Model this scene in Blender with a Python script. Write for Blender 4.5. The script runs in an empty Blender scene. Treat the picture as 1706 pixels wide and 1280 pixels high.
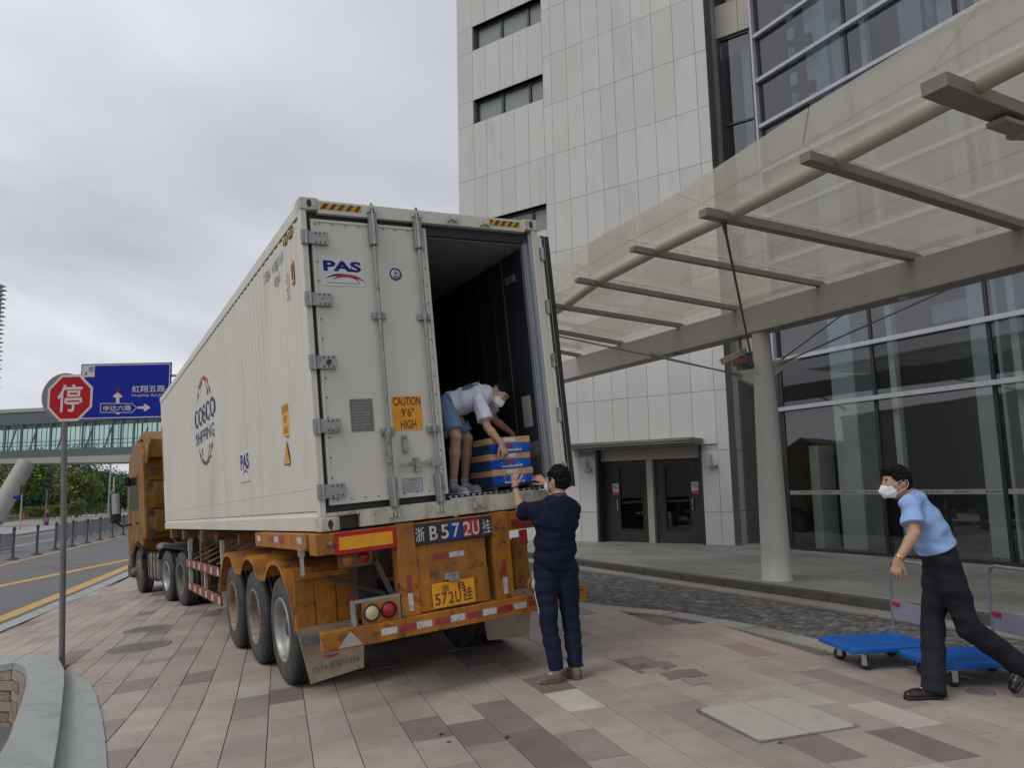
import bpy, bmesh, math, random
import numpy as np
from mathutils import Vector, Matrix
random.seed(7)
SC = bpy.context.scene
COL = SC.collection
# ------------------------------------------------------------------ camera
HC = 1.62
FPX, CX, CY = 1275.0, 853.0, 640.0
MC = np.array([[0.9997683737461422, -0.021522055129423852, 0.0],
               [0.002883033163124666, 0.13392612181411623, 0.9909871250503767],
               [-0.021328079537883453, -0.99075758641498, 0.13395714980690346]])
cam = bpy.data.cameras.new('camera')
cam.sensor_width = 36.0
cam.lens = 36.0 * FPX / 1706.0
cam.clip_start = 0.1
cam.clip_end = 4000
camo = bpy.data.objects.new('camera', cam)
COL.objects.link(camo)
mw = Matrix.Identity(4)
for i in range(3):
    mw[i][0] = MC[i, 0]; mw[i][1] = -MC[i, 1]; mw[i][2] = -MC[i, 2]
mw[2][3] = HC
camo.matrix_world = mw
SC.camera = camo
# ------------------------------------------------------------------ world
SUN_EL, SUN_AZ = math.radians(48), math.radians(-128)      # azimuth from +Y towards +X
w = bpy.data.worlds.new('World'); SC.world = w; w.use_nodes = True
nt = w.node_tree; nt.nodes.clear()
N = nt.nodes.new; L = nt.links.new
sky = N('ShaderNodeTexSky'); sky.sky_type = 'NISHITA'; sky.sun_disc = False
sky.sun_elevation = SUN_EL; sky.sun_rotation = SUN_AZ
sky.air_density = 1.5; sky.dust_density = 3.0
sk = N('ShaderNodeVectorMath'); sk.operation = 'SCALE'; sk.inputs[3].default_value = 0.09
L(sky.outputs[0], sk.inputs[0])
tc = N('ShaderNodeTexCoord'); sep = N('ShaderNodeSeparateXYZ'); L(tc.outputs['Generated'], sep.inputs[0])
mx = N('ShaderNodeMath'); mx.operation = 'MAXIMUM'; L(sep.outputs[2], mx.inputs[0]); mx.inputs[1].default_value = 0.0
ad = N('ShaderNodeMath'); ad.operation = 'ADD'; L(mx.outputs[0], ad.inputs[0]); ad.inputs[1].default_value = 0.22
dx = N('ShaderNodeMath'); dx.operation = 'DIVIDE'; L(sep.outputs[0], dx.inputs[0]); L(ad.outputs[0], dx.inputs[1])
dy = N('ShaderNodeMath'); dy.operation = 'DIVIDE'; L(sep.outputs[1], dy.inputs[0]); L(ad.outputs[0], dy.inputs[1])
cb = N('ShaderNodeCombineXYZ'); L(dx.outputs[0], cb.inputs[0]); L(dy.outputs[0], cb.inputs[1])
n1 = N('ShaderNodeTexNoise'); n1.inputs['Scale'].default_value = 0.75; n1.inputs['Detail'].default_value = 8
n1.inputs['Roughness'].default_value = 0.48; n1.inputs['Distortion'].default_value = 0.25
mpn = N('ShaderNodeMapping'); mpn.inputs['Location'].default_value = (0.35, 1.9, 0); mpn.inputs['Scale'].default_value = (1.0, 0.75, 1)
L(cb.outputs[0], mpn.inputs[0]); L(mpn.outputs[0], n1.inputs['Vector'])
rmp = N('ShaderNodeValToRGB')
rmp.color_ramp.elements[0].position = 0.37; rmp.color_ramp.elements[0].color = (0.45, 0.46, 0.505, 1)
rmp.color_ramp.elements[1].position = 0.62; rmp.color_ramp.elements[1].color = (0.84, 0.855, 0.91, 1)
e = rmp.color_ramp.elements.new(0.50); e.color = (0.60, 0.612, 0.667, 1)
L(n1.outputs[0], rmp.inputs[0])
mixw = N('ShaderNodeMix'); mixw.data_type = 'RGBA'; mixw.inputs[0].default_value = 0.94
L(sk.outputs[0], mixw.inputs[6]); L(rmp.outputs[0], mixw.inputs[7])
bg = N('ShaderNodeBackground'); bg.inputs['Strength'].default_value = 1.0
out = N('ShaderNodeOutputWorld')
L(mixw.outputs[2], bg.inputs[0]); L(bg.outputs[0], out.inputs[0])
# ------------------------------------------------------------------ sun (veiled by cloud)
sd = bpy.data.lights.new('sun', 'SUN'); sd.energy = 1.1; sd.angle = math.radians(30); sd.color = (1.0, 0.96, 0.9)
so = bpy.data.objects.new('sun', sd); COL.objects.link(so)
dv = Vector((math.sin(SUN_AZ) * math.cos(SUN_EL), math.cos(SUN_AZ) * math.cos(SUN_EL), math.sin(SUN_EL)))
so.rotation_euler = dv.to_track_quat('Z', 'Y').to_euler()
so.location = (0, 0, 30)
SC.view_settings.view_transform = 'Standard'
try: SC.view_settings.look = 'None'
except Exception: pass
SC.view_settings.exposure = 0.14; SC.view_settings.gamma = 1.0
SC.view_settings.use_curve_mapping = False
SC.render.resolution_x = 1024; SC.render.resolution_y = 769

# ------------------------------------------------------------------ coordinates
TR = np.array([[0.8643923305742134, -0.49685312678712135, -0.07721961697771895],
               [0.4979392644018827, 0.867192129737904, -0.005856542192479136],
               [0.06987408540527515, -0.03338832912052428, 0.9969969065480013]])
TO = np.array([-1.59879635, 6.42713433, 1.29054398])
def ray(x, y): return MC @ np.array([(x - CX) / FPX, (y - CY) / FPX, 1.0])
def at_y(x, y, Y):
    d = ray(x, y); return np.array([0, 0, HC]) + d * (Y / d[1])
def at_z(x, y, Z):
    d = ray(x, y); return np.array([0, 0, HC]) + d * ((Z - HC) / d[2])
def t2w(p): return TR @ np.array(p, float) + TO
def at_t(x, y, ax, val):
    o = TR.T @ (np.array([0, 0, HC]) - TO); d = TR.T @ ray(x, y)
    return o + d * ((val - o[ax]) / d[ax])
def sst(a, b, v):
    t = min(1, max(0, (v - a) / (b - a))); return t * t * (3 - 2 * t)
def smin(a, b, k):
    h = max(k - abs(a - b), 0) / k; return min(a, b) - h * h * k * .25
def gz(x, y):
    zt = -.205 + .0774 * (x + 1.48) + .0059 * (y - 6.44)
    z = smin(zt, 0.0, .1); z = -smin(-z, .86, .1)
    return z * sst(1.5, 8.0, y)
def gnorm(x, y):
    e = .15
    return Vector((-(gz(x + e, y) - gz(x - e, y)) / (2 * e), -(gz(x, y + e) - gz(x, y - e)) / (2 * e), 1)).normalized()
def ground_at(px, py):
    d = ray(px, py); t = 1.0
    z = 0.0
    for _ in range(30):
        t = (z - HC) / d[2]; P = np.array([0, 0, HC]) + d * t; z = .5 * z + .5 * gz(P[0], P[1])
    return P

# ------------------------------------------------------------------ materials
def s2l(r, g, b):
    f = lambda c: (c / 255 / 12.92) if c / 255 <= .04045 else ((c / 255 + .055) / 1.055) ** 2.4
    return (f(r), f(g), f(b))
MATS = {}
def mat(name, c, r=.6, m=0.0, var=.12, vs=3.0, c2=None, c2s=4.0, c2t=.6, c2w=.06, st=(1, 1, 1), bump=0.0, bs=60.0,
        objcol=False, attr=None, spec=.5, c3=None, c3s=20., c3t=.65, c3w=.05, st3=(1, 1, 1), emit=0, coord='Object', det=6, bdist=.01, sheen=0, wvar=0, wcol=None):
    if name in MATS: return MATS[name]
    mt = bpy.data.materials.new(name); mt.use_nodes = True
    nt = mt.node_tree; nt.nodes.clear(); N = nt.nodes.new; L = nt.links.new
    o = N('ShaderNodeOutputMaterial'); p = N('ShaderNodeBsdfPrincipled'); L(p.outputs[0], o.inputs[0])
    p.inputs['Roughness'].default_value = r; p.inputs['Metallic'].default_value = m
    p.inputs['Specular IOR Level'].default_value = spec
    if sheen: p.inputs['Sheen Weight'].default_value = sheen
    tc = N('ShaderNodeTexCoord'); src = tc.outputs[coord]
    if coord == 'Object':
        oi = N('ShaderNodeObjectInfo'); av = N('ShaderNodeVectorMath'); av.operation = 'MULTIPLY_ADD'
        cbx = N('ShaderNodeCombineXYZ')
        if objcol:
            L(oi.outputs['Random'], cbx.inputs[0]); L(oi.outputs['Random'], cbx.inputs[1])
            L(cbx.outputs[0], av.inputs[0]); av.inputs[1].default_value = (37, 91, 0); L(src, av.inputs[2]); src = av.outputs[0]
    def noise(sc, stv, d=det):
        mp = N('ShaderNodeMapping'); mp.inputs['Scale'].default_value = stv; L(src, mp.inputs[0])
        n = N('ShaderNodeTexNoise'); n.inputs['Scale'].default_value = sc; n.inputs['Detail'].default_value = d
        n.inputs['Roughness'].default_value = .6; L(mp.outputs[0], n.inputs['Vector']); return n.outputs[0]
    if objcol:
        oi2 = N('ShaderNodeObjectInfo'); base = oi2.outputs['Color']
    elif attr:
        a = N('ShaderNodeAttribute'); a.attribute_name = attr; base = a.outputs['Color']
    else:
        rgb = N('ShaderNodeRGB'); rgb.outputs[0].default_value = (*c, 1); base = rgb.outputs[0]
    def thr(nz, t, wd):
        mr = N('ShaderNodeMapRange'); mr.inputs[1].default_value = t - wd; mr.inputs[2].default_value = t + wd
        L(nz, mr.inputs[0]); return mr.outputs[0]
    def mixc(f, a, colr):
        mx = N('ShaderNodeMix'); mx.data_type = 'RGBA'; L(f, mx.inputs[0]); L(a, mx.inputs[6])
        mx.inputs[7].default_value = (*colr, 1); return mx.outputs[2]
    if c2: base = mixc(thr(noise(c2s, st), c2t, c2w), base, c2)
    if c3: base = mixc(thr(noise(c3s, st3), c3t, c3w), base, c3)
    if var:
        nz = noise(vs, st); mr = N('ShaderNodeMapRange'); mr.inputs[1].default_value = .3; mr.inputs[2].default_value = .7
        mr.inputs[3].default_value = 1 - var; mr.inputs[4].default_value = 1 + var; L(nz, mr.inputs[0])
        vm = N('ShaderNodeVectorMath'); vm.operation = 'SCALE'; L(base, vm.inputs[0]); L(mr.outputs[0], vm.inputs[3]); base = vm.outputs[0]
        mr2 = N('ShaderNodeMapRange'); mr2.inputs[1].default_value = .3; mr2.inputs[2].default_value = .7
        mr2.inputs[3].default_value = max(.02, r - .1); mr2.inputs[4].default_value = min(1, r + .1); L(nz, mr2.inputs[0]); L(mr2.outputs[0], p.inputs['Roughness'])
    if wvar:
        ge = N('ShaderNodeNewGeometry'); nw = N('ShaderNodeTexNoise'); nw.inputs['Scale'].default_value = .55; nw.inputs['Detail'].default_value = 7; nw.inputs['Roughness'].default_value = .65
        L(ge.outputs['Position'], nw.inputs['Vector']); mr = N('ShaderNodeMapRange'); mr.inputs[1].default_value = .35; mr.inputs[2].default_value = .62; mr.inputs[3].default_value = 1 - wvar; mr.inputs[4].default_value = 1 + wvar * .5
        L(nw.outputs[0], mr.inputs[0]); vm = N('ShaderNodeVectorMath'); vm.operation = 'SCALE'; L(base, vm.inputs[0]); L(mr.outputs[0], vm.inputs[3]); base = vm.outputs[0]
        n5 = N('ShaderNodeTexNoise'); n5.inputs['Scale'].default_value = 7.0; n5.inputs['Detail'].default_value = 4; L(ge.outputs['Position'], n5.inputs['Vector'])
        mr = N('ShaderNodeMapRange'); mr.inputs[1].default_value = .69; mr.inputs[2].default_value = .76; mr.inputs[3].default_value = 1; mr.inputs[4].default_value = .72
        L(n5.outputs[0], mr.inputs[0]); vm = N('ShaderNodeVectorMath'); vm.operation = 'SCALE'; L(base, vm.inputs[0]); L(mr.outputs[0], vm.inputs[3]); base = vm.outputs[0]
    L(base, p.inputs['Base Color'])
    if emit:
        L(base, p.inputs['Emission Color']); p.inputs['Emission Strength'].default_value = emit
    if bump:
        b = N('ShaderNodeBump'); b.inputs['Strength'].default_value = bump; b.inputs['Distance'].default_value = bdist
        L(noise(bs, (1, 1, 1), 4), b.inputs['Height']); L(b.outputs[0], p.inputs['Normal'])
    MATS[name] = mt; return mt
def glassmat(name, tint, refl=1.0, rough=.02, milky=0.0, milkcol=(.6, .6, .55), base=.04):
    if name in MATS: return MATS[name]
    mt = bpy.data.materials.new(name); mt.use_nodes = True
    nt = mt.node_tree; nt.nodes.clear(); N = nt.nodes.new; L = nt.links.new
    o = N('ShaderNodeOutputMaterial'); tr = N('ShaderNodeBsdfTransparent'); tr.inputs[0].default_value = (*tint, 1)
    gl = N('ShaderNodeBsdfGlossy'); gl.inputs['Roughness'].default_value = rough
    fr = N('ShaderNodeFresnel'); fr.inputs[0].default_value = 1.5
    ml = N('ShaderNodeMath'); ml.operation = 'MULTIPLY_ADD'; ml.inputs[1].default_value = refl; ml.inputs[2].default_value = base; ml.use_clamp = True
    L(fr.outputs[0], ml.inputs[0]); last = tr.outputs[0]
    ge = N('ShaderNodeNewGeometry'); iv = N('ShaderNodeMath'); iv.operation = 'SUBTRACT'; iv.inputs[0].default_value = 1.0; L(ge.outputs['Backfacing'], iv.inputs[1])
    mf = N('ShaderNodeMath'); mf.operation = 'MULTIPLY'; L(ml.outputs[0], mf.inputs[0]); L(iv.outputs[0], mf.inputs[1])
    tc = N('ShaderNodeTexCoord'); nz = N('ShaderNodeTexNoise'); nz.inputs['Scale'].default_value = .6; nz.inputs['Detail'].default_value = 2
    L(tc.outputs['Object'], nz.inputs['Vector']); bp = N('ShaderNodeBump'); bp.inputs['Strength'].default_value = .08; bp.inputs['Distance'].default_value = .05
    L(nz.outputs[0], bp.inputs['Height']); L(bp.outputs[0], gl.inputs['Normal'])
    if milky:
        df = N('ShaderNodeBsdfDiffuse'); df.inputs[0].default_value = (*milkcol, 1)
        tl = N('ShaderNodeBsdfTranslucent'); tl.inputs[0].default_value = (*milkcol, 1)
        m0 = N('ShaderNodeMixShader'); m0.inputs[0].default_value = .85; L(df.outputs[0], m0.inputs[1]); L(tl.outputs[0], m0.inputs[2])
        m1 = N('ShaderNodeMixShader'); m1.inputs[0].default_value = milky; L(last, m1.inputs[1]); L(m0.outputs[0], m1.inputs[2]); last = m1.outputs[0]
    m2 = N('ShaderNodeMixShader'); L(mf.outputs[0], m2.inputs[0]); L(last, m2.inputs[1]); L(gl.outputs[0], m2.inputs[2])
    L(m2.outputs[0], o.inputs[0]); MATS[name] = mt; return mt

# ------------------------------------------------------------------ mesh builder
class MB:
    def __init__(s): s.v = []; s.f = []; s.m = []; s.sm = []
    def add(s, vs, fs, m=0, sm=False):
        b = len(s.v); s.v += [tuple(map(float, p)) for p in vs]
        for f in fs: s.f.append(tuple(b + i for i in f)); s.m.append(m); s.sm.append(sm)
        return s
    def box(s, x0, y0, z0, x1, y1, z1, m=0):
        x0, x1 = min(x0, x1), max(x0, x1); y0, y1 = min(y0, y1), max(y0, y1); z0, z1 = min(z0, z1), max(z0, z1)
        return s.add([(x0, y0, z0), (x1, y0, z0), (x1, y1, z0), (x0, y1, z0), (x0, y0, z1), (x1, y0, z1), (x1, y1, z1), (x0, y1, z1)],
                     [(0, 3, 2, 1), (4, 5, 6, 7), (0, 1, 5, 4), (1, 2, 6, 5), (2, 3, 7, 6), (3, 0, 4, 7)], m)
    def obox(s, c, u, v, n, hu, hv, hn, m=0):
        c, u, v, n = [np.array(q, float) for q in (c, u, v, n)]
        P = [c + u * hu * a + v * hv * b + n * hn * d for d in (-1, 1) for a, b in ((-1, -1), (1, -1), (1, 1), (-1, 1))]
        return s.add(P, [(0, 3, 2, 1), (4, 5, 6, 7), (0, 1, 5, 4), (1, 2, 6, 5), (2, 3, 7, 6), (3, 0, 4, 7)], m)
    def bar(s, a, b, wd, ht, up=(0, 0, 1), m=0):
        a = np.array(a, float); b = np.array(b, float); d = b - a; l = np.linalg.norm(d); d /= l
        n = np.array(up, float); n = n - d * (n @ d); n /= np.linalg.norm(n); sd_ = np.cross(d, n)
        return s.obox((a + b) / 2, d, sd_, n, l / 2, wd / 2, ht / 2, m)
    def cyl(s, a, b, r0, r1=None, n=12, m=0, caps=True, sm=True):
        if r1 is None: r1 = r0
        a = np.array(a, float); b = np.array(b, float); d = b - a; d /= (np.linalg.norm(d) + 1e-12)
        q = np.array([0, 0, 1.]) if abs(d[2]) < .9 else np.array([1., 0, 0])
        u = np.cross(d, q); u /= np.linalg.norm(u); v = np.cross(d, u)
        vs = [a + (u * math.cos(t) + v * math.sin(t)) * r0 for t in [2 * math.pi * i / n for i in range(n)]] + \
             [b + (u * math.cos(t) + v * math.sin(t)) * r1 for t in [2 * math.pi * i / n for i in range(n)]]
        s.add(vs, [(i, (i + 1) % n, n + (i + 1) % n, n + i) for i in range(n)], m, sm)
        if caps: s.add(vs, [tuple(range(n))[::-1], tuple(range(n, 2 * n))], m, False)
        return s
    def tube(s, pts, r, n=8, m=0):
        pts = [np.array(p, float) for p in pts]; k = len(pts); rings = []
        pu = None
        for i, p in enumerate(pts):
            d = pts[min(i + 1, k - 1)] - pts[max(i - 1, 0)]; d /= (np.linalg.norm(d) + 1e-12)
            if pu is None:
                q = np.array([0, 0, 1.]) if abs(d[2]) < .9 else np.array([1., 0, 0]); u = np.cross(d, q)
            else: u = pu - d * (pu @ d)
            u /= np.linalg.norm(u); pu = u; v = np.cross(d, u)
            rr = r[i] if isinstance(r, (list, tuple)) else r
            rings += [p + (u * math.cos(2 * math.pi * j / n) + v * math.sin(2 * math.pi * j / n)) * rr for j in range(n)]
        fs = [(i * n + j, i * n + (j + 1) % n, (i + 1) * n + (j + 1) % n, (i + 1) * n + j) for i in range(k - 1) for j in range(n)]
        s.add(rings, fs, m, True); s.add(rings, [tuple(range(n))[::-1], tuple(range((k - 1) * n, k * n))], m)
        return s
    def prism(s, pts, vec, m=0):
        pts = [np.array(p, float) for p in pts]; vec = np.array(vec, float); n = len(pts)
        vs = pts + [p + vec for p in pts]
        s.add(vs, [(i, (i + 1) % n, n + (i + 1) % n, n + i) for i in range(n)] + [tuple(range(n))[::-1], tuple(range(n, 2 * n))], m)
        return s
    def lathe(s, prof, c, ax, n=24, m=0, sm=True):
        # prof: list (r, h) along axis ax from c
        c = np.array(c, float); d = np.array(ax, float); d /= np.linalg.norm(d)
        q = np.array([0, 0, 1.]) if abs(d[2]) < .9 else np.array([1., 0, 0]); u = np.cross(d, q); u /= np.linalg.norm(u); v = np.cross(d, u)
        vs = [c + d * h + (u * math.cos(2 * math.pi * j / n) + v * math.sin(2 * math.pi * j / n)) * r for r, h in prof for j in range(n)]
        s.add(vs, [(i * n + j, i * n + (j + 1) % n, (i + 1) * n + (j + 1) % n, (i + 1) * n + j) for i in range(len(prof) - 1) for j in range(n)], m, sm)
        return s
    def mesh(s, name, mats, off=(0, 0, 0), recalc=True):
        me = bpy.data.meshes.new(name)
        v = [(p[0] - off[0], p[1] - off[1], p[2] - off[2]) for p in s.v]
        me.from_pydata(v, [], s.f)
        for mm in (mats if isinstance(mats, (list, tuple)) else [mats]): me.materials.append(mm)
        me.polygons.foreach_set('material_index', s.m); me.polygons.foreach_set('use_smooth', s.sm)
        me.update()
        if recalc:
            bm = bmesh.new(); bm.from_mesh(me); bmesh.ops.recalc_face_normals(bm, faces=bm.faces); bm.to_mesh(me); bm.free()
        return me
    def build(s, name, mats, parent=None, off=(0, 0, 0), bevel=0, recalc=True, **kw):
        me = s.mesh(name, mats, off, recalc)
        o = bpy.data.objects.new(name, me); COL.objects.link(o)
        if parent: o.parent = parent
        if bevel:
            b = o.modifiers.new('bevel', 'BEVEL'); b.width = bevel; b.segments = 2; b.limit_method = 'ANGLE'; b.angle_limit = math.radians(40)
        tag(o, **kw)
        return o
def tag(o, label=None, cat=None, group=None, kind=None):
    if label: o['label'] = label
    if cat: o['category'] = cat
    if group: o['group'] = group
    if kind: o['kind'] = kind
    return o
def empty(name, loc=(0, 0, 0), rot=None, **kw):
    o = bpy.data.objects.new(name, None); COL.objects.link(o); o.empty_display_size = .2
    if rot is not None:
        m = Matrix([[rot[i][j] for j in range(3)] for i in range(3)]).to_4x4(); m.translation = Vector([float(q) for q in loc]); o.matrix_world = m
    else: o.location = [float(q) for q in loc]
    tag(o, **kw); return o
def top(o_mb, name, mats, base, **kw):
    """top-level single mesh: vertices given in world, origin moved to base"""
    bev = kw.pop('bevel', 0)
    o = o_mb.build(name, mats, None, off=base, bevel=bev, **kw); o.location = [float(q) for q in base]; return o
def copy_tree(o, parent=None):
    c = o.copy(); COL.objects.link(c)
    if parent: c.parent = parent
    for ch in list(o.children): copy_tree(ch, c)
    return c
# ------------------------------------------------------------------ lettering
TXT = {}
def text_geo(body, bold=0.0):
    k = (body, bold)
    if k in TXT: return TXT[k]
    cu = bpy.data.curves.new('lettering', 'FONT'); cu.body = body; cu.size = 1.0; cu.offset = bold; cu.fill_mode = 'FRONT'; cu.resolution_u = 4
    ob = bpy.data.objects.new('lettering', cu); COL.objects.link(ob)
    bpy.context.view_layer.update()
    dg = bpy.context.evaluated_depsgraph_get()
    me = bpy.data.meshes.new_from_object(ob.evaluated_get(dg))
    v = np.array([q.co[:] for q in me.vertices]) if len(me.vertices) else np.zeros((0, 3))
    f = [tuple(p.vertices) for p in me.polygons]
    bpy.data.objects.remove(ob); bpy.data.curves.remove(cu); bpy.data.meshes.remove(me)
    if len(v):
        lo = v.min(0); hi = v.max(0); v = (v - (lo + hi) / 2) / np.maximum(hi - lo, 1e-6)
    TXT[k] = (v, f); return TXT[k]
def put_text(mb, body, c, u, v, wd, ht, bold=0.0, m=0, nrm=None, lift=0.0):
    """letters fill a wd x ht box centred on c, u = reading direction, v = up"""
    V, F = text_geo(body, bold)
    c, u, v = [np.array(q, float) for q in (c, u, v)]
    if not len(V): return mb
    P = [c + u * (q[0] * wd) + v * (q[1] * ht) for q in V]
    return mb.add(P, F, m)
def arc_strip(mb, c, u, v, rx, ry, a0, a1, wd, n=24, m=0, taper=False):
    c, u, v = [np.array(q, float) for q in (c, u, v)]; P = []
    for i in range(n + 1):
        a = math.radians(a0 + (a1 - a0) * i / n)
        k = math.sin(math.pi * (i + .5) / (n + 1)) if taper else 1
        for s_ in (-1, 1): P.append(c + u * (rx + s_ * wd / 2 * k) * math.cos(a) + v * (ry + s_ * wd / 2 * k) * math.sin(a))
    return mb.add(P, [(2 * i, 2 * i + 1, 2 * i + 3, 2 * i + 2) for i in range(n)], m)
# ------------------------------------------------------------------ material library
m_white = mat('container_white_paint', (.57, .55, .485), .5, spec=.35, var=.06, vs=1.3, c2=(.46, .43, .355), c2s=2.2, c2t=.68, c2w=.12, st=(1, 1, .28), c3=(.30, .20, .12), c3s=26, c3t=.80, c3w=.03, st3=(1, 1, .5), bump=.02, bs=6)
m_white_dirty = mat('container_sill_paint', (.50, .475, .41), .5, var=.12, vs=5, c2=(.26, .22, .16), c2s=6, c2t=.55, c2w=.1, st=(1, 1, .4), c3=(.17, .09, .05), c3s=18, c3t=.66, c3w=.04, bump=.08, bs=20)
m_gasket = mat('rubber_gasket', (.022, .022, .024), .65, var=.2, vs=8)
m_galv = mat('galvanised_steel', (.30, .31, .31), .42, m=.55, var=.15, vs=9, c2=(.17, .15, .12), c2s=12, c2t=.62, c2w=.08, bump=.08, bs=40)
m_steel = mat('bright_steel', (.45, .46, .48), .3, m=.85, var=.08, vs=5)
m_inner = mat('dimmed_liner', (.030, .032, .042), .5, var=.2, vs=4, st=(1, 1, .3))  # steel liner tinted near black; the interior's dimness is put into the colour
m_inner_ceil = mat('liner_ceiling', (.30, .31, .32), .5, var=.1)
m_jamb = mat('aluminium_jamb', (.30, .32, .36), .35, m=.5, var=.1, vs=6, st=(1, 1, .2))
m_orange = mat('trailer_orange_paint', (.40, .155, .020), .55, spec=.25, var=.16, vs=4, c2=(.21, .09, .030), c2s=3.0, c2t=.53, c2w=.12, st=(1, 1, .55), c3=(.08, .045, .028), c3s=9, c3t=.62, c3w=.06, bump=.15, bs=30)
m_rust = mat('rusty_frame', (.15, .075, .04), .75, var=.3, vs=7, c2=(.34, .15, .04), c2s=4, c2t=.56, c2w=.07, c3=(.05, .04, .035), c3s=9, c3t=.58, c3w=.08, bump=.2, bs=40)
m_under = mat('chassis_grime', (.045, .038, .032), .8, var=.3, vs=5, c2=(.10, .055, .03), c2s=4, c2t=.6, c2w=.1, bump=.2, bs=30)
m_tyre = mat('tyre_rubber', (.030, .032, .036), .75, var=.25, vs=7, c2=(.075, .07, .062), c2s=5, c2t=.56, c2w=.12, bump=.1, bs=50)
m_rim = mat('silver_rim', (.33, .33, .31), .45, m=.5, var=.15, vs=6, c2=(.20, .17, .13), c2s=6, c2t=.6, c2w=.1)
m_rimrust = mat('rusted_rim', (.25, .21, .17), .6, m=.2, var=.2, vs=8, c2=(.18, .10, .055), c2s=9, c2t=.5, c2w=.1)
m_rimgrey = mat('dusty_rim', (.12, .115, .105), .7, var=.2, vs=8)
m_red = mat('red_reflective', (.42, .02, .025), .4, var=.12, vs=10, c2=(.25, .06, .05), c2s=20, c2t=.6, c2w=.06, spec=.15)
m_yel = mat('yellow_reflective', (.72, .33, .03), .45, var=.1, vs=8, spec=.15)
m_tapew = mat('white_reflective_tape', (.52, .50, .47), .4, var=.12, vs=20, c2=(.25, .2, .16), c2s=30, c2t=.6, c2w=.06)
m_tapered = mat('red_reflective_tape', (.30, .025, .03), .45, var=.2, vs=20, c2=(.16, .06, .04), c2s=25, c2t=.58, c2w=.05)
m_black = mat('black_paint', (.018, .018, .02), .5, var=.2)
m_flap = mat('mud_flap', (.36, .31, .23), .7, var=.2, vs=5, c2=(.20, .15, .10), c2s=5, c2t=.55, c2w=.12, c3=(.08, .06, .05), c3s=30, c3t=.68, c3w=.04)
m_gold = mat('cab_gold_paint', (.21, .093, .015), .5, spec=.2, var=.15, vs=3, c2=(.24, .15, .075), c2s=3, c2t=.58, c2w=.1)
m_navy = mat('navy_print', (.012, .02, .16), .5, var=.05, spec=.15)
m_logored = mat('red_print', (.40, .03, .06), .5, var=.05, spec=.15)
m_logogrey = mat('grey_print', (.12, .15, .17), .5, var=.05, spec=.15)
m_logoblue = mat('blue_print', (.015, .05, .22), .5, var=.05, spec=.15)
m_teal = mat('teal_print', (.02, .10, .16), .5, var=.05, spec=.15)
m_hazy = mat('hazard_yellow', (.55, .33, .03), .45, var=.15, vs=20, spec=.15)
m_brown = mat('dark_brown_print', (.10, .02, .015), .55, var=.1)
m_sticker = mat('white_sticker', (.56, .56, .56), .4, var=.06)
m_stickerlb = mat('printed_document', (.40, .41, .42), .5, var=.1, vs=30)
m_greyplate = mat('grey_data_plate', (.15, .155, .145), .45, m=.4, var=.15, vs=12)
m_lens_o = mat('orange_lens', (.45, .14, .02), .2, var=.1)
m_lens_r = mat('red_lens', (.30, .01, .015), .18, var=.1)
m_lens_w = mat('cream_lens', (.48, .43, .26), .2, var=.1)
m_blue_tank = mat('plastic_tank', (.26, .25, .22), .6, var=.2, vs=4)
m_tankgrime = mat('dusty_tank', (.12, .11, .10), .7, var=.3, vs=4, c2=(.2, .18, .15), c2s=3, c2t=.55, c2w=.1)
m_mirror = mat('mirror_glass', (.5, .52, .55), .05, m=1.0, var=0)
m_darkglass = mat('cab_glass', (.02, .022, .025), .08, var=0)
# building
m_panel = mat('stone_panel', (.40, .395, .38), .65, objcol=True, var=.05, vs=1.5, st=(1, 1, .3), c2=(.40, .39, .37), c2s=1.5, c2t=.66, c2w=.14, bump=.04, bs=60)
m_joint = mat('panel_joint', (.32, .32, .31), .9, var=.1)
m_greywall = mat('grey_return_wall', (.50, .50, .485), .6, var=.07, vs=1.2, st=(2, 2, .5))
m_darkframe = mat('dark_bronze_frame', (.05, .05, .055), .4, m=.4, var=.1)
m_lintel = mat('lintel_metal', (.38, .355, .32), .45, m=.3, var=.08)
m_awning = mat('awning_metal', (.22, .21, .19), .45, m=.4, var=.1)
m_blind = mat('window_blind', (.42, .41, .39), .7, var=.12, vs=3, st=(1, 1, 14))
m_silver = mat('silver_transom', (.42, .44, .47), .32, m=.35, var=.06)
m_mull = mat('black_mullion', (.02, .022, .025), .35, var=.1)
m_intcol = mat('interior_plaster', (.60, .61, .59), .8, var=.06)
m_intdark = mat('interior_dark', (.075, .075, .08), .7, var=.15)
m_intfloor = mat('interior_floor', (.28, .26, .24), .35, var=.15)
m_col = mat('column_metal', (.42, .415, .395), .5, m=.0, var=.05, vs=1.2)
m_beam = mat('beam_metal', (.33, .315, .30), .5, m=.0, var=.06, vs=1)
m_rib = mat('rib_metal', (.30, .28, .265), .5, m=.2, var=.1)
m_pipe = mat('canopy_pipe', (.50, .46, .41), .45, var=.05)
m_cable = mat('steel_cable', (.16, .15, .14), .45, m=.5, var=.1)
m_cctvrust = mat('rusty_camera_box', (.22, .11, .06), .7, var=.25, vs=20)
g_wall = glassmat('facade_glass', (.74, .78, .775), refl=1.15, base=.06)
g_upper = glassmat('upper_facade_glass', (.66, .73, .78), refl=1.5, base=.13)
g_door = glassmat('door_glass', (.45, .5, .5), refl=1.3, base=.05)
g_window = glassmat('window_glass', (.85, .88, .88), refl=1.0, base=.03)
g_canopy = glassmat('canopy_glass', (.90, .88, .84), refl=1.2, rough=.03, milky=.34, milkcol=(.72, .69, .63), base=.05)
g_bridge = glassmat('bridge_glass', (.88, .97, .95), refl=.5, milky=.10, milkcol=(.60, .72, .70), base=.03)
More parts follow.
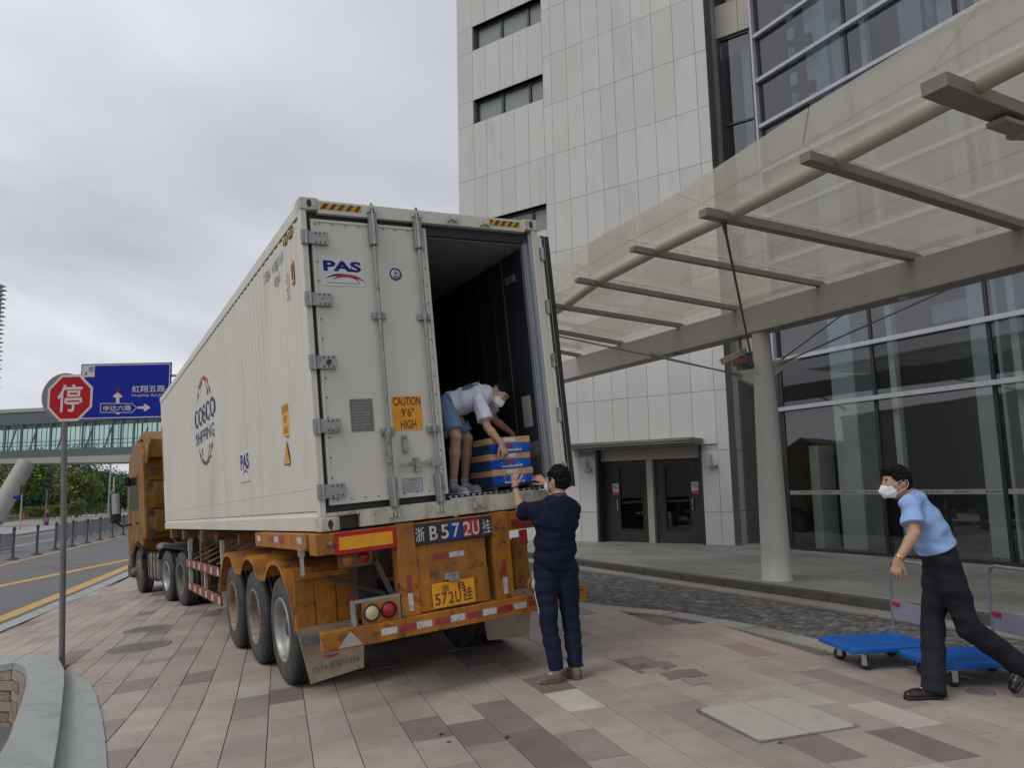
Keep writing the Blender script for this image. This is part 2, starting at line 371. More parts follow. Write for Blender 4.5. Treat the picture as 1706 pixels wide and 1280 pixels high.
# ground
m_tile = mat('granite_paver', (.3, .27, .26), .72, objcol=True, var=.09, vs=3.5, c2=(.20, .17, .16), c2s=2.3, c2t=.74, c2w=.10, c3=(.13, .11, .10), c3s=30, c3t=.68, c3w=.05, bump=.12, bs=120, bdist=.004, wvar=.20)
m_tilefar = mat('granite_paver_far', (.3, .27, .26), .72, attr='col', var=.10, vs=1.5, c2=(.17, .14, .135), c2s=1.3, c2t=.70, c2w=.10, bump=.1, bs=80, wvar=.20)
m_mortar = mat('paving_bed', (.135, .12, .112), .9, var=.15, vs=2, bump=.2, bs=60)
m_sett = mat('basalt_sett', (.1, .1, .1), .7, attr='col', var=.15, vs=6, bump=.2, bs=90)
m_settbed = mat('sett_bed', (.085, .068, .066), .9, var=.15)
m_kerb = mat('granite_kerb', (.32, .335, .335), .7, var=.12, vs=3, c2=(.17, .17, .165), c2s=3, c2t=.6, c2w=.1, bump=.1, bs=80)
m_kerbdark = mat('dark_kerb', (.075, .07, .068), .7, var=.2, vs=4)
m_plat = mat('platform_slab', (.27, .265, .25), .6, objcol=True, var=.14, vs=1.6, c2=(.17, .165, .155), c2s=1.6, c2t=.6, c2w=.12, bump=.06, bs=60, wvar=.2)
m_asphalt = mat('asphalt', (.125, .125, .13), .85, var=.14, vs=.5, c2=(.085, .085, .09), c2s=.4, c2t=.6, c2w=.1, c3=(.16, .16, .16), c3s=60, c3t=.6, c3w=.1, bump=.25, bs=150)
m_roadyel = mat('road_paint_yellow', (.50, .30, .09), .7, var=.15, vs=6, c2=(.25, .18, .10), c2s=9, c2t=.62, c2w=.07)
m_roadwhite = mat('road_paint_white', (.5, .5, .5), .7, var=.15, vs=6)
m_grass = mat('grass', (.055, .085, .025), .9, var=.3, vs=.6)
m_sidewalk = mat('far_sidewalk', (.32, .29, .27), .85, var=.1, vs=1)
m_leaf = mat('leaf_green', (.06, .10, .022), .6, spec=.25, attr='col', var=.1, vs=.5)
m_bark = mat('tree_bark', (.07, .055, .04), .9, var=.3, vs=9, bump=.4, bs=20)
m_stone = mat('parapet_stone', (.30, .32, .31), .65, var=.10, vs=3, c2=(.20, .215, .21), c2s=3, c2t=.60, c2w=.12, c3=(.15, .16, .155), c3s=40, c3t=.7, c3w=.05, bump=.1, bs=90, st=(1, 1, 1))
m_brick = mat('sandstone_block', (.30, .25, .185), .8, objcol=True, var=.15, vs=6, c2=(.17, .14, .10), c2s=8, c2t=.58, c2w=.1, bump=.3, bs=50)
m_pit = mat('ramp_concrete', (.14, .14, .135), .85, var=.15)
m_iron = mat('cast_iron', (.19, .18, .17), .6, m=.2, var=.25, vs=12, bump=.3, bs=60)
m_cover = mat('cover_stone', (.38, .37, .325), .7, var=.12, vs=5, c2=(.29, .275, .25), c2s=5, c2t=.6, c2w=.1, bump=.1, bs=90)
# signs, poles
m_stopred = mat('stop_red', (.36, .008, .018), .4, var=.05, spec=.15)
m_signwhite = mat('sign_white', (.52, .47, .45), .45, var=.05)
m_signblue = mat('sign_blue', (.006, .018, .26), .4, var=.04, spec=.15)
m_signback = mat('sign_back', (.17, .165, .18), .55, m=.3, var=.1)
m_pole = mat('pole_grey', (.16, .15, .155), .5, m=.2, var=.12, vs=5)
m_polelight = mat('pole_light_grey', (.33, .34, .35), .5, var=.08)
m_bollard = mat('bollard_navy', (.03, .04, .06), .5, var=.15)
m_fence = mat('fence_grey', (.13, .14, .155), .5, var=.1)
m_coneo = mat('cone_orange', (.50, .07, .03), .6, var=.1)
m_bridgedark = mat('bridge_steel', (.075, .10, .105), .5, var=.12)
m_bridgelight = mat('bridge_deck_grey', (.30, .30, .28), .6, var=.08)
# people and cargo
m_skin = mat('skin', (.42, .24, .165), .55, var=.06, vs=12)
m_hair = mat('black_hair', (.006, .005, .005), .6, spec=.12, var=.3, vs=60, bump=.25, bs=140)
m_mask = mat('white_mask', (.68, .68, .68), .7, var=.03)
m_tee_n = mat('navy_cotton', (.008, .010, .028), .9, var=.15, vs=8, bump=.55, bs=13, bdist=.022, spec=.2)
m_jeans = mat('dark_jeans', (.009, .014, .032), .85, var=.25, vs=9, bump=.55, bs=13, bdist=.022, spec=.2)
m_shirtb = mat('light_blue_shirt', (.27, .41, .70), .8, var=.06, vs=9, bump=.55, bs=13, bdist=.022, spec=.2)
m_trous = mat('charcoal_trousers', (.014, .016, .022), .8, var=.15, vs=9, bump=.55, bs=13, bdist=.022, spec=.2)
m_teew = mat('white_cotton', (.56, .58, .68), .85, var=.05, vs=9, bump=.55, bs=13, bdist=.022, spec=.2)
m_denim = mat('blue_shorts', (.13, .22, .34), .85, var=.12, vs=12, bump=.55, bs=13, bdist=.022, spec=.2)
m_sock = mat('grey_sock', (.40, .42, .45), .9, var=.06)
m_shoeg = mat('grey_trainer', (.30, .32, .36), .7, var=.1, vs=20)
m_shoesole = mat('white_sole', (.55, .55, .54), .6, var=.05)
m_shoebr = mat('grey_suede', (.13, .115, .105), .85, var=.15, vs=20)
m_solebr = mat('brown_sole', (.15, .07, .045), .7, var=.1)
m_shoebl = mat('black_leather', (.012, .010, .010), .3, var=.1)
m_goldw = mat('gold_watch', (.55, .38, .12), .3, m=.9, var=.05)
m_belt = mat('black_belt', (.010, .010, .012), .4, var=.1)
m_lany = mat('purple_lanyard', (.14, .05, .20), .6, var=.1)
m_card = mat('cardboard', (.46, .29, .165), .85, var=.08, vs=8)
m_boxblue = mat('box_blue_print', (.008, .06, .36), .5, var=.2, vs=9, c2=(.02, .16, .6), c2s=4, c2t=.58, c2w=.08, spec=.15)
m_cartblue = mat('cart_blue_plastic', (.006, .10, .40), .42, spec=.3, var=.12, vs=6, c2=(.03, .15, .42), c2s=9, c2t=.62, c2w=.06, st=(1, 4, 1), bump=.08, bs=90)
m_castor = mat('castor_black', (.02, .02, .025), .6, var=.1)
m_handle = mat('handle_steel', (.24, .25, .28), .4, m=.4, var=.06)
# ================================================================== GROUND
def hit(px, py, off=0.0):
    d = ray(px, py); P = np.array([0, 0, HC]) + d * (-HC / d[2]); z = P[2]
    for _ in range(40):
        z = .5 * z + .5 * (gz(P[0], P[1]) + off); P = np.array([0, 0, HC]) + d * ((z - HC) / d[2])
    return P
ND = np.array([.966, .26]); TD = np.array([-.26, .966])
def nt2w(n, t): return ND * n + TD * t
LANE = [(-9.0, 30.0), (-4.2, 20.0), (-.6, 13.2), (.85, 10.74), (1.79, 9.87), (2.36, 9.1), (2.73, 8.24), (3.05, 7.5), (3.7, 6.5), (4.8, 5.0), (6.6, 3.0), (9, 0.5), (12, -4)]
KERB0 = np.array([.91, 16.75]); KD = np.array([.466, -.885]); KN = np.array([.885, .466])   # kerb line, towards camera; KN points to the building
def lane_x(y):
    for (x0, y0), (x1, y1) in zip(LANE, LANE[1:]):
        if y1 <= y <= y0: return x0 + (x1 - x0) * (y0 - y) / (y0 - y1)
    return LANE[0][0] if y > LANE[0][1] else LANE[-1][0]
def inpoly(x, y, P):
    c = False; n = len(P)
    for i in range(n):
        x0, y0 = P[i][:2]; x1, y1 = P[(i + 1) % n][:2]
        if (y0 > y) != (y1 > y) and x < (x1 - x0) * (y - y0) / (y1 - y0) + x0: c = not c
    return c
CAPH = .13
cap_o = [hit(*q, CAPH) for q in ((89, 1280), (98, 1225), (103, 1180), (107, 1140), (107, 1115), (98, 1098), (76, 1091), (45, 1090), (0, 1094))]
cap_i = [hit(*q, CAPH) for q in ((-6, 1275), (14, 1235), (35, 1180), (43, 1150), (46, 1130), (42, 1115), (33, 1107), (22, 1103), (0, 1105))]
def ext(L, k): a, b = L[0], L[1]; return [np.array([*(a[:2] + (a - b)[:2] / np.linalg.norm((a - b)[:2]) * k), 0.])]
cap_o = ext(cap_o, 2.6) + ext(cap_o, 1.3) + cap_o; cap_i = ext(cap_i, 2.6) + ext(cap_i, 1.3) + cap_i
dl = (cap_o[-1] - cap_o[-2]); dl /= np.linalg.norm(dl)
for k in (1.2, 1.2, 1.2): cap_o.append(cap_o[-1] + dl * k); cap_i.append(cap_i[-1] + dl * k)
PIT = [tuple(p[:2]) for p in cap_i] + [(cap_i[-1][0] - 1, 0.), (cap_i[0][0] - 4, cap_i[0][1] - 1)]
CAPPOLY = [tuple(p[:2]) for p in cap_o] + [(cap_o[-1][0], 0.), (cap_o[0][0] - 4, cap_o[0][1] - 1)]
band_o = [hit(*q) for q in ((178, 1280), (175, 1235), (170, 1200), (160, 1160), (150, 1143), (135, 1131), (115, 1124))]
band_o = ext(band_o, 2.4) + ext(band_o, 1.2) + band_o
BANDPOLY = [tuple(p[:2]) for p in band_o] + [tuple(hit(88, 1092)[:2])] + [(cap_o[-1][0], 0.), (cap_o[0][0] - 4, cap_o[0][1] - 2)]

def frange(a, b, s):
    n = max(1, int(round((b - a) / s))); return [a + (b - a) * i / n for i in range(n + 1)]
def sheet(name, xs, ys, zf, mats, skip=None, xy=None, **kw):
    mb = MB(); idx = {}
    def vid(i, j):
        if (i, j) not in idx:
            x, y = (xs[i], ys[j]) if xy is None else xy(xs[i], ys[j]); idx[(i, j)] = len(mb.v); mb.v.append((x, y, zf(x, y)))
        return idx[(i, j)]
    for i in range(len(xs) - 1):
        for j in range(len(ys) - 1):
            a, b = (xs[i] + xs[i + 1]) / 2, (ys[j] + ys[j + 1]) / 2
            x, y = (a, b) if xy is None else xy(a, b)
            if skip and skip(x, y): continue
            mb.f.append((vid(i, j), vid(i + 1, j), vid(i + 1, j + 1), vid(i, j + 1))); mb.m.append(0); mb.sm.append(True)
    return mb.build(name, mats, recalc=False, **kw)
gxs = [-2500, -700, -250, -120, -70, -45, -32, -24, -18, -14] + frange(-11, 9, .4) + [12, 16, 24, 45, 120, 400, 2500]
gys = [-600, -120, -40, -15, -6, -2] + frange(0, 24, .4) + [28, 34, 42, 55, 75, 110, 170, 320, 900, 2500]
def inside_pit(x, y): return inpoly(x, y, CAPPOLY)
sheet('ground', gxs, gys, lambda x, y: gz(x, y) - .06, m_grass, skip=lambda x, y: inpoly(x, y, CAPPOLY), kind='structure')
bed_ys = [-6, -4, -2, 0, 2] + frange(3, 16, .26) + frange(17, 70, 2)
plaza = sheet('plaza_paving', [-24, -20, -17, -15, -13, -11.5, -10.4] + frange(-9.5, 5, .26), bed_ys, lambda x, y: gz(x, y) - .012, m_mortar,
              skip=lambda x, y: (x * .966 + y * .26 < -5.42) or x > lane_x(y) or inpoly(x, y, CAPPOLY) or y > 60, kind='structure')
nts = frange(-20, 20, .8) + [22, 25, 28, 32, 36, 42, 50, 60, 75, 95, 130, 180]
road = sheet('road', [-18.4, -16, -14, -12.5, -11.5, -10, -9, -8, -7, -6.3, -5.66], nts, lambda x, y: gz(x, y) - .002, m_asphalt, xy=lambda a, b: tuple(nt2w(a, b)), kind='structure')
sheet('kerb_strip', [-5.66, -5.28], nts, lambda x, y: gz(x, y) + .006, m_kerb, xy=lambda a, b: tuple(nt2w(a, b)), kind='structure')
def roadline(name, n0, t0, n1, t1, wd, mt, lift=.004):
    mb = MB(); k = 24
    a = nt2w(n0, t0); b = nt2w(n1, t1); d = (b - a) / np.linalg.norm(b - a); q = np.array([-d[1], d[0]]) * wd / 2
    vs = []
    for i in range(k + 1):
        p = a + (b - a) * i / k
        for s_ in (-1, 1): r = p + q * s_; vs.append((r[0], r[1], gz(*r) + lift))
    mb.add(vs, [(2 * i, 2 * i + 1, 2 * i + 3, 2 * i + 2) for i in range(k)])
    mb.build(name, mt, parent=road, recalc=False)
roadline('yellow_edge_line', -6.0, -15, -6.0, 120, .36, m_roadyel)
roadline('yellow_diagonal_line', -9.4, 20.6, -6.2, 35.4, .34, m_roadyel, .005)
roadline('yellow_centre_line', -10.95, -10, -10.95, 120, .18, m_roadyel)
roadline('thin_yellow_line', -11.0, 33.8, -6.3, 32.6, .12, m_roadyel, .006)
roadline('white_lane_line', -7.3, 37, -7.3, 43, .15, m_roadwhite, .005)
roadline('white_lane_line', -14.5, 20, -14.5, 110, .15, m_roadwhite, .005)
roadline('white_edge_line', -17.6, 10, -17.6, 120, .16, m_roadwhite, .005)
mbm = MB()
sheet('far_sidewalk', [-28.5, -24, -21, -18.4], nts, lambda x, y: gz(x, y) + .12, m_sidewalk, xy=lambda a, b: tuple(nt2w(a, b)), kind='structure')
mb = MB()
for i in range(len(nts) - 1):
    for n0, n1, z1 in ((-18.4, -18.2, .13),):
        a, b, c, d = nt2w(n0, nts[i]), nt2w(n1, nts[i]), nt2w(n1, nts[i + 1]), nt2w(n0, nts[i + 1])
        mb.prism([(p[0], p[1], gz(*p) - .05) for p in (a, b, c, d)], (0, 0, .05 + z1))
mb.build('far_kerb', m_kerb, kind='structure')

# ---- pavers
random.seed(11)
PU = np.array([-.29, .957]); PV = np.array([.957, .29])
def tile_mesh(l, wd, h=.035, g=.003, b=.003):
    mb = MB(); x, y = wd / 2 - g, l / 2 - g
    P = [(-x, -y, -h), (x, -y, -h), (x, y, -h), (-x, y, -h), (-x, -y, -b), (x, -y, -b), (x, y, -b), (-x, y, -b),
         (-x + b, -y + b, 0), (x - b, -y + b, 0), (x - b, y - b, 0), (-x + b, y - b, 0)]
    mb.add(P, [(0, 1, 5, 4), (1, 2, 6, 5), (2, 3, 7, 6), (3, 0, 4, 7), (4, 5, 9, 8), (5, 6, 10, 9), (6, 7, 11, 10), (7, 4, 8, 11), (8, 9, 10, 11)])
    return mb
widths = [.30, .30, .30, .36, .30, .30, .30]
tiles = []
v = -9.0; ci = 0
while v < 7.5:
    wd = widths[ci % len(widths)]; ci += 1
    u = -1.0 + random.random() * .6
    while u < 38:
        l = random.choice([.6, .6, .6, .9, .3 if wd > .35 else .6])
        c = PV * (v + wd / 2) + PU * (u + l / 2); u += l
        x, y = c
        if y < 3.2 or y > 34: continue
        if x * .966 + y * .26 < -5.27 or x > lane_x(y) - .12 or inpoly(x, y, CAPPOLY) or inpoly(x + .13, y, BANDPOLY): continue
        if abs(x / y) > .85: continue
        tiles.append((y, x, wd, l))
    v += wd
BASEC = [(.325, .272, .240), (.345, .29, .254), (.308, .262, .236), (.355, .30, .262), (.318, .270, .244), (.338, .287, .256)]
forced = [((-1.02, 5.25), 'd'), ((.16, 5.15), 'd'), ((.37, 6.38), 'p'), ((1.2, 7.15), 'd'), ((1.35, 6.85), 'd'), ((-2.2, 7.3), 'd'), ((-1.7, 6.6), 'd'), ((1.02, 5.0), 'd'), ((2.35, 5.1), 'd'), ((.15, 6.9), 'd'), ((-.1, 6.6), 'd'),
          ((-2.35, 5.1), 'd'), ((2.3, 7.6), 'r'), ((2.0, 8.0), 'r'), ((-3.4, 8.3), 'd')]
def tile_col(x, y):
    for (fx, fy), k in forced:
        if abs(fx - x) < .15 and abs(fy - y) < .22: return {'d': (.18, .137, .13), 'p': (.48, .45, .40), 'r': (.27, .20, .175)}[k]
    r = random.random()
    if r < .03: c = (.20, .158, .15)
    elif r < .065: c = (.24, .195, .18)
    elif r < .10: c = (.38, .345, .31)
    else: c = random.choice(BASEC)
    k = random.uniform(.93, 1.07); return tuple(q * k for q in c)
tiles.sort(key=lambda t: t[0] + .0 * abs(t[1]))
near = [t for t in tiles if abs(t[1] / t[0]) < .70 and t[0] > 4.2][:300]
nearset = set(near)
TM = {}
def place_flat(o, x, y, z, n, ang, sc=None):
    ux = Vector((math.cos(ang), math.sin(ang), 0)); uy = n.cross(ux).normalized(); ux = uy.cross(n).normalized()
    m = Matrix([[ux[i], uy[i], n[i]] for i in range(3)]).to_4x4(); m.translation = Vector((x, y, z)); o.matrix_world = m
pang = math.atan2(PV[1], PV[0])
for (y, x, wd, l) in near:
    k = (wd, l)
    if k not in TM: TM[k] = tile_mesh(l, wd).mesh('paver', m_tile)
    o = bpy.data.objects.new('paver', TM[k]); COL.objects.link(o); o.parent = plaza
    n = (gnorm(x, y) + Vector((random.gauss(0, .0025), random.gauss(0, .0025), 0))).normalized()
    place_flat(o, x, y, gz(x, y) + random.uniform(-.0015, .0015), n, pang); o.color = (*tile_col(x, y), 1)
def colored(mb, cols, name, mt, parent=None, **kw):
    me = mb.mesh(name, mt, recalc=False)
    a = me.color_attributes.new('col', 'FLOAT_COLOR', 'CORNER')
    buf = np.ones((len(me.loops), 4), dtype=np.float32); li = 0
    tot = np.array([len(f) for f in mb.f]); buf[:, :3] = np.repeat(np.array(cols, dtype=np.float32), tot, axis=0)
    a.data.foreach_set('color', buf.ravel())
    o = bpy.data.objects.new(name, me); COL.objects.link(o)
    if parent: o.parent = parent
    tag(o, **kw); return o
mb = MB(); cols = []
for t in tiles:
    if t in nearset: continue
    y, x, wd, l = t; tm = tile_mesh(l, wd); n = gnorm(x, y); z = gz(x, y) + random.uniform(-.0015, .0015)
    c = tile_col(x, y); P = []
    for p in tm.v:
        q = np.array([x, y]) + PV * p[0] + PU * p[1]; P.append((q[0], q[1], gz(*q) + p[2]))
    mb.add(P, tm.f); cols += [c] * len(tm.f)
colored(mb, cols, 'distant_pavers', m_tilefar, plaza, kind='stuff')

# ---- border stones along the cobbled lane, setts
lane = None
def lane_bed_skip(x, y):
    s = (np.array([x, y]) - KERB0) @ KN
    return x < lane_x(y) - .15 or s > .1 or y > 26 or y < 0
lane = sheet('cobbled_lane', frange(-8, 12, .3), frange(0, 26, .3), lambda x, y: gz(x, y) - .022, m_settbed, skip=lane_bed_skip, kind='structure')
random.seed(5)
def resample(P, step):
    out = []; carry = 0.
    for a, b in zip(P, P[1:]):
        a = np.array(a, float); b = np.array(b, float); l = np.linalg.norm(b - a); s = carry
        while s < l: out.append(a + (b - a) * s / l); s += step
        carry = s - l
    return out
bs = resample(LANE, .62)
for a, b in zip(bs, bs[1:]):
    if a[1] > 15 or a[1] < 3: continue
    d = (b - a) / np.linalg.norm(b - a); q = np.array([-d[1], d[0]]); q = q if q[0] > 0 else -q
    e = d * .006; P = [a + e, b - e, b - e + q * .30, a + e + q * .30]
    m_ = MB(); c = (a + b) / 2
    m_.prism([(p[0] - c[0], p[1] - c[1], gz(*p) - .03 - gz(*c)) for p in P], (0, 0, .033))
    o = m_.build('border_stone', m_tile, parent=lane, bevel=.004); o.location = (c[0], c[1], gz(*c))
    k = random.uniform(.85, 1.1); o.color = (.30 * k, .285 * k, .262 * k, 1)
mb = MB(); cols = []
s = .14
row = 0
while s < 9:
    tt = -8.0 + (row % 2) * .06 + random.random() * .03
    while tt < 18:
        wl = .112 + random.uniform(-.012, .02); c = KERB0 - KN * (s + .42) + KD * (tt + wl / 2); tt += wl
        x, y = c + np.array([random.gauss(0, .002), random.gauss(0, .002)])
        if y > 17.5 or y < 3.5 or x < lane_x(y) + .37 or abs(x / y) > .8: continue
        z = gz(x, y) + random.gauss(-.004, .0028); a, b, g = wl / 2 - .006, .047, .010
        du = random.gauss(0, .025); dvv = random.gauss(0, .025)
        P = []
        for (p, q, h) in ((-a, -b, -.03), (a, -b, -.03), (a, b, -.03), (-a, b, -.03), (-a + g, -b + g, 0), (a - g, -b + g, 0), (a - g, b - g, 0), (-a + g, b - g, 0)):
            r = np.array([x, y]) + KD * p + KN * q; P.append((r[0], r[1], z + h + (p * du + q * dvv if h == 0 else 0)))
        mb.add(P, [(0, 1, 5, 4), (1, 2, 6, 5), (2, 3, 7, 6), (3, 0, 4, 7), (4, 5, 6, 7)])
        k = random.choice([.07, .09, .10, .12, .145, .085]) * random.uniform(.85, 1.15) * 1.15
        cols += [(k, k * .985, k * .97)] * 5
    s += .106; row += 1
colored(mb, cols, 'sett_paving', m_sett, lane, kind='stuff')
# platform: light gutter band, dark kerb, slabs
def kp(t, s_): return KERB0 + KD * t + KN * s_
mb = MB()
platP = [kp(-9, .0), kp(26, .0), kp(26, 14), kp(-9, 14)]
plat = MB().prism([(*p, -.05) for p in [kp(-9, .16), kp(26, .16), kp(26, 14), kp(-9, 14)]], (0, 0, .155)).build('platform', m_mortar, kind='structure')
t = -8.0
while t < 20:
    m_ = MB().prism([(*(kp(a, b) - kp(t, 0)), -.04) for a, b in ((t + .005, 0), (t + .995, 0), (t + .995, .16), (t + .005, .16))], (0, 0, .158))
    o = m_.build('kerb_stone', m_kerbdark, parent=plat, bevel=.008); o.location = (*kp(t, 0), 0)
    m_ = MB().prism([(*(kp(a, b) - kp(t, 0)), -.04) for a, b in ((t + .005, -.36), (t + .995, -.36), (t + .995, -.012), (t + .005, -.012))], (0, 0, .046))
    o = m_.build('gutter_stone', m_tile, parent=lane, bevel=.004); o.location = (*kp(t, 0), 0); k = random.uniform(.9, 1.1); o.color = (.25 * k, .24 * k, .225 * k, 1)
    t += 1.0
tmS = tile_mesh(.9, .6, h=.03, g=.003, b=.003).mesh('slab', m_plat)
s_ = .17; r_ = 0
cnt = 0
while s_ < 6.2:
    t = -7.5 + (r_ % 2) * .45
    while t < 12:
        c = kp(t, s_ + .3); t += .9
        if abs(c[0] / c[1]) > .78 or c[1] < 6.5 or cnt > 296: continue
        a_ = (c - np.array([5.25, 18.65])) @ np.array([.575, .818]); b_ = (c - np.array([6.14, 17.34])) @ np.array([.879, .477])
        if a_ > .2 and b_ > .4: continue
        o = bpy.data.objects.new('slab', tmS); COL.objects.link(o); o.parent = plat; cnt += 1
        place_flat(o, c[0], c[1], .12 + random.uniform(-.001, .001), Vector((0, 0, 1)), math.atan2(KN[1], KN[0]))
        k = random.uniform(.82, 1.12); o.color = (.265 * k, .26 * k, .243 * k, 1)
    s_ += .6; r_ += 1
# ---- curved parapet round the ramp at lower left
def along(P, k):
    P = [np.array(p[:2]) for p in P]; out = []
    for a, b in zip(P, P[1:]):
        for i in range(k): out.append(a + (b - a) * i / k)
    out.append(P[-1]); return out
par = empty('curved_parapet', (*cap_o[2][:2], 0), label='curved grey stone parapet around the sunken ramp at the lower left corner', cat='parapet')
off = (cap_o[2][0], cap_o[2][1], 0)
groups = [(0, 1), (1, 2), (2, 4), (4, 5), (5, 7), (7, 9), (9, 11), (11, 12), (12, 13)]
for a, b in groups:
    P = [cap_o[i] for i in range(a, b + 1)]; Q = [cap_i[i] for i in range(a, b + 1)]; m_ = MB(); n = len(P)
    sh = .004
    P = [np.array(p[:2]) for p in P]; Q = [np.array(p[:2]) for p in Q]
    def sh2(L):
        L = list(L); d0 = (L[1] - L[0]); L[0] = L[0] + d0 / np.linalg.norm(d0) * sh; d1 = (L[-2] - L[-1]); L[-1] = L[-1] + d1 / np.linalg.norm(d1) * sh; return L
    P, Q = sh2(P), sh2(Q)
    vs = []
    for p, q in zip(P, Q):
        zt_ = gz(*p) + CAPH; zq = zt_
        vs += [(*p, zt_), (*q, zq), (*q, zq - .09), (*p, zt_ - .5)]
    fs = []
    for i in range(n - 1):
        for j in range(4): fs.append((4 * i + j, 4 * i + (j + 1) % 4, 4 * (i + 1) + (j + 1) % 4, 4 * (i + 1) + j))
    fs += [(0, 1, 2, 3), tuple(4 * (n - 1) + j for j in (3, 2, 1, 0))]
    m_.add(vs, fs); m_.build('coping_stone', m_stone, parent=par, off=off, bevel=.006)
# outer flush band
bi = [p for p in cap_o[:7]]
k = len(band_o)
m_ = MB(); vs = []
inn = [np.array(cap_o[min(int(round(i * 7 / (k - 1))), 7)][:2]) for i in range(k)]
for i in range(k):
    p = np.array(band_o[i][:2]); q = inn[i]; vs += [(*p, gz(*p) + .014), (*q, gz(*q) + .014), (*p, gz(*p) - .03)]
fs = []
for i in range(k - 1): fs += [(3 * i, 3 * i + 3, 3 * i + 4, 3 * i + 1), (3 * i, 3 * i + 2, 3 * i + 5, 3 * i + 3)]
m_.add(vs, fs); m_.build('outer_band', m_stone, parent=par, off=off)
# inner wall of blocks
blk = MB().box(-.5, 0, -.5, .5, .18, .5).mesh('stone_block', m_brick)
W_in = [np.array(p[:2]) for p in cap_i]
back = MB(); vs = []
for i, p in enumerate(W_in):
    z = gz(*cap_o[i][:2]) + CAPH - .085; vs += [(*p, z), (*p, -2.2)]
    
nW = len(W_in); out2 = []
for i, p in enumerate(W_in):
    d = W_in[min(i + 1, nW - 1)] - W_in[max(i - 1, 0)]; d /= np.linalg.norm(d); q = np.array([d[1], -d[0]])
    if (np.array(cap_o[i][:2]) - p) @ q < 0: q = -q
    out2.append(p + q * .1)
vs = [(*p, z) for p, i in zip(out2, range(nW)) for z in (gz(*cap_o[i][:2]) + CAPH - .095, -2.2)]
back.add(vs, [(2 * i, 2 * i + 1, 2 * i + 3, 2 * i + 2) for i in range(nW - 1)])
back.build('inner_wall', m_joint, parent=par, off=off)
random.seed(3)
cnt = 0
for r in range(9):
    zc = -.02 - r * .125
    pts = resample(W_in[1:], .27); sh = (r % 2) * .13
    pts = resample([W_in[1] + (W_in[2] - W_in[1]) * sh / .8] + W_in[2:], .27)
    for a, b in zip(pts, pts[1:]):
        c = (a + b) / 2; d = (b - a); l = np.linalg.norm(d); d /= l
        if cnt >= 290: break
        top_z = gz(*c) + CAPH - .1; z = top_z - .0625 - r * .125
        q = np.array([d[1], -d[0]]); 
        # pointing away from the pit
        j = int(np.argmin([np.linalg.norm(w_ - c) for w_ in W_in])); q = q if (np.array(cap_o[j][:2]) - c) @ q > 0 else -q
        o = bpy.data.objects.new('stone_block', blk); COL.objects.link(o); o.parent = par
        m = Matrix([[d[0] * (l - .012), q[0], 0, 0], [d[1] * (l - .012), q[1], 0, 0], [0, 0, .112, 0], [0, 0, 0, 1]])
        dep = random.uniform(.0, .012)
        m.translation = Vector((c[0] - off[0] + q[0] * dep, c[1] - off[1] + q[1] * dep, z)); o.matrix_local = m
        k = random.uniform(.75, 1.2); o.color = (.30 * k, .25 * k, .185 * k, 1); cnt += 1
MB().prism([(-12, -2, -1.25), (-1.5, -2, -1.25), (-1.5, 10, -1.25), (-12, 10, -1.25)], (0, 0, .05)).build('ramp_floor', m_pit, kind='structure')
# covers
def cover_round(px, py, r, lab):
    P = hit(px, py); n = gnorm(P[0], P[1]); m_ = MB()
    t = empty('manhole_cover', (P[0], P[1], gz(P[0], P[1])), label=lab, cat='manhole cover'); t.rotation_euler = n.to_track_quat('Z', 'Y').to_euler()
    MB().lathe([(r * .9, -.01), (r * .9, .006), (r, .008), (r, -.01)], (0, 0, 0), (0, 0, 1), n=32).build('rim', m_iron, parent=t)
    m_.cyl((0, 0, -.01), (0, 0, .004), r * .89, n=32, sm=False)
    for i in range(-5, 6):
        for j in range(-5, 6):
            x, y = i * r * .16, j * r * .16
            if math.hypot(x, y) < r * .8: m_.box(x - .02, y - .02, .003, x + .02, y + .02, .008)
    m_.build('lid', m_iron, parent=t)
cover_round(231, 1079, .42, 'round dark iron manhole cover left of the trailer wheels, nearer to the camera')
cover_round(245, 1049, .36, 'round dark iron manhole cover left of the trailer wheels, farther from the camera')
c4 = [np.array(q) for q in ((1.33, 6.0), (2.11, 6.33), (2.35, 5.55), (1.56, 5.27))]
c4 = [hit(*q)[:2] for q in ((1160, 1187), (1310, 1163), (1435, 1213), (1265, 1240))]
cc = sum(c4) / 4; uu = (c4[1] - c4[0] + c4[2] - c4[3]) / 2; vv = (c4[0] - c4[3] + c4[1] - c4[2]) / 2
cv = empty('utility_cover', (*cc, 0), label='square pavement cover made of two pale stone leaves in a thin metal frame', cat='utility cover')
lu, lv = np.linalg.norm(uu), np.linalg.norm(vv); ud, vd = uu / lu, vv / lv
fr_ = MB()
def cq(a, b): p = ud * a * lu / 2 + vd * b * lv / 2; return (p[0], p[1])
fr_.prism([(*cq(a, b), -.01) for a, b in ((-1, -1), (1, -1), (1, 1), (-1, 1))], (0, 0, .014))
fr_.build('frame', m_iron, parent=cv)
for a0, a1 in ((-.97, -.012), (.012, .97)):
    ch = .10
    l0 = [(a0, -.97 + (ch if a0 < -.5 else 0)), (a0 + (ch if a0 < -.5 else 0), -.97), (a1 - (ch if a1 > .5 else 0), -.97), (a1, -.97 + (ch if a1 > .5 else 0)),
          (a1, .97 - (ch if a1 > .5 else 0)), (a1 - (ch if a1 > .5 else 0), .97), (a0 + (ch if a0 < -.5 else 0), .97), (a0, .97 - (ch if a0 < -.5 else 0))]
    MB().prism([(*cq(a, b), -.005) for a, b in l0], (0, 0, .013)).build('cover_leaf', m_cover, parent=cv, bevel=.002)
P = hit(1637, 1091 + 0); 
P = hit(1634, 1155)
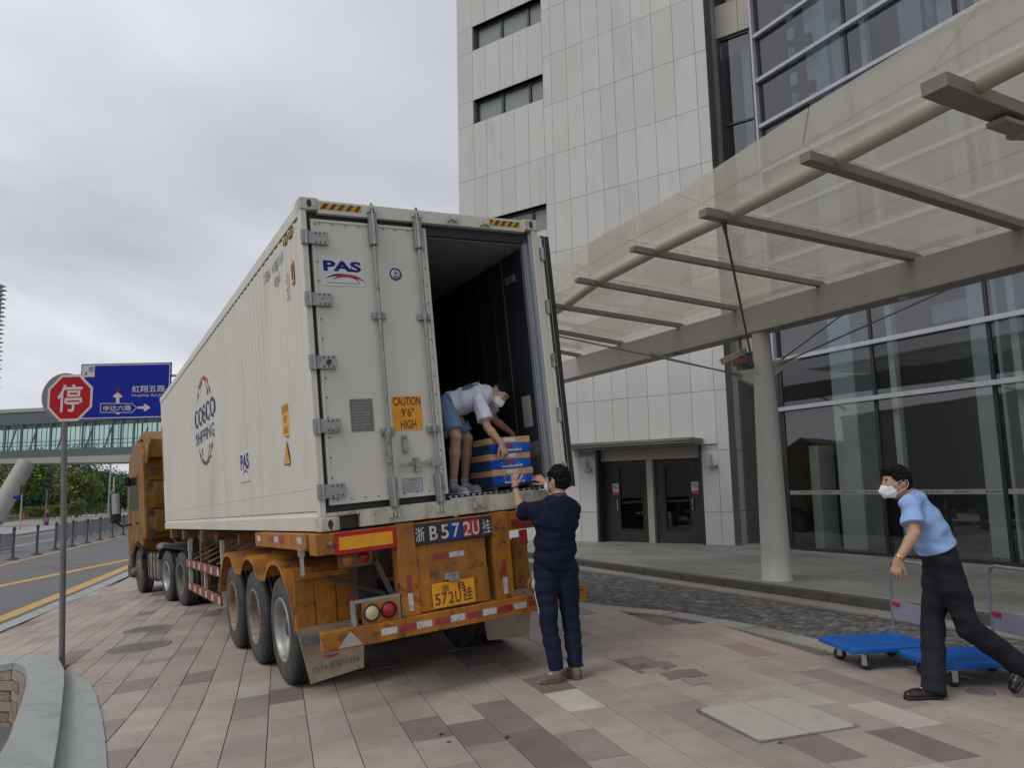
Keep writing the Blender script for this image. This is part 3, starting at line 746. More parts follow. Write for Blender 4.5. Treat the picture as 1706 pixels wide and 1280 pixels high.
MB_ = MB().lathe([(.10, 0), (.10, .006), (.075, .008), (.07, .004), (.0, .004)], (0, 0, 0), (0, 0, 1), n=24)
o = MB_.build('floor_ring', m_iron, label='small round iron ring cover set in the paving behind the striding man', cat='drain ring'); o.location = (P[0], P[1], gz(P[0], P[1]))
# small litter and leaves
random.seed(21)
LEAFL = iter(['in front of the trailer, left of the larger stain', 'just right of the nearest leaf pair', 'right of centre in front of the trailer', 'close behind the mud flap', 'on the broken paver right of the man in navy', 'at the rim of the square stone cover', 'left of the trailer beside the stone band', 'between the sign pole and the nearer manhole cover', 'under the rear bumper', 'just behind the rear left tyre'])
for (px, py) in ((735, 1225), (748, 1238), (845, 1230), (640, 1120), (1070, 1112), (1300, 1240), (265, 1142), (250, 1108), (690, 1118), (560, 1120)):
    P = hit(px, py); m_ = MB(); a = random.random() * 6; l = random.uniform(.02, .035)
    u = np.array([math.cos(a), math.sin(a)]); q = np.array([-u[1], u[0]])
    z = gz(P[0], P[1]) + .004
    vs = [(*(P[:2] - u * l), z), (*(P[:2] + q * l * .45), z + .006), (*(P[:2] + u * l), z + .002), (*(P[:2] - q * l * .45), z + .005), (*P[:2], z + .001)]
    vs = [(v_[0] - P[0], v_[1] - P[1], v_[2] - z) for v_ in vs]
    m_.add(vs, [(0, 1, 4), (1, 2, 4), (2, 3, 4), (3, 0, 4)])
    o = m_.build('dry_leaf', m_brown, label='tiny dry leaf ' + next(LEAFL), cat='leaf', group='dry leaves on the paving'); o.location = (P[0], P[1], z)

random.seed(8)
for k, (px, py, w2, l2, c) in enumerate(((1062, 1103, .16, .24, (.25, .205, .19)), (1100, 1109, .14, .22, (.22, .175, .165)), (1135, 1124, .22, .26, (.20, .158, .15)), (1088, 1118, .12, .16, (.30, .26, .235)), (1158, 1136, .10, .20, (.31, .27, .245)))):
    P = hit(px, py); a = [(-w2, -l2 * .5), (w2 * .9, -l2 * .55), (w2, l2 * .4), (w2 * .2, l2 * .52), (-w2 * .95, l2 * .45)]
    for tag_, sc_, z0, mt_ in (('bed', 1.10, .0012, m_mortar), ('chip', .97, .0045, m_tile)):
        Q = []
        for x, y in a:
            q = PV * x * .8 * sc_ + PU * y * sc_; Q.append((q[0], q[1], gz(P[0] + q[0], P[1] + q[1]) - gz(P[0], P[1]) - .004))
        o = MB().prism(Q, (0, 0, .004 + z0)).build('broken_paver' if tag_ == 'chip' else 'open_joint', mt_, parent=plaza); o.location = (P[0], P[1], gz(P[0], P[1])); o.color = (*c, 1)
# ================================================================== CONTAINER (truck frame: x right, y forward, z up from container bottom)
W_, H_, L_ = 2.438, 2.896, 12.192
ct = empty('shipping_container', TO, rot=TR, label='long white refrigerated shipping container with one rear door open, carried on the orange trailer', cat='shipping container')
def part(mb, name, mats, par=None, bevel=0, **kw): return mb.build(name, mats, parent=par or ct, bevel=bevel, **kw)
# side wall: shallow vertical corrugation
def corr(y0, y1, z0, z1, x, sgn, pitch=.19, dep=.012):
    mb = MB(); ys = []; y = y0
    while y < y1 - pitch:
        ys += [(y, 0), (y + pitch * .52, 0), (y + pitch * .62, dep), (y + pitch * .90, dep)]; y += pitch
    ys += [(y, 0), (y1, 0)]
    vs = [(x + sgn * d, yy, z) for yy, d in ys for z in (z0, z1)]
    mb.add(vs, [(2 * i, 2 * i + 1, 2 * i + 3, 2 * i + 2) for i in range(len(ys) - 1)]); return mb
m_ = corr(.12, L_ - .1, .36, 2.74, .0085, -1); m_.box(.02, .1, .1, .09, L_ - .05, 2.78)
m_.box(-.002, .1, .17, .03, L_ - .1, .357)
sw = part(m_, 'side_wall', m_white, recalc=False)
part(MB().box(2.33, .1, .1, 2.43, L_ - .05, 2.78), 'side_wall', m_white)
part(MB().prism([(-.004, .10, 0), (-.004, .10, .12), (.012, .10, .168), (.07, .10, .168), (.07, .10, 0)], (0, L_ - .2, 0)), 'bottom_rail', m_white, bevel=.003)
part(MB().box(2.37, .1, 0, 2.438, L_ - .1, .168), 'bottom_rail', m_white)
part(MB().box(-.003, .1, 2.76, .08, L_ - .1, 2.872), 'top_rail', m_white, bevel=.004)
part(MB().box(2.36, .1, 2.76, 2.441, L_ - .1, 2.872), 'top_rail', m_white, bevel=.004)
part(MB().box(.05, .1, 2.78, 2.39, L_ - .1, 2.86), 'roof', m_white)
part(MB().box(.05, L_ - .06, .05, 2.39, L_ - .03, 2.8), 'front_wall', m_white)
# castings
for x0, s_ in ((-.006, 1), (W_ + .006, -1)):
    for z0, z1 in ((-.008, .11), (2.786, 2.904)):
        for y0, fs in ((-.012, 1), (L_ + .01, -1)):
            m_ = MB(); m_.box(x0, y0, z0, x0 + s_ * .162, y0 + fs * .178, z1); zc = (z0 + z1) / 2
            o = part(m_, 'corner_casting', m_white_dirty, bevel=.012)
            if fs == 1:
                h = MB(); pts = [(x0 + s_ * .081 + .022 * math.cos(a) , y0 - .0015, zc + .038 * math.sin(a)) for a in [2 * math.pi * i / 18 for i in range(18)]]
                h.prism(pts, (0, .004, 0)); h.build('casting_hole', m_black, parent=o)
# rear frame
part(MB().box(-.004, 0, .11, .048, .10, 2.79), 'corner_post', m_white, bevel=.004)
part(MB().box(2.365, 0, .11, 2.441, .14, 2.79), 'corner_post', m_white, bevel=.006)
part(MB().box(.15, .0, 2.765, 2.29, .10, 2.888), 'door_header', m_white, bevel=.006)
m_ = MB().box(.335, -.006, 0, 2.28, .11, .145); m_.box(.05, -.004, .112, .335, .1, .145); part(m_, 'door_sill', m_white_dirty, bevel=.006)
part(MB().box(.155, .05, .0, .335, .1, .11), 'fork_pocket', m_black)
def hazard(c, u, v, wd, ht, k, name='hazard_stripe'):
    c, u, v = [np.array(q, float) for q in (c, u, v)]; n = np.cross(u, v)
    m_ = MB(); m_.obox(c, u, v, n, wd / 2, ht / 2, .0015); o = part(m_, name, m_hazy)
    b = MB(); st = wd / k
    for i in range(k):
        a = -wd / 2 + i * st
        P = [(a + st * .0, -ht / 2), (a + st * .5, -ht / 2), (min(a + st * .5 + ht * .8, wd / 2), ht / 2), (min(a + ht * .8, wd / 2), ht / 2)]
        b.add([c + u * p + v * q + n * .0028 for p, q in P], [(0, 1, 2, 3)])
    b.build('dark_bars', m_brown, parent=o)
hazard((.365, -.002, 2.835), (1, 0, 0), (0, 0, 1), .38, .055, 5)
hazard((2.04, -.002, 2.835), (1, 0, 0), (0, 0, 1), .38, .055, 5)
hazard((-.0055, .45, 2.69), (0, -1, 0), (0, 0, 1), .40, .06, 5)
# left door
ld = part(MB().box(.085, .022, .205, 1.185, .105, 2.715), 'rear_door', m_white, bevel=.004)
m_ = MB()
m_.box(.045, .05, .145, .085, .10, 2.765).box(.085, .05, 2.715, 1.19, .10, 2.765).box(.085, .05, .146, 1.19, .10, .205)
m_.build('gasket', m_gasket, parent=ld)
m_ = MB()
for x0, z0, x1, z1 in ((.085, .205, .112, 2.715), (1.158, .205, 1.185, 2.715), (.112, 2.69, 1.158, 2.715), (.112, .205, 1.158, .23)): m_.box(x0 + .001, .014, z0 + .001, x1 - .001, .0215, z1 - .001)
m_.build('edge_trim', m_white, parent=ld)
m_ = MB()
for i in range(15):
    z = .26 + i * .172
    for x in (.125, 1.145): m_.lathe([(0, -.005), (.005, -.004), (.007, 0)], (x, .014, z), (0, 1, 0), n=6)
for i in range(9):
    for z in (.245, 2.675):
        x = .16 + i * .12; m_.lathe([(0, -.005), (.005, -.004), (.007, 0)], (x, .014, z), (0, 1, 0), n=6)
m_.build('rivets', m_black, parent=ld, kind='stuff')
for i, z in enumerate((2.535, 1.98, 1.425, .875, .325)):
    m_ = MB(); m_.box(-.018, -.022, z - .065, .05, .0, z + .065); m_.box(.05, -.014, z - .058, .225, .010, z + .058)
    m_.cyl((.03, -.028, z - .066), (.03, -.028, z + .066), .016, n=10)
    o = m_.build('hinge', m_galv, parent=ld, bevel=.003)
    b = MB()
    for x in (.115, .155, .195):
        for dz in (-.04, .04): b.cyl((x, -.018, z + dz), (x, -.012, z + dz), .008, n=6, sm=False)
    if i == 2: b.cyl((.155, -.03, z), (.155, -.013, z), .022, n=12)
    b.build('bolts', m_under, parent=o, kind='stuff')
# lock rods
for x in (.645, 1.085):
    o = MB().cyl((x, -.022, .12), (x, -.022, 2.84), .0165, n=12).build('lock_rod', m_galv, parent=ld)
    m_ = MB(); m_.box(x - .036, -.042, 2.50, x + .036, .012, 2.79); m_.cyl((x, -.045, 2.5), (x, -.045, 2.79), .022, n=10)
    m3 = MB(); m3.box(x - .036, -.042, .14, x + .036, .012, .39); m3.cyl((x, -.045, .14), (x, -.045, .39), .022, n=10)
    m_.build('rod_guide', m_galv, parent=ld, bevel=.003); m3.build('rod_guide', m_galv, parent=ld, bevel=.003)
    for z in (1.845, .80):
        m_ = MB().box(x - .065, -.012, z - .03, x + .065, .015, z + .03); m_.cyl((x, -.022, z - .03), (x, -.022, z + .03), .027, n=10)
        for dx in (-.05, .05): m_.cyl((x + dx, -.018, z), (x + dx, -.011, z), .009, n=6, sm=False)
        m_.build('rod_bracket', m_galv, parent=ld, bevel=.002)
    for z, dz in ((2.835, 1), (.075, -1)):
        m_ = MB().box(x - .045, -.035, z - .028, x - .022, 0, z + .028).box(x + .022, -.035, z - .028, x + .045, 0, z + .028).box(x - .012, -.032, z - .02, x + .012, -.008, z + .045 * (dz > 0) + .02)
        part(m_, 'cam_keeper', m_white_dirty, bevel=.003)
for x, z in ((1.46, 2.825), (1.82, 2.81), (1.46, .075), (1.93, .075)):
    m_ = MB().box(x - .05, -.04, z - .028, x - .024, 0, z + .028).box(x + .024, -.04, z - .028, x + .05, 0, z + .028).box(x - .024, -.02, z - .01, x + .024, 0, z + .01)
    part(m_, 'cam_keeper', m_white_dirty, bevel=.003)
m_ = MB().box(.60, -.05, .52, .645, -.022, .80); m_.box(.61, -.03, .40, .66, -.02, .52); m_.build('door_handle', m_galv, parent=ld, bevel=.006)
m_ = MB().box(.772, -.01, .60, .818, .012, .76); m_.cyl((.795, -.03, .74), (.795, -.01, .74), .018, n=10); m_.cyl((.795, -.03, .63), (.795, -.01, .63), .024, n=10); m_.build('latch_plate', m_galv, parent=ld, bevel=.004)
m_ = MB().bar((.72, -.04, .495), (1.05, -.035, .505), .014, .032); m_.box(.865, -.045, .42, .905, .012, .555); m_.cyl((.885, -.06, .49), (.885, -.03, .49), .025, n=10); m_.box(1.02, -.05, .46, 1.12, -.018, .54)
m_.build('door_handle', m_galv, parent=ld, bevel=.004)
# stickers on the door
def sticker(name, c, u, v, wd, ht, mt, par, th=.0015):
    c, u, v = [np.array(q, float) for q in (c, u, v)]; n = np.cross(u, v)
    return MB().obox(c, u, v, n, wd / 2, ht / 2, th).build(name, mt, parent=par)
X_, Z_ = (1, 0, 0), (0, 0, 1); NX = (0, -1, 0)
st = sticker('pas_sticker', (.345, .0205, 2.243), X_, Z_, .39, .255, m_sticker, ld)
m_ = MB(); put_text(m_, 'PAS', (.345, .018, 2.295), X_, Z_, .345, .098, bold=.045); m_.build('letters', m_navy, parent=st)
m_ = MB(); arc_strip(m_, (.33, .018, 2.13), X_, Z_, .17, .085, 15, 150, .022, taper=True); m_.build('blue_swoosh', m_navy, parent=st)
m_ = MB(); arc_strip(m_, (.39, .0175, 2.125), X_, Z_, .16, .085, 20, 150, .026, taper=True); m_.build('red_swoosh', m_logored, parent=st)
m_ = MB().box(.20, .0185, 2.138, .50, .0195, 2.144); m_.build('fine_print', m_logogrey, parent=st)
st = MB().lathe([(0, -.001), (.062, -.001), (.062, .001)], (.845, .0205, 2.25), (0, 1, 0), n=28).build('round_seal', m_sticker, parent=ld)
m_ = MB(); arc_strip(m_, (.845, .018, 2.25), X_, Z_, .053, .053, 0, 360, .013); m_.build('seal_ring', m_navy, parent=st)
m_ = MB().box(.842, .017, 2.215, .848, .0185, 2.28).box(.825, .017, 2.258, .865, .0185, 2.264); arc_strip(m_, (.845, .0178, 2.24), X_, Z_, .024, .024, 200, 340, .007); arc_strip(m_, (.845, .0178, 2.284), X_, Z_, .006, .006, 0, 360, .004, n=10); m_.build('anchor_emblem', m_navy, parent=st)
st = sticker('data_plate', (.425, .02, .957), X_, Z_, .205, .285, m_greyplate, ld, .003)
m_ = MB()
for i in range(9): m_.box(.345, .0145, .845 + i * .027, .345 + (.15 if i % 3 else .11), .0165, .850 + i * .027)
m_.build('engraved_lines', m_joint, parent=st)
st = sticker('caution_sticker', (.848, .0205, .957), X_, Z_, .285, .31, m_yel, ld)
for b_, z, w2 in (('CAUTION', 1.065, .26), ("9'6\"", .962, .125), ('HIGH', .855, .15)):
    m_ = MB(); put_text(m_, b_, (.853, .018, z), X_, Z_, w2, .078, bold=.02); m_.build('letters', m_brown, parent=st)
st = sticker('notice_sticker', (.845, .0205, .312), X_, Z_, .195, .125, m_stickerlb, ld)
m_ = MB(); m_.box(.752, .0175, .252, .938, .0185, .256).box(.752, .0175, .368, .938, .0185, .372).box(.752, .0175, .252, .756, .0185, .372).box(.934, .0175, .252, .938, .0185, .372)
m_.box(.80, .0175, .352, .89, .0185, .360)
for i in range(6): m_.box(.765, .0175, .268 + i * .013, .765 + (.15 if i % 2 else .10), .0185, .272 + i * .013)
m_.build('print_lines', m_logogrey, parent=st)
# open right door folded along the right side
rd = part(MB().box(2.522, .03, .16, 2.538, 1.14, 2.735), 'open_rear_door', m_white, label='open right rear door folded back along the container side')
MB().box(2.486, .014, .15, 2.520, 1.15, 2.745).build('gasket', m_gasket, parent=rd); MB().box(2.540, .018, .15, 2.582, 1.15, 2.745).build('gasket', m_gasket, parent=rd)
for z in (2.535, 1.98, 1.425, .875, .325):
    m_ = MB().box(2.442, -.012, z - .06, 2.485, .05, z + .06); m_.cyl((2.462, -.022, z - .07), (2.462, -.022, z + .07), .02, n=10); m_.build('hinge', m_galv, parent=rd, bevel=.003)
m_ = MB()
for z0, z1 in ((.18, .26), (.39, .81), (.94, 1.36), (1.49, 1.915), (2.045, 2.47), (2.60, 2.72)): m_.box(2.443, -.006, z0, 2.478, .03, z1)
m_.build('hinge_strip', m_white, parent=rd, bevel=.004)
for x in (2.62,):
    for y in (.45, .9): MB().cyl((x, y, .12), (x, y, 2.8), .0165, n=10).build('lock_rod', m_galv, parent=rd)
# interior
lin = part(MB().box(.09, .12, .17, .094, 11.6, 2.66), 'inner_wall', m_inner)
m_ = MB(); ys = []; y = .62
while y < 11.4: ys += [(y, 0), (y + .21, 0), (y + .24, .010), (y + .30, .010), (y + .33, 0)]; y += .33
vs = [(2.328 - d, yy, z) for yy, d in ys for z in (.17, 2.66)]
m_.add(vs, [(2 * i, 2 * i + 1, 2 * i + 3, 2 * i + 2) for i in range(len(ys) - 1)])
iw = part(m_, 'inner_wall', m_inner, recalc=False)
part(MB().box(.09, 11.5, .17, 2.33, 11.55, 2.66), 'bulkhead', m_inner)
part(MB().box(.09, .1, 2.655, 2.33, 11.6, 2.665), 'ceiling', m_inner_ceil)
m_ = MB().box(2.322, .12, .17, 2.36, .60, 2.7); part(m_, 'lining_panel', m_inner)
m_ = MB().box(2.300, .06, .17, 2.365, .115, 2.73).box(2.285, .075, .17, 2.299, .135, 2.7); part(m_, 'door_jamb', m_jamb, bevel=.004)
m_ = MB().box(2.332, .02, .15, 2.364, .059, 2.75); part(m_, 'door_jamb', m_jamb, bevel=.003)
part(MB().box(1.19, .06, 2.665, 2.365, .13, 2.762), 'lintel_lining', m_gasket)
part(MB().box(2.318, .20, .2, 2.3215, .44, .64), 'kick_plate', m_galv)
pp = part(MB().box(2.3195, .28, .80, 2.3215, .45, 1.12), 'inner_notice', m_stickerlb)
m_ = MB()
for i in range(10): m_.box(2.318, .30, .83 + i * .027, 2.319, .30 + (.12 if i % 3 else .08), .834 + i * .027)
m_.build('print_lines', m_logogrey, parent=pp)
part(MB().box(2.300, .34, 2.34, 2.322, .52, 2.42), 'load_line_lamp', m_galv)
# T-section floor
part(MB().box(1.19, .02, .110, 2.33, 11.5, .125).box(.09, .1, .110, 1.19, 11.5, .125), 'floor_pan', m_galv)
x = .12
while x < 2.31:
    if x > 1.17:
        part(MB().box(x - .016, .015, .170, x + .016, 11.4, .178).box(x - .003, .015, .125, x + .003, 11.4, .170), 'floor_rib', m_steel)
    x += .048 * 1.25
part(MB().box(1.19, -.004, .146, 2.34, .012, .158), 'threshold', m_steel)
# side markings
U_, SN = (0, -1, 0), -.0062
Xs = -.0055
def side(y, z): return (Xs, y, z)
lg = empty('shipping_logo', (0, 0, 0)); lg.parent = ct
lgm = MB(); put_text(lgm, 'COSCO', side(5.93, 1.745), U_, Z_, 2.02, .29, bold=.02); lgm.build('letters', m_navy, parent=lg)
lgm = MB(); put_text(lgm, 'SHIPPING', side(5.98, 1.425), U_, Z_, 1.85, .19, bold=.012); lgm.build('letters', m_teal, parent=lg)
for rx, mt, a0, a1 in ((.62, m_logogrey, 95, 172), (.42, m_logored, 8, 85), (.30, m_logogrey, 95, 170), (.62, m_logored, 8, 88)):
    m_ = MB(); arc_strip(m_, side(5.95, 1.93), U_, Z_, rx, .36, a0, a1, .045); m_.build('globe_arc', mt, parent=lg)
for rx, mt, a0, a1 in ((.62, m_teal, 188, 262), (.36, m_logored, 190, 268), (.40, m_teal, 272, 350), (.62, m_logored, 275, 352)):
    m_ = MB(); arc_strip(m_, side(5.95, 1.30), U_, Z_, rx, .31, a0, a1, .045); m_.build('globe_arc', mt, parent=lg)
st = sticker('pas_sticker', (-.0045, 3.02, .745), U_, Z_, .56, .36, m_sticker, ct)
m_ = MB(); put_text(m_, 'PAS', side(3.02, .80) , U_, Z_, .50, .19, bold=.045); 
for i, q in enumerate(m_.v): m_.v[i] = (-.0066, q[1], q[2])
m_.build('letters', m_navy, parent=st)
m_ = MB(); arc_strip(m_, (-.0066, 3.0, .59), U_, Z_, .19, .10, 15, 165, .03, taper=True); m_.build('red_swoosh', m_logored, parent=st)
st = sticker('height_warning_sticker', (-.0045, .96, 1.045), U_, Z_, .27, .31, m_yel, ct)
for b_, z, w2 in (('CAUTION', 1.15, .235), ("9'6\"", 1.05, .12), ('HIGH', .95, .15)):
    m_ = MB(); put_text(m_, b_, (-.0066, .96, z), U_, Z_, w2, .07, bold=.02); m_.build('letters', m_brown, parent=st)
def tri(s_, x): return [(x, .985 + s_ * .125, .62 - (s_ - 1) * .04), (x, .985 - s_ * .125, .62 - (s_ - 1) * .04), (x, .985, .845 + (s_ - 1) * .09)]
st = MB().prism(tri(1, -.0035), (-.002, 0, 0)).build('warning_triangle', m_brown, parent=ct)
MB().prism(tri(.78, -.0056), (-.001, 0, 0)).build('triangle_face', m_yel, parent=st)
m_ = MB(); put_text(m_, '!', (-.0068, .985, .69), U_, Z_, .018, .09, bold=.02); m_.build('bolt_symbol', m_brown, parent=st)
for b_, y_, w2 in (('DEBU', 1.36, .30), ('418301', .96, .36), ('1', .69, .035)): m_ = MB(); put_text(m_, b_, side(y_, 2.575), U_, Z_, w2, .10, bold=.004); m_.build('container_number', m_logogrey, parent=ct)
m_ = MB(); put_text(m_, '45R1', side(.96, 2.415), U_, Z_, .26, .09, bold=.004); m_.build('size_code', m_logogrey, parent=ct)
m_ = MB(); 
for i, tx in enumerate(('MAX', '34000', 'TARE', '4580', 'NET', '29420')): put_text(m_, tx, side(.56, 2.36 - i * .045), U_, Z_, .14 if i % 2 else .09, .03)
m_.build('weight_marks', m_logogrey, parent=ct)
st = sticker('small_warning_sticker', (-.0045, .38, 2.33), U_, Z_, .085, .21, m_yel, ct); MB().box(-.0068, .35, 2.26, -.006, .41, 2.40).build('print_lines', m_brown, parent=st)
m_ = MB(); 
for i in range(26): m_.box(-.0066, 11.98, 1.05 + i * .045, -.006, 12.03, 1.075 + i * .045)
m_.build('vertical_serial_marks', m_logored, parent=ct)

# ================================================================== SEMI TRAILER
ZB = -1.5
base_tr = t2w((0, 0, ZB))
tl = empty('semi_trailer', base_tr, rot=TR, label='orange rust-stained three-axle skeletal semi-trailer under the white container', cat='trailer')
TO_ = (0, 0, ZB)
def tp(mb, name, mats, par=None, bevel=0, **kw):
    return mb.build(name, mats, parent=par or tl, off=TO_, bevel=bevel, **kw)
# chassis
for x0 in (.70, 1.62):
    m_ = MB().box(x0, .25, -.20, x0 + .12, 11.9, -.17).box(x0, .25, -.52, x0 + .12, 9.2, -.49).box(x0 + .05, .25, -.49, x0 + .07, 11.9, -.20)
    tp(m_, 'main_beam', m_rust)
for y in (2.4, 4.2, 6.0, 7.8, 9.6): tp(MB().box(.1, y, -.18, 2.34, y + .12, -.06), 'cross_member', m_rust)
tp(MB().box(-.06, -.03, -.195, 2.46, .20, -.02), 'rear_bolster', m_orange, bevel=.006)
o = tp(MB().box(-.08, .22, -.155, .10, 2.28, -.015), 'side_rail', m_orange, bevel=.005)
tp(MB().box(2.34, .22, -.155, 2.52, 2.28, -.015), 'side_rail', m_orange, bevel=.005)
for y, mt in ((.35, m_tapew), (1.0, m_tapered), (1.2, m_tapew), (1.45, m_tapered), (2.0, m_tapew)):
    MB().box(-.0835, y, -.10, -.08, y + .16, -.045).build('reflective_tape', mt, parent=o, off=TO_)
for y in (.28, 7.2): tp(MB().box(-.11, y, -.36, -.09, y + .06, -.16).box(-.12, y - .01, -.20, -.08, y + .07, -.14), 'twist_lock', m_steel)
for y in (11.0,):
    tp(MB().box(.0, y, -.19, 2.44, y + .25, -.02), 'front_bolster', m_rust)
tp(MB().box(-.02, 6.6, -.19, 2.46, 6.8, -.02), 'mid_bolster', m_rust)
tp(MB().box(-.02, 8.9, -.19, 2.46, 9.1, -.02), 'mid_bolster', m_rust)
for y in (7.0, 7.9): # landing legs
    pass
tp(MB().box(.22, 8.55, -1.05, .36, 8.72, -.2).box(.16, 8.5, -1.09, .42, 8.77, -1.05), 'landing_leg', m_rust)
tp(MB().box(2.08, 8.55, -1.05, 2.22, 8.72, -.2).box(2.02, 8.5, -1.09, 2.28, 8.77, -1.05), 'landing_leg', m_rust)
tp(MB().cyl((.1, 6.9, -.62), (.1, 8.2, -.62), .0).cyl((1.0, 6.9, -.65), (1.0, 8.1, -.65), .16, n=14), 'air_tank', m_under)
for k in range(5): tp(MB().bar((.55, 5.3 + k * .75, -.25), (.02, 5.6 + k * .75, -.5), .03, .03), 'guard_brace', m_rust)
# axles, suspension
for ya in (1.62, 2.95, 4.28):
    tp(MB().cyl((.1, ya, -.98), (2.34, ya, -.98), .075, n=12).box(.68, ya - .45, -.82, .80, ya + .45, -.76).box(1.64, ya - .45, -.82, 1.76, ya + .45, -.76).box(.66, ya - .55, -.80, .82, ya - .42, -.5).box(1.62, ya - .55, -.80, 1.78, ya - .42, -.5), 'axle', m_under)
# wheels
def wheel(par, cx, cy, cz, out, R=.525, wd=.27, rimm=None, dish=.12, name='wheel', front=False, off=TO_):
    """tyre and rim as parts of a wheel; out=-1 faces left"""
    e = bpy.data.objects.new(name, None); COL.objects.link(e); e.parent = par; e.location = (cx - off[0], cy - off[1], cz - off[2]); e.empty_display_size = .2
    s = out
    prof = [(R * .60, -wd * .46), (R * .80, -wd * .5), (R * .93, -wd * .46), (R * .985, -wd * .38), (R, -wd * .30), (R, -wd * .12), (R * .975, -wd * .11), (R * .975, -wd * .07), (R, -wd * .06), (R, wd * .06), (R * .975, wd * .07), (R * .975, wd * .11), (R, wd * .12),
            (R, wd * .30), (R * .985, wd * .38), (R * .93, wd * .46), (R * .80, wd * .5), (R * .60, wd * .46)]
    MB().lathe(prof, (0, 0, 0), (s, 0, 0), n=48).build('tyre', m_tyre, parent=e)
    if not front:
        rp = [(R * .60, wd * .46), (R * .585, wd * .50), (R * .55, wd * .49), (R * .54, wd * .30), (R * .50, wd * .30 - dish * .4), (R * .46, wd * .26 - dish), (R * .30, wd * .22 - dish), (R * .24, wd * .26 - dish), (0, wd * .26 - dish)]
    else:
        rp = [(R * .60, wd * .46), (R * .585, wd * .50), (R * .55, wd * .49), (R * .52, wd * .40), (R * .46, wd * .55), (R * .30, wd * .62), (R * .24, wd * .66), (0, wd * .66)]
    rm = MB().lathe(rp, (0, 0, 0), (s, 0, 0), n=40).build('rim', rimm or m_rim, parent=e)
    hb = MB(); hh = wd * .26 - dish if not front else wd * .62
    hb.lathe([(R * .17, hh - .02), (R * .17, hh + .10), (R * .12, hh + .13), (0, hh + .13)], (0, 0, 0), (s, 0, 0), n=16)
    for k in range(10):
        a = 2 * math.pi * k / 10; r_ = R * .24 if not front else R * .33
        hb.cyl((s * (hh - .01), r_ * math.cos(a), r_ * math.sin(a)), (s * (hh + .035), r_ * math.cos(a), r_ * math.sin(a)), .013, n=6)
    if front:
        for k in range(10):
            a = 2 * math.pi * (k + .5) / 10; r_ = R * .44
            hb.cyl((s * (wd * .50), r_ * math.cos(a), r_ * math.sin(a)), (s * (wd * .57), r_ * math.cos(a), r_ * math.sin(a)), .024, n=8, m=0)
    hb.build('hub', m_under if rimm is not m_rimgrey else m_rimgrey, parent=e)
    return e
for i, ya in enumerate((1.62, 2.95, 4.28)):
    rm_ = (m_rim, m_rimrust, m_rimrust)[i]
    for s_, x0 in ((-1, .0), (1, 2.44)):
        wheel(tl, x0 - s_ * .125, ya, -.975, s_, rimm=rm_)
        wheel(tl, x0 - s_ * .46, ya, -.975, s_, rimm=rm_)
# scalloped fender
def fender(x0, x1):
    P = []
    for k, ya in enumerate((1.62, 2.95, 4.28)):
        a0, a1 = (-15, 131) if k == 0 else (49, 131) if k == 1 else (49, 168)
        for j in range(13):
            a = math.radians(a0 + (a1 - a0) * j / 12); P.append((ya - math.cos(a) * .70, -.975 + math.sin(a) * .66 + (.03 if 60 < math.degrees(a) < 120 else 0)))
    P[0] = (.93, -.90); P[1] = (.94, -.82); P[2] = (.97, -.70)
    O = [(p[0], p[1]) for p in P]; m_ = MB(); n = len(P)
    vs = [(x, y, z) for (y, z) in P for x in (x0, x1)]
    vs += [(x, y + (0), z - .045) for (y, z) in P for x in (x0,)]
    m_.add(vs, [(2 * i, 2 * i + 1, 2 * i + 3, 2 * i + 2) for i in range(n - 1)] + [(2 * i, 2 * i + 2, 2 * n + i + 1, 2 * n + i) for i in range(n - 1)]); 
    return tp(m_, 'fender', m_orange)
for a, b in ((-.05, .62), (2.49, 1.82)):
    f_ = fender(a, b); md = f_.modifiers.new('solid', 'SOLIDIFY'); md.thickness = .008
tp(MB().bar((.0, .93, -.42), (.7, .75, -.42), .05, .05), 'fender_stay', m_orange)
for y in (2.28, 3.62): tp(MB().bar((.0, y, -.42), (.7, y, -.30), .05, .05), 'fender_stay', m_rust)
for s_, xa in ((1, -.04), (-1, 2.48)):
    for k in range(3):
        x0 = xa + s_ * (.0 + k * .20)
        tp(MB().box(x0, .905 + .004 * k, -.92, x0 + s_ * .192, .925, -.34), 'fender_apron', m_orange, bevel=.01)
    xs = [xa - s_ * .0, xa + s_ * .56]; P = [(xa, .90, -.88), (xa + s_ * .10, .90, -1.38), (xa + s_ * .60, .885, -1.33), (xa + s_ * .62, .89, -1.10), (xa + s_ * .57, .90, -.88)]
    mf = tp(MB().prism(P, (0, -.012, 0)), 'mud_flap', m_flap)
    if s_ == 1:
        m_ = MB(); put_text(m_, 'CIMC', (.16, .872, -1.0), X_, Z_, .34, .075, bold=.02); m_.build('letters', m_logogrey, parent=mf, off=TO_)
        m_ = MB(); put_text(m_, '0514-87871456', (.30, .872, -1.25), (1, 0, .08), Z_, .44, .06); m_.build('letters', m_logogrey, parent=mf, off=TO_)
        m_ = MB(); arc_strip(m_, (.26, .872, -1.13), X_, Z_, .10, .04, 200, 340, .02, taper=True); arc_strip(m_, (.22, .872, -1.11), X_, Z_, .07, .04, 20, 160, .02, taper=True); m_.build('flap_logo', m_logored, parent=mf, off=TO_)
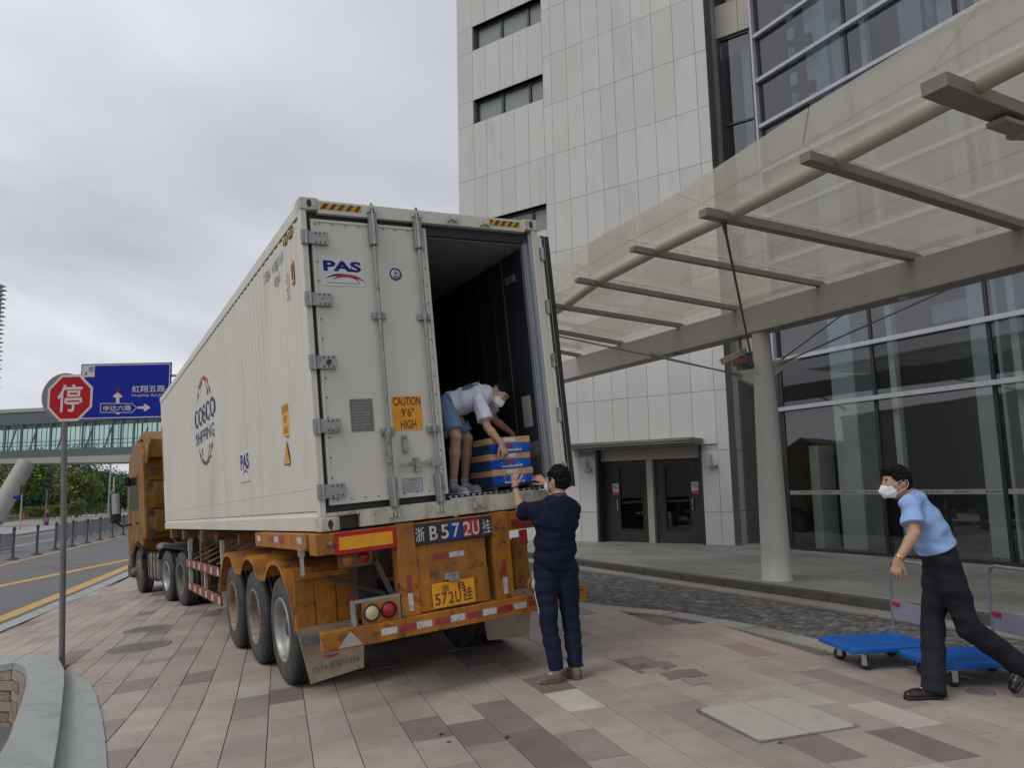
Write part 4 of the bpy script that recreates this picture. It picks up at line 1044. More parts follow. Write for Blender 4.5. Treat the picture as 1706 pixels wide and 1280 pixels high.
# rear end
sg = tp(MB().box(.09, -.045, -.205, .625, -.032, -.028), 'rear_marker_board', m_red, bevel=.003)
MB().box(.125, -.049, -.17, .595, -.0455, -.063).build('yellow_field', m_yel, parent=sg, off=TO_)
tp(MB().lathe([(0, -.02), (.02, -.018), (.024, 0)], (.06, -.035, -.11), (0, 1, 0), n=12), 'side_marker_lamp', m_greyplate)
nb = tp(MB().box(.80, -.05, -.215, 1.56, -.032, -.035), 'number_board', m_black, bevel=.004)
nx = [(.845, '浙', .085), (.975, 'B', .075), (1.085, '5', .075), (1.195, '7', .075), (1.305, '2', .075), (1.395, 'U', .07), (1.505, '挂', .085)]
for x, c_, w2 in nx:
    m_ = MB(); put_text(m_, c_, (x, -.0525, -.125), X_, Z_, w2, .125, bold=(.006 if ord(c_) > 255 else .016)); m_.build('letter', m_tapew, parent=nb, off=TO_)
MB().box(1.12, -.0512, -.20, 1.25, -.0505, -.05).build('blue_patch', m_logoblue, parent=nb, off=TO_)
MB().box(1.27, -.0513, -.19, 1.42, -.0506, -.05).build('red_patch', m_logored, parent=nb, off=TO_)
for x0, x1 in ((.63, .80), (1.56, 1.74)):
    p_ = tp(MB().box(x0, -.045, -.80, x1 - .0, -.0, -.012).box(x0, -.0, -.80, x0 + .015, .10, -.2).box(x1 - .015, 0, -.80, x1, .10, -.2), 'bumper_post', m_orange, bevel=.006)
    xc = (x0 + x1) / 2
    MB().box(xc - .022, -.049, -.60, xc + .022, -.0455, -.45).build('reflective_tape', m_tapered, parent=p_, off=TO_)
    MB().box(xc - .022, -.049, -.755, xc + .022, -.0455, -.605).build('reflective_tape', m_tapew, parent=p_, off=TO_)
pn = tp(MB().box(.806, -.02, -.79, 1.49, .0, -.218), 'rear_panel', m_orange, bevel=.004)
for x0, x1, mt in ((.965, 1.115, m_tapered), (1.12, 1.27, m_tapew)): MB().box(x0, -.0235, -.36, x1, -.0205, -.315).build('reflective_tape', mt, parent=pn, off=TO_)
lp = tp(MB().box(.92, -.045, -.775, 1.335, -.035, -.565), 'licence_plate', m_yel, bevel=.004)
for c_, x, z, w2, h2 in (('浙', 1.045, -.615, .075, .065), ('B', 1.205, -.612, .07, .06), ('5', .965, -.70, .05, .10), ('7', 1.03, -.70, .05, .10), ('2', 1.095, -.70, .05, .10), ('U', 1.162, -.70, .055, .10), ('挂', 1.26, -.69, .095, .12)):
    m_ = MB(); put_text(m_, c_, (x, -.047, z), X_, Z_, w2, h2, bold=.008); m_.build('letter', m_brown, parent=lp, off=TO_)
tp(MB().box(1.05, -.055, -.545, 1.19, -.021, -.49).box(1.08, -.07, -.56, 1.20, -.05, -.545), 'plate_lamp', m_galv, bevel=.004)
bar_ = tp(MB().box(-.07, -.08, -.955, 2.50, .02, -.80), 'bumper_bar', m_orange, bevel=.006)
m_ = MB().box(.30, -.082, -.955, .62, -.0805, -.93)
xx = .42
for i in range(12):
    wd_ = .15
    mt = (m_tapered if i % 2 else m_tapew)
    MB().box(xx, -.0835, -.905, xx + wd_ - .01, -.0805, -.85).build('reflective_tape', mt, parent=bar_, off=TO_); xx += wd_ * (1.0 if i % 2 else 1.12)
m_ = MB().prism([(.05, -.083, -.94), (.26, -.083, -.94), (.155, -.083, -.82)], (0, .002, 0)); m_.build('worn_triangle', m_lintel, parent=bar_, off=TO_)
lam = tp(MB().box(.20, -.05, -.62, .62, .02, -.595).box(.20, -.05, -.80, .225, .02, -.62).box(.30, -.045, -.80, .62, -.01, -.62), 'lamp_frame', m_galv, bevel=.004)
lb = tp(MB().box(.275, -.055, -.80, .60, -.045, -.625), 'tail_lamp_plate', m_orange, bevel=.006)
for x, mt in ((.355, m_lens_w), (.505, m_lens_r)):
    o = MB().lathe([(.0, -.03), (.045, -.027), (.058, -.015), (.062, 0)], (x, -.055, -.71), (0, 1, 0), n=24).build('tail_lamp', mt, parent=lb, off=TO_)
    MB().lathe([(.062, 0), (.064, -.02), (.070, -.02), (.072, 0)], (x, -.055, -.71), (0, 1, 0), n=24).build('lamp_ring', m_black, parent=lb, off=TO_)
lb = tp(MB().box(.15, .10, -.335, .46, .14, -.20), 'upper_lamp_box', m_rust, bevel=.02)
for x, mt in ((.235, m_lens_o), (.375, m_lens_r)):
    MB().lathe([(.0, -.02), (.045, -.018), (.052, 0)], (x, .10, -.265), (0, 1, 0), n=20).build('tail_lamp', mt, parent=lb, off=TO_)
lb = tp(MB().box(1.86, -.05, -.80, 2.10, .02, -.765), 'right_lamp_bracket', m_galv)
o = MB().lathe([(.0, -.03), (.05, -.027), (.062, -.01), (.066, .02)], (1.97, -.05, -.72), (0, 1, 0), n=24).build('tail_lamp', m_lens_w, parent=lb, off=TO_)
MB().lathe([(.066, .02), (.070, -.015), (.078, -.01), (.08, .03)], (1.97, -.05, -.72), (0, 1, 0), n=24).build('lamp_ring', m_rust, parent=lb, off=TO_)
MB().box(2.04, -.02, -.78, 2.10, .02, -.66).build('lamp_box', m_orange, parent=lb, off=TO_)
o = tp(MB().box(1.78, -.042, -.16, 2.44, -.031, -.10), 'reflective_strip', m_tapered)
tp(MB().box(1.84, -.055, -.34, 1.93, -.035, -.20), 'red_reflector', m_lens_r, bevel=.01)
tp(MB().bar((.45, .02, -.30), (.64, .02, -.75), .03, .04).bar((.62, .3, -.62), (.15, .5, -.42), .04, .04).box(.42, .45, -.75, .60, .62, -.30), 'frame_brace', m_under)
# side guard
for s_, X0 in ((-1, .0), (1, 2.44)):
    g = tp(MB().box(X0, 5.06, -.65, X0 + s_ * .03, 8.55, -.52), 'side_guard_rail', m_rust)
    g2 = tp(MB().box(X0, 5.06, -1.04, X0 + s_ * .03, 8.45, -.905), 'side_guard_rail', m_rust)
    for gg, z in ((g, -.585), (g2, -.972)):
        y = 5.1; i = 0
        while y < 8.35:
            MB().box(X0 + s_ * .031, y, z - .045, X0 + s_ * .034, y + .16, z + .045).build('reflective_tape', (m_tapew, m_tapered)[(i % 3) != 0], parent=gg, off=TO_); y += .20; i += 1
    tp(MB().box(X0, 5.04, -1.06, X0 - s_ * .05, 5.10, -.15).box(X0, 6.65, -.91, X0 - s_ * .04, 6.75, -.65).box(X0, 8.45, -1.02, X0 - s_ * .05, 8.52, -.2), 'guard_post', m_white_dirty)
# ================================================================== TRACTOR (own frame, yawed to the left about the kingpin)
YAW = math.radians(5.6)
Rz = np.array([[math.cos(YAW), -math.sin(YAW), 0], [math.sin(YAW), math.cos(YAW), 0], [0, 0, 1]])
TR2 = TR @ Rz
to2 = t2w((1.22, 11.06, ZB))
tk = empty('tractor_truck', to2, rot=TR2, label='gold-coloured tractor truck with wide cab coupled to the front of the trailer', cat='truck')
def kp_(mb, name, mats, par=None, bevel=0, **kw): return mb.build(name, mats, parent=par or tk, bevel=bevel, **kw)
kp_(MB().box(-.45, -1.5, .62, -.36, 4.9, .88).box(.36, -1.5, .62, .45, 4.9, .88).box(-.5, -.4, .88, .5, .5, 1.15), 'frame', m_under)
for i, y in enumerate((-.65, .68)):
    for s_ in (-1, 1):
        wheel(tk, s_ * 1.10, y, .52, s_, rimm=(m_rimgrey, m_rim)[i], off=(0, 0, 0)); wheel(tk, s_ * .78, y, .52, s_, rimm=m_rimgrey, off=(0, 0, 0))
    kp_(MB().cyl((-1.0, y, .52), (1.0, y, .52), .11, n=10), 'axle', m_under)
for s_ in (-1, 1): wheel(tk, s_ * 1.10, 3.78, .52, s_, rimm=m_rimgrey, front=True, off=(0, 0, 0))
# flat rear mudguard, spring bellows
for s_ in (-1, 1):
    P = [(-1.35, .75), (-1.25, 1.0), (-1.0, 1.10), (.9, 1.12), (1.25, 1.05), (1.4, .85)]
    m_ = MB().add([(s_ * x, y, z) for y, z in P for x in (.62, 1.24)] , [(2 * i, 2 * i + 1, 2 * i + 3, 2 * i + 2) for i in range(5)]); f_ = kp_(m_, 'mudguard', m_black); md = f_.modifiers.new('solid', 'SOLIDIFY'); md.thickness = .01
# tanks
t_ = MB(); t_.box(-1.22, 1.50, .38, -.62, 2.75, .98); kp_(t_, 'fuel_tank', m_tankgrime, bevel=.06)
kp_(MB().box(.62, 1.50, .38, 1.22, 2.75, .98), 'fuel_tank', m_tankgrime, bevel=.06)
m_ = MB()
for y in (1.75, 2.1, 2.5): m_.box(-1.235, y, .36, -.62, y + .04, 1.0)
kp_(m_, 'tank_strap', m_under)
m_ = MB(); pts = [(-.55 + .5 * math.sin(i * .5) * .4, 1.6 + .08 * i, 1.15 + .15 * math.sin(i * .8)) for i in range(10)]; m_.tube(pts, .03, n=6); kp_(m_, 'air_hose', m_black)
kp_(MB().cyl((-.95, 1.9, 1.08), (-.95, 2.6, 1.08), .10, n=12).box(-1.1, 1.6, .98, -.6, 1.9, 1.15), 'air_filter', m_galv)
# cab body
cabx = 1.24
P = [(2.72, 1.28), (2.70, 1.9), (2.70, 3.05), (2.78, 3.30), (3.2, 3.62), (3.9, 3.62), (4.55, 3.30), (4.98, 2.55), (5.12, 1.75), (5.12, .62), (4.55, .60), (4.45, .95), (4.25, 1.14), (3.78, 1.22), (3.35, 1.14), (3.12, .98), (3.05, 1.28)]
m_ = MB().prism([(-cabx, y, z) for y, z in P], (2 * cabx, 0, 0)); cab = kp_(m_, 'cab', m_gold, bevel=.04)
# back wall relief: swages
for z0, z1 in ((1.45, 1.95), (2.05, 2.60)):
    MB().box(-1.06, 2.655, z0, -.62, 2.70, z1).build('pressed_panel', m_gold, parent=cab, bevel=.02)
    MB().box(-.5, 2.655, z0, .0, 2.70, z1).build('pressed_panel', m_gold, parent=cab, bevel=.02)
for z in (1.42, 2.0, 2.66): MB().box(-1.14, 2.645, z, 1.1, 2.70, z + .04).build('pressed_rib', m_gold, parent=cab, bevel=.008)
MB().box(-1.245, 2.685, 1.3, -1.18, 2.70, 3.1).build('corner_flange', m_gold, parent=cab, bevel=.01)
# side fairing wing and roof spoiler
kp_(MB().prism([(-1.2, 2.55, 3.05), (-1.2, 2.72, 3.05), (-1.12, 3.3, 3.8), (-1.12, 2.62, 3.75), (-1.15, 2.45, 3.5)], (.05, 0, 0)), 'roof_side_fairing', m_gold)
kp_(MB().prism([(-1.15, 2.55, 3.18), (-1.15, 2.68, 3.62), (-1.15, 3.25, 3.86), (-1.15, 3.9, 3.66), (-1.15, 3.25, 3.68), (-1.15, 2.78, 3.48)], (2.3, 0, 0)), 'roof_deflector', m_gold, bevel=.01)
for x0, mt in ((-.92, m_tapered), (-.72, m_tapew), (-.5, m_tapered), (-.2, m_tapew)): kp_(MB().box(x0, 2.66, 2.93, x0 + .19, 2.668, 3.0), 'reflective_tape', mt)
for q in ((-1.12, 2.60, 2.82, -1.0, 2.66, 2.95), (-1.16, 2.6, 2.5, -1.08, 2.67, 2.60), (-1.16, 2.6, 1.85, -1.08, 2.67, 1.95), (-1.16, 2.58, 1.28, -1.05, 2.69, 1.5)): kp_(MB().box(*q), 'cab_clamp', m_under)
# side door, window
d_ = kp_(MB().prism([(-cabx - .012, y, z) for y, z in ((3.45, 1.25), (3.42, 2.9), (4.45, 2.9), (4.85, 2.1), (4.85, 1.0), (4.6, 1.0), (4.2, 1.3))], (.014, 0, 0)), 'cab_door', m_gold)
MB().prism([(-cabx - .018, y, z) for y, z in ((3.52, 2.0), (3.52, 2.8), (4.38, 2.8), (4.7, 2.0))], (.006, 0, 0)).build('side_window', m_darkglass, parent=d_)
MB().box(-cabx - .05, 3.52, 1.65, -cabx - .012, 3.7, 1.69).build('door_handle', m_black, parent=d_)
kp_(MB().prism([(-1.1, 5.0, 2.5), (1.1, 5.0, 2.5), (1.1, 5.135, 1.8), (-1.1, 5.135, 1.8)], (0, .02, .01)), 'windscreen', m_darkglass)
kp_(MB().box(-1.26, 4.6, .32, 1.26, 5.16, .66), 'front_bumper', m_black, bevel=.04)
kp_(MB().box(-1.27, 4.42, .45, -1.1, 4.62, .95).box(-1.26, 3.1, .9, -1.1, 3.25, 1.15), 'step', m_black, bevel=.02)
P = [(3.78 - .62 * math.cos(a), .56 + .62 * math.sin(a)) for a in [math.pi * i / 14 for i in range(15)]]
m_ = MB().add([(x, y, z) for y, z in P for x in (-1.255, -.8)], [(2 * i, 2 * i + 1, 2 * i + 3, 2 * i + 2) for i in range(14)]); f_ = kp_(m_, 'wheel_arch', m_black); md = f_.modifiers.new('solid', 'SOLIDIFY'); md.thickness = .03
# mirror
mr = kp_(MB().box(-1.72, 4.42, 1.72, -1.48, 4.62, 2.50), 'wing_mirror', m_black, bevel=.05)
MB().box(-1.69, 4.405, 1.95, -1.51, 4.42, 2.46).build('mirror_glass', m_mirror, parent=mr)
m_ = MB().tube([(-1.24, 4.55, 2.62), (-1.4, 4.52, 2.68), (-1.56, 4.5, 2.62), (-1.6, 4.5, 2.48)], .025, n=8).tube([(-1.24, 4.55, 1.66), (-1.45, 4.5, 1.62), (-1.6, 4.5, 1.74)], .025, n=8); m_.build('mirror_arm', m_black, parent=mr)
kp_(MB().box(-1.42, 4.35, 2.62, -1.26, 4.5, 2.86), 'wide_angle_mirror', m_black, bevel=.05)
# ================================================================== STONE-CLAD BUILDING
PF0 = np.array([5.25, 18.65]); PFD = np.array([-.818, .575]); PFN = np.array([-.575, -.818])     # s runs left, PFN faces the camera
ZG = .12
bd = empty('clad_building', (*PF0, ZG), label='tall building clad in pale stone panels with strip windows, behind the container', cat='building')
def bp(s, z, n=0.0):
    p = PF0 + PFD * s + PFN * n; return (p[0], p[1], z)
BOFF = (PF0[0], PF0[1], ZG)
def bq(mb, name, mats, par=None, bevel=0, **kw): return mb.build(name, mats, parent=par or bd, off=BOFF, bevel=bevel, **kw)
def pbox(mb, s0, z0, s1, z1, n0, n1, m=0):
    return mb.prism([bp(s0, z0, n0), bp(s1, z0, n0), bp(s1, z1, n0), bp(s0, z1, n0)], np.array(bp(0, 0, n1)) - np.array(bp(0, 0, n0)), m)
SW = 8.34; ZT = 24.0
VS = [0, .30, .90, 1.50, 2.10, 2.68, 3.14, 3.69, 4.22, 4.75, 5.05, 5.60, 6.12, 6.64, 7.19, 7.70, 8.34]
HS = [ZG, .92, 2.42, 3.90, 5.38, 6.86, 8.33, 9.80, 11.30, 12.86, 14.45, 15.95, 17.45, 18.95, 20.45, 21.95, 23.9]
HSL = [ZG, .92, 2.42, 3.90, 5.38, 6.86, 8.25, 9.075, 9.87, 11.3, 13.14, 13.94, 15.64, 16.48, 18.14, 18.98, 20.64, 21.48, 23.9]
WIN = [(5.06, 7.69, z0, z1) for z0, z1 in ((9.075, 9.87), (13.14, 13.94), (15.64, 16.48), (18.14, 18.98), (20.64, 21.48))]
DOOR = (.73, 3.72, ZG, 2.57)
# wall body with recesses left open: build from strips
m_ = MB()
def wall_cells():
    ss = [0, .73, 3.72, 5.06, 7.69, SW]; 
    for a, b in zip(ss, ss[1:]):
        if (a, b) == (.73, 3.72): segs = [(2.57, ZT)]
        elif (a, b) == (5.06, 7.69):
            zz = [ZG] + [z for w_ in WIN for z in w_[2:]] + [ZT]; segs = [(zz[i], zz[i + 1]) for i in range(0, len(zz), 2)]
        else: segs = [(ZG, ZT)]
        for z0, z1 in segs: pbox(m_, a, z0 - (.5 if z0 == ZG else 0), b, z1, -.03, -.5)
wall_cells(); pbox(m_, 0, -.4, SW, ZT, -.9, -9.0)
bq(m_, 'wall', m_joint)
random.seed(9)
def panel(s0, z0, s1, z1, g=.005):
    m2 = MB(); c = np.array(bp((s0 + s1) / 2, (z0 + z1) / 2, 0))
    pbox(m2, s0 + g, z0 + g, s1 - g, z1 - g, -.028, random.uniform(-.002, .002))
    o = m2.build('stone_panel', m_panel, parent=bd, off=tuple(c)); o.location = tuple(c - np.array(BOFF))
    k = random.uniform(.95, 1.05); t = random.uniform(-.006, .006); o.color = (.50 * k + t, .496 * k, .483 * k - t, 1)
for a, b in zip(VS, VS[1:]):
    L_side = a >= 5.0
    hs = HSL if L_side else HS
    for z0, z1 in zip(hs, hs[1:]):
        if any(a >= w_[0] - .1 and b <= w_[1] + .1 and z0 >= w_[2] - .05 and z1 <= w_[3] + .05 for w_ in WIN): continue
        s0, s1 = a, b; zz0, zz1 = z0, z1
        if z0 < 2.57 and s1 > .73 and s0 < 3.72:
            if z0 >= 2.4: zz0 = 2.575
            elif s0 < .73: s1 = .725
            elif s1 > 3.73: s0 = 3.725
            else: continue
            if s1 - s0 < .05: continue
        panel(s0, zz0, s1, zz1)
# strip windows
for (s0, s1, z0, z1) in WIN:
    f = MB(); pbox(f, s0, z0, s1, z0 + .04, -.27, -.17); pbox(f, s0, z1 - .05, s1, z1, -.27, -.17)
    for s_ in (s0 + .02, 5.64, 6.66, s1 - .02): pbox(f, s_ - .04, z0 + .041, s_ + .04, z1 - .051, -.27, -.165)
    fo = bq(f, 'window', m_darkframe)
    for a, b in ((s0 + .06, 5.60), (5.68, 6.62), (6.70, s1 - .06)):
        g_ = MB(); pbox(g_, a, z0 + .04, b, z1 - .05, -.22, -.212); g_.build('pane', g_window, parent=fo, off=BOFF)
        g_ = MB(); pbox(g_, a, z0 + .04, b, z1 - .05, -.25, -.24); g_.build('blind', m_blind, parent=fo, off=BOFF)
    r_ = MB(); pbox(r_, s0 - .0, z0 - .012, s1, z0, -.35, -.0); pbox(r_, s0, z1, s1, z1 + .012, -.35, -.03); pbox(r_, s0 - .012, z0, s0, z1, -.35, -.03); pbox(r_, s1, z0, s1 + .012, z1, -.35, -.03)
    r_.build('reveal', m_panel, parent=fo, off=BOFF); 
for o in bpy.data.objects:
    if o.name.startswith('reveal'): o.color = (.47, .46, .44, 1)
# return wall on the right, set-back window wall above the canopy
RI = -PFN
def rw(a, z, n=0): p = PF0 + RI * a - PFD * n; return (p[0], p[1], z)
for z0, z1 in ((ZG - .4, .92), (.928, 2.42), (2.428, 4.9)):
    m_ = MB().prism([rw(.03, z0), rw(3.0, z0), rw(3.0, z1 - .008), rw(.03, z1 - .008)], np.array(rw(0, 0, -.3)) - np.array(rw(0, 0, 0))); bq(m_, 'return_wall', m_greywall)
m_ = MB().prism([rw(.03, 4.9), rw(.9, 4.9), rw(.9, ZT), rw(.03, ZT)], np.array(rw(0, 0, -.3)) - np.array(rw(0, 0, 0))); bq(m_, 'return_wall', m_greywall)
def rc(s, z, n): p = PF0 + RI * .88 - PFD * s + PFN * n; return (p[0], p[1], z)     # s to the right
def rbox(mb, s0, z0, s1, z1, n0, n1): return mb.prism([rc(s0, z0, n0), rc(s1, z0, n0), rc(s1, z1, n0), rc(s0, z1, n0)], np.array(rc(0, 0, n1)) - np.array(rc(0, 0, n0)))
bq(rbox(MB(), 0, 4.9, 1.9, 7.0, -.3, -.01), 'spandrel', m_panel).color = (.42, .40, .36, 1)
for z0, z1 in ((7.0, 9.5), (9.5, 13.55), (14.5, 18.0)):
    f = MB(); 
    for a, b in ((0.02, .08), (.86, .92), (1.82, 1.9)): rbox(f, a, z0, b, z1, -.12, .0)
    for z in (z0, z1 - .06, (z0 + .38 * (z1 - z0))): rbox(f, .081, z, 1.819, z + .05, -.11, -.01)
    fo = bq(f, 'tall_window', m_darkframe)
    rbox(MB(), .08, z0 + .05, 1.82, z1 - .06, -.07, -.06).build('pane', g_upper, parent=fo, off=BOFF)
    rbox(MB(), .55, z0 + .05, 1.5, z1 - .06, -.34, -.32).build('curtain', m_intcol, parent=fo, off=BOFF)
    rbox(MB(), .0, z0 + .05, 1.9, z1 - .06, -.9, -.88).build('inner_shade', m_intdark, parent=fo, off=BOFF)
for i, a in enumerate((0, .62, 1.25)):
    o = bq(rbox(MB(), a + .006, 13.56, a + .615, 14.49, -.3, .05), 'spandrel', m_panel); o.color = (.45, .42, .38, 1)
# doorway
m_ = MB(); pbox(m_, .73, 2.26, 3.70, 2.565, -.45, -.22); pbox(m_, 2.155, ZG, 2.33, 2.259, -.45, -.20); bq(m_, 'door_lintel', m_lintel, bevel=.004)
for a_, b_ in ((.735, .80), (3.66, 3.715)): m_ = MB(); pbox(m_, a_, ZG, b_, 2.259, -.3, -.02); pbox(m_, a_, 2.259, b_, 2.56, -.219, -.02); bq(m_, 'door_surround', m_darkframe)
m_ = MB(); pbox(m_, .68, 2.60, 4.42, 2.655, -.0, .75); pbox(m_, .66, 2.656, 4.44, 2.73, .0, .78); bq(m_, 'door_awning', m_awning, bevel=.006)
for (a, b, g0, g1, hs_) in ((2.335, 3.655, 2.52, 3.19, 1), (.805, 2.15, 1.22, 1.88, 0)):
    d = MB(); pbox(d, a, ZG + .005, b, ZG + .33, -.40, -.34); pbox(d, a, 2.09, b, 2.255, -.40, -.34); pbox(d, a, ZG + .331, g0, 2.089, -.40, -.34); pbox(d, g1, ZG + .331, b, 2.089, -.40, -.34)
    do = bq(d, 'entrance_door', m_darkframe, bevel=.004)
    g_ = MB(); pbox(g_, g0, ZG + .33, g1, 2.09, -.375, -.368); g_.build('pane', g_door, parent=do, off=BOFF)
    k = MB(); pbox(k, g0 - .02, ZG + .31, g0 + .015, 2.11, -.339, -.33); pbox(k, g1 - .015, ZG + .31, g1 + .02, 2.11, -.339, -.33); pbox(k, g0 + .016, 2.075, g1 - .016, 2.11, -.339, -.33); pbox(k, g0 + .016, ZG + .31, g1 - .016, ZG + .35, -.339, -.33); k.build('glazing_bead', m_mull, parent=do, off=BOFF)
    sx = 3.31 if hs_ else 1.07
    sg = MB(); pbox(sg, sx - .09, 1.36, sx + .09, 1.66, -.339, -.333); so_ = sg.build('notice_sign', m_sticker, parent=do, off=BOFF)
    sg = MB(); pbox(sg, sx - .088, 1.362, sx + .088, 1.44, -.3325, -.331); so2 = sg.build('red_panel', m_logored, parent=so_, off=BOFF)
    q = MB(); c = bp(sx, 1.56, -.331); u = -np.array([*PFD, 0.]); arc_strip(q, c, u, (0, 0, 1), .062, .062, 0, 360, .012); q.bar(np.array(c) + u * -.04 + np.array([0, 0, .04]), np.array(c) + u * .04 - np.array([0, 0, .04]), .002, .012, up=(0, 0, 1))
    q.bar(np.array(c) + np.array([0, 0, .028]), np.array(c) - np.array([0, 0, .02]), .002, .02, up=tuple(u)); q.bar(np.array(c) - np.array([0, 0, .01]) - u * .025, np.array(c) - np.array([0, 0, .01]) + u * .025, .002, .012)
    q.build('prohibition_symbol', m_black, parent=so_, off=BOFF)
    q = MB(); put_text(q, '禁止入内', bp(sx, 1.40, -.3305), u, (0, 0, 1), .13, .035); q.build('letters', m_sticker, parent=so2, off=BOFF) if False else q.build('notice_lettering', m_sticker, parent=so_, off=BOFF)
    h = MB(); pbox(h, (g0 - .10) if not hs_ else (g1 + .04), .95, (g0 - .07) if not hs_ else (g1 + .07), 1.25, -.33, -.28); h.build('door_handle', m_steel, parent=do, off=BOFF)
# dark vestibule behind doors
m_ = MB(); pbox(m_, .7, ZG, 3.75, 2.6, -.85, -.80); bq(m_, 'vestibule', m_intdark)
for s_, z in ((3.98, 2.18), (.48, 2.2)):
    m_ = MB(); pbox(m_, s_ - .02, z - .12, s_ + .02, z + .13, 0.003, .03); pbox(m_, s_ - .16, z - .17, s_ + .06, z - .13, .003, .12); m_.bar(bp(s_, z + .02, .02), bp(s_ - .10, z - .13, .12), .02, .02)
    o = m_.build('wall_bracket', m_lintel, label='small metal wall bracket on the stone wall %s the dark doors' % ('left of' if s_ > 2 else 'right of'), cat='wall bracket', group='brackets beside the doors'); 
# ================================================================== GLASS HALL
GF0 = np.array([6.14, 17.34]); GD = np.array([.477, -.879]); GN = np.array([-.879, -.477])       # s towards the camera, GN faces outside
gb = empty('glass_hall', (*GF0, ZG), label='glass curtain wall hall with pale transoms and tall dark mullions at the right', cat='glass building')
GOFF = (GF0[0], GF0[1], ZG)
def gp(s, z, n=0.): p = GF0 + GD * s + GN * n; return (p[0], p[1], z)
def gbox(mb, s0, z0, s1, z1, n0, n1): return mb.prism([gp(s0, z0, n0), gp(s1, z0, n0), gp(s1, z1, n0), gp(s0, z1, n0)], np.array(gp(0, 0, n1)) - np.array(gp(0, 0, n0)))
def gq(mb, name, mats, par=None, bevel=0, **kw): return mb.build(name, mats, parent=par or gb, off=GOFF, bevel=bevel, **kw)
SE = 11.8
MS = [0, 2.38, 4.70, 7.05, 9.4, SE]
TZ = [3.24, 4.36, 5.52, 6.66, 7.8, 8.92, 10.04, 11.2, 12.35, 13.5, 14.65, 15.8, 16.95, 18.1]
for i, z in enumerate(TZ):
    m_ = MB(); gbox(m_, -.03, z - .045, SE, z + .045, .02, .12); gq(m_, 'transom', m_silver, bevel=.004)
for i, s in enumerate(MS):
    m_ = MB(); gbox(m_, s - .035, ZG, s + .035, 18.5, -.14, .015); gq(m_, 'mullion', m_mull)
m_ = MB(); gbox(m_, -.10, 4.30, -.04, 18.5, -.02, .13); gq(m_, 'edge_frame', m_silver)
m_ = MB(); gbox(m_, -.09, ZG, -.04, 4.29, -.10, .02); gq(m_, 'edge_frame', m_mull)
zz = [ZG + .06] + TZ
for s0, s1 in zip(MS, MS[1:]):
    for z0, z1 in zip(zz, zz[1:] + [19.2]):
        m_ = MB(); e0 = .0 if z0 < 1 else .0
        gbox(m_, s0 + .037, z0 + .004, s1 - .037, z1 - .004, -.02, -.008)
        gq(m_, 'pane', g_wall if z0 < 4.3 else g_upper)
m_ = MB(); gbox(m_, -.05, ZG - .1, SE, ZG + .06, -.10, .03); gq(m_, 'bottom_rail', m_darkframe)
# frosted band with small marks
m_ = MB()
for s0, s1 in zip(MS, MS[1:]): gbox(m_, s0 + .04, 1.325, s1 - .04, 1.415, -.007, -.004)
bo = gq(m_, 'manifestation_band', mat('frosted_band', (.22, .23, .23), .6, var=.05), kind='stuff')
q = MB(); u = (GD[0], GD[1], 0)
for s0, s1 in zip(MS[:3], MS[1:4]):
    for k in range(4):
        c = gp(s0 + .35 + k * .55, 1.37, -.002); arc_strip(q, c, u, (0, 0, 1), .015, .015, 0, 360, .014, n=8)
        put_text(q, '国家会展中心', gp(s0 + .35 + k * .55 + .17, 1.37, -.002), u, (0, 0, 1), .22, .035)
q.build('band_lettering', m_black, parent=bo, off=GOFF, kind='stuff')
# interior
m_ = MB(); gbox(m_, -.06, ZG - .05, SE + 1, ZG - .012 + .01, -9, -.11); gq(m_, 'hall_floor', m_intfloor)
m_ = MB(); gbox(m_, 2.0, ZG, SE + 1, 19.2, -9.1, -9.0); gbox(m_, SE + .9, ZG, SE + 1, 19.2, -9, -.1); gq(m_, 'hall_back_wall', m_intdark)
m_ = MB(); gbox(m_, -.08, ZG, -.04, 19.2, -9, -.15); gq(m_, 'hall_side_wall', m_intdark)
m_ = MB(); gbox(m_, -.05, 19.15, SE + 1, 19.3, -9, .1); gq(m_, 'hall_roof', m_greywall)
m_ = MB(); gbox(m_, 2.2, 5.0, SE, 5.4, -9, -2.4); gq(m_, 'mezzanine', m_greywall)
for s, n, wd_ in ((1.05, -.75, .60), (4.0, -1.1, .55), (6.6, -1.3, .6), (3.0, -4.5, .7)):
    m_ = MB(); gbox(m_, s - wd_ / 2, ZG, s + wd_ / 2, 19.1, n - wd_, n); gq(m_, 'interior_column', m_intcol, bevel=.02)
m_ = MB(); gbox(m_, 1.02, ZG, 1.06, 19.1, -1.8, -1.2); gq(m_, 'inner_glass_fin', g_window)
for s in (2.62, 4.02 + .95, 7.35):
    m_ = MB(); gbox(m_, s, ZG, s + .13, 19, -.30, -.16); gq(m_, 'mullion_reflection_bar', m_intcol)  # opaque pale bars added beside the mullions to imitate their reflections
for s in (.22,):
    m_ = MB(); gbox(m_, s, ZG, s + .25, 2.4, -1.0, -.5); gq(m_, 'inner_panel', m_greywall)
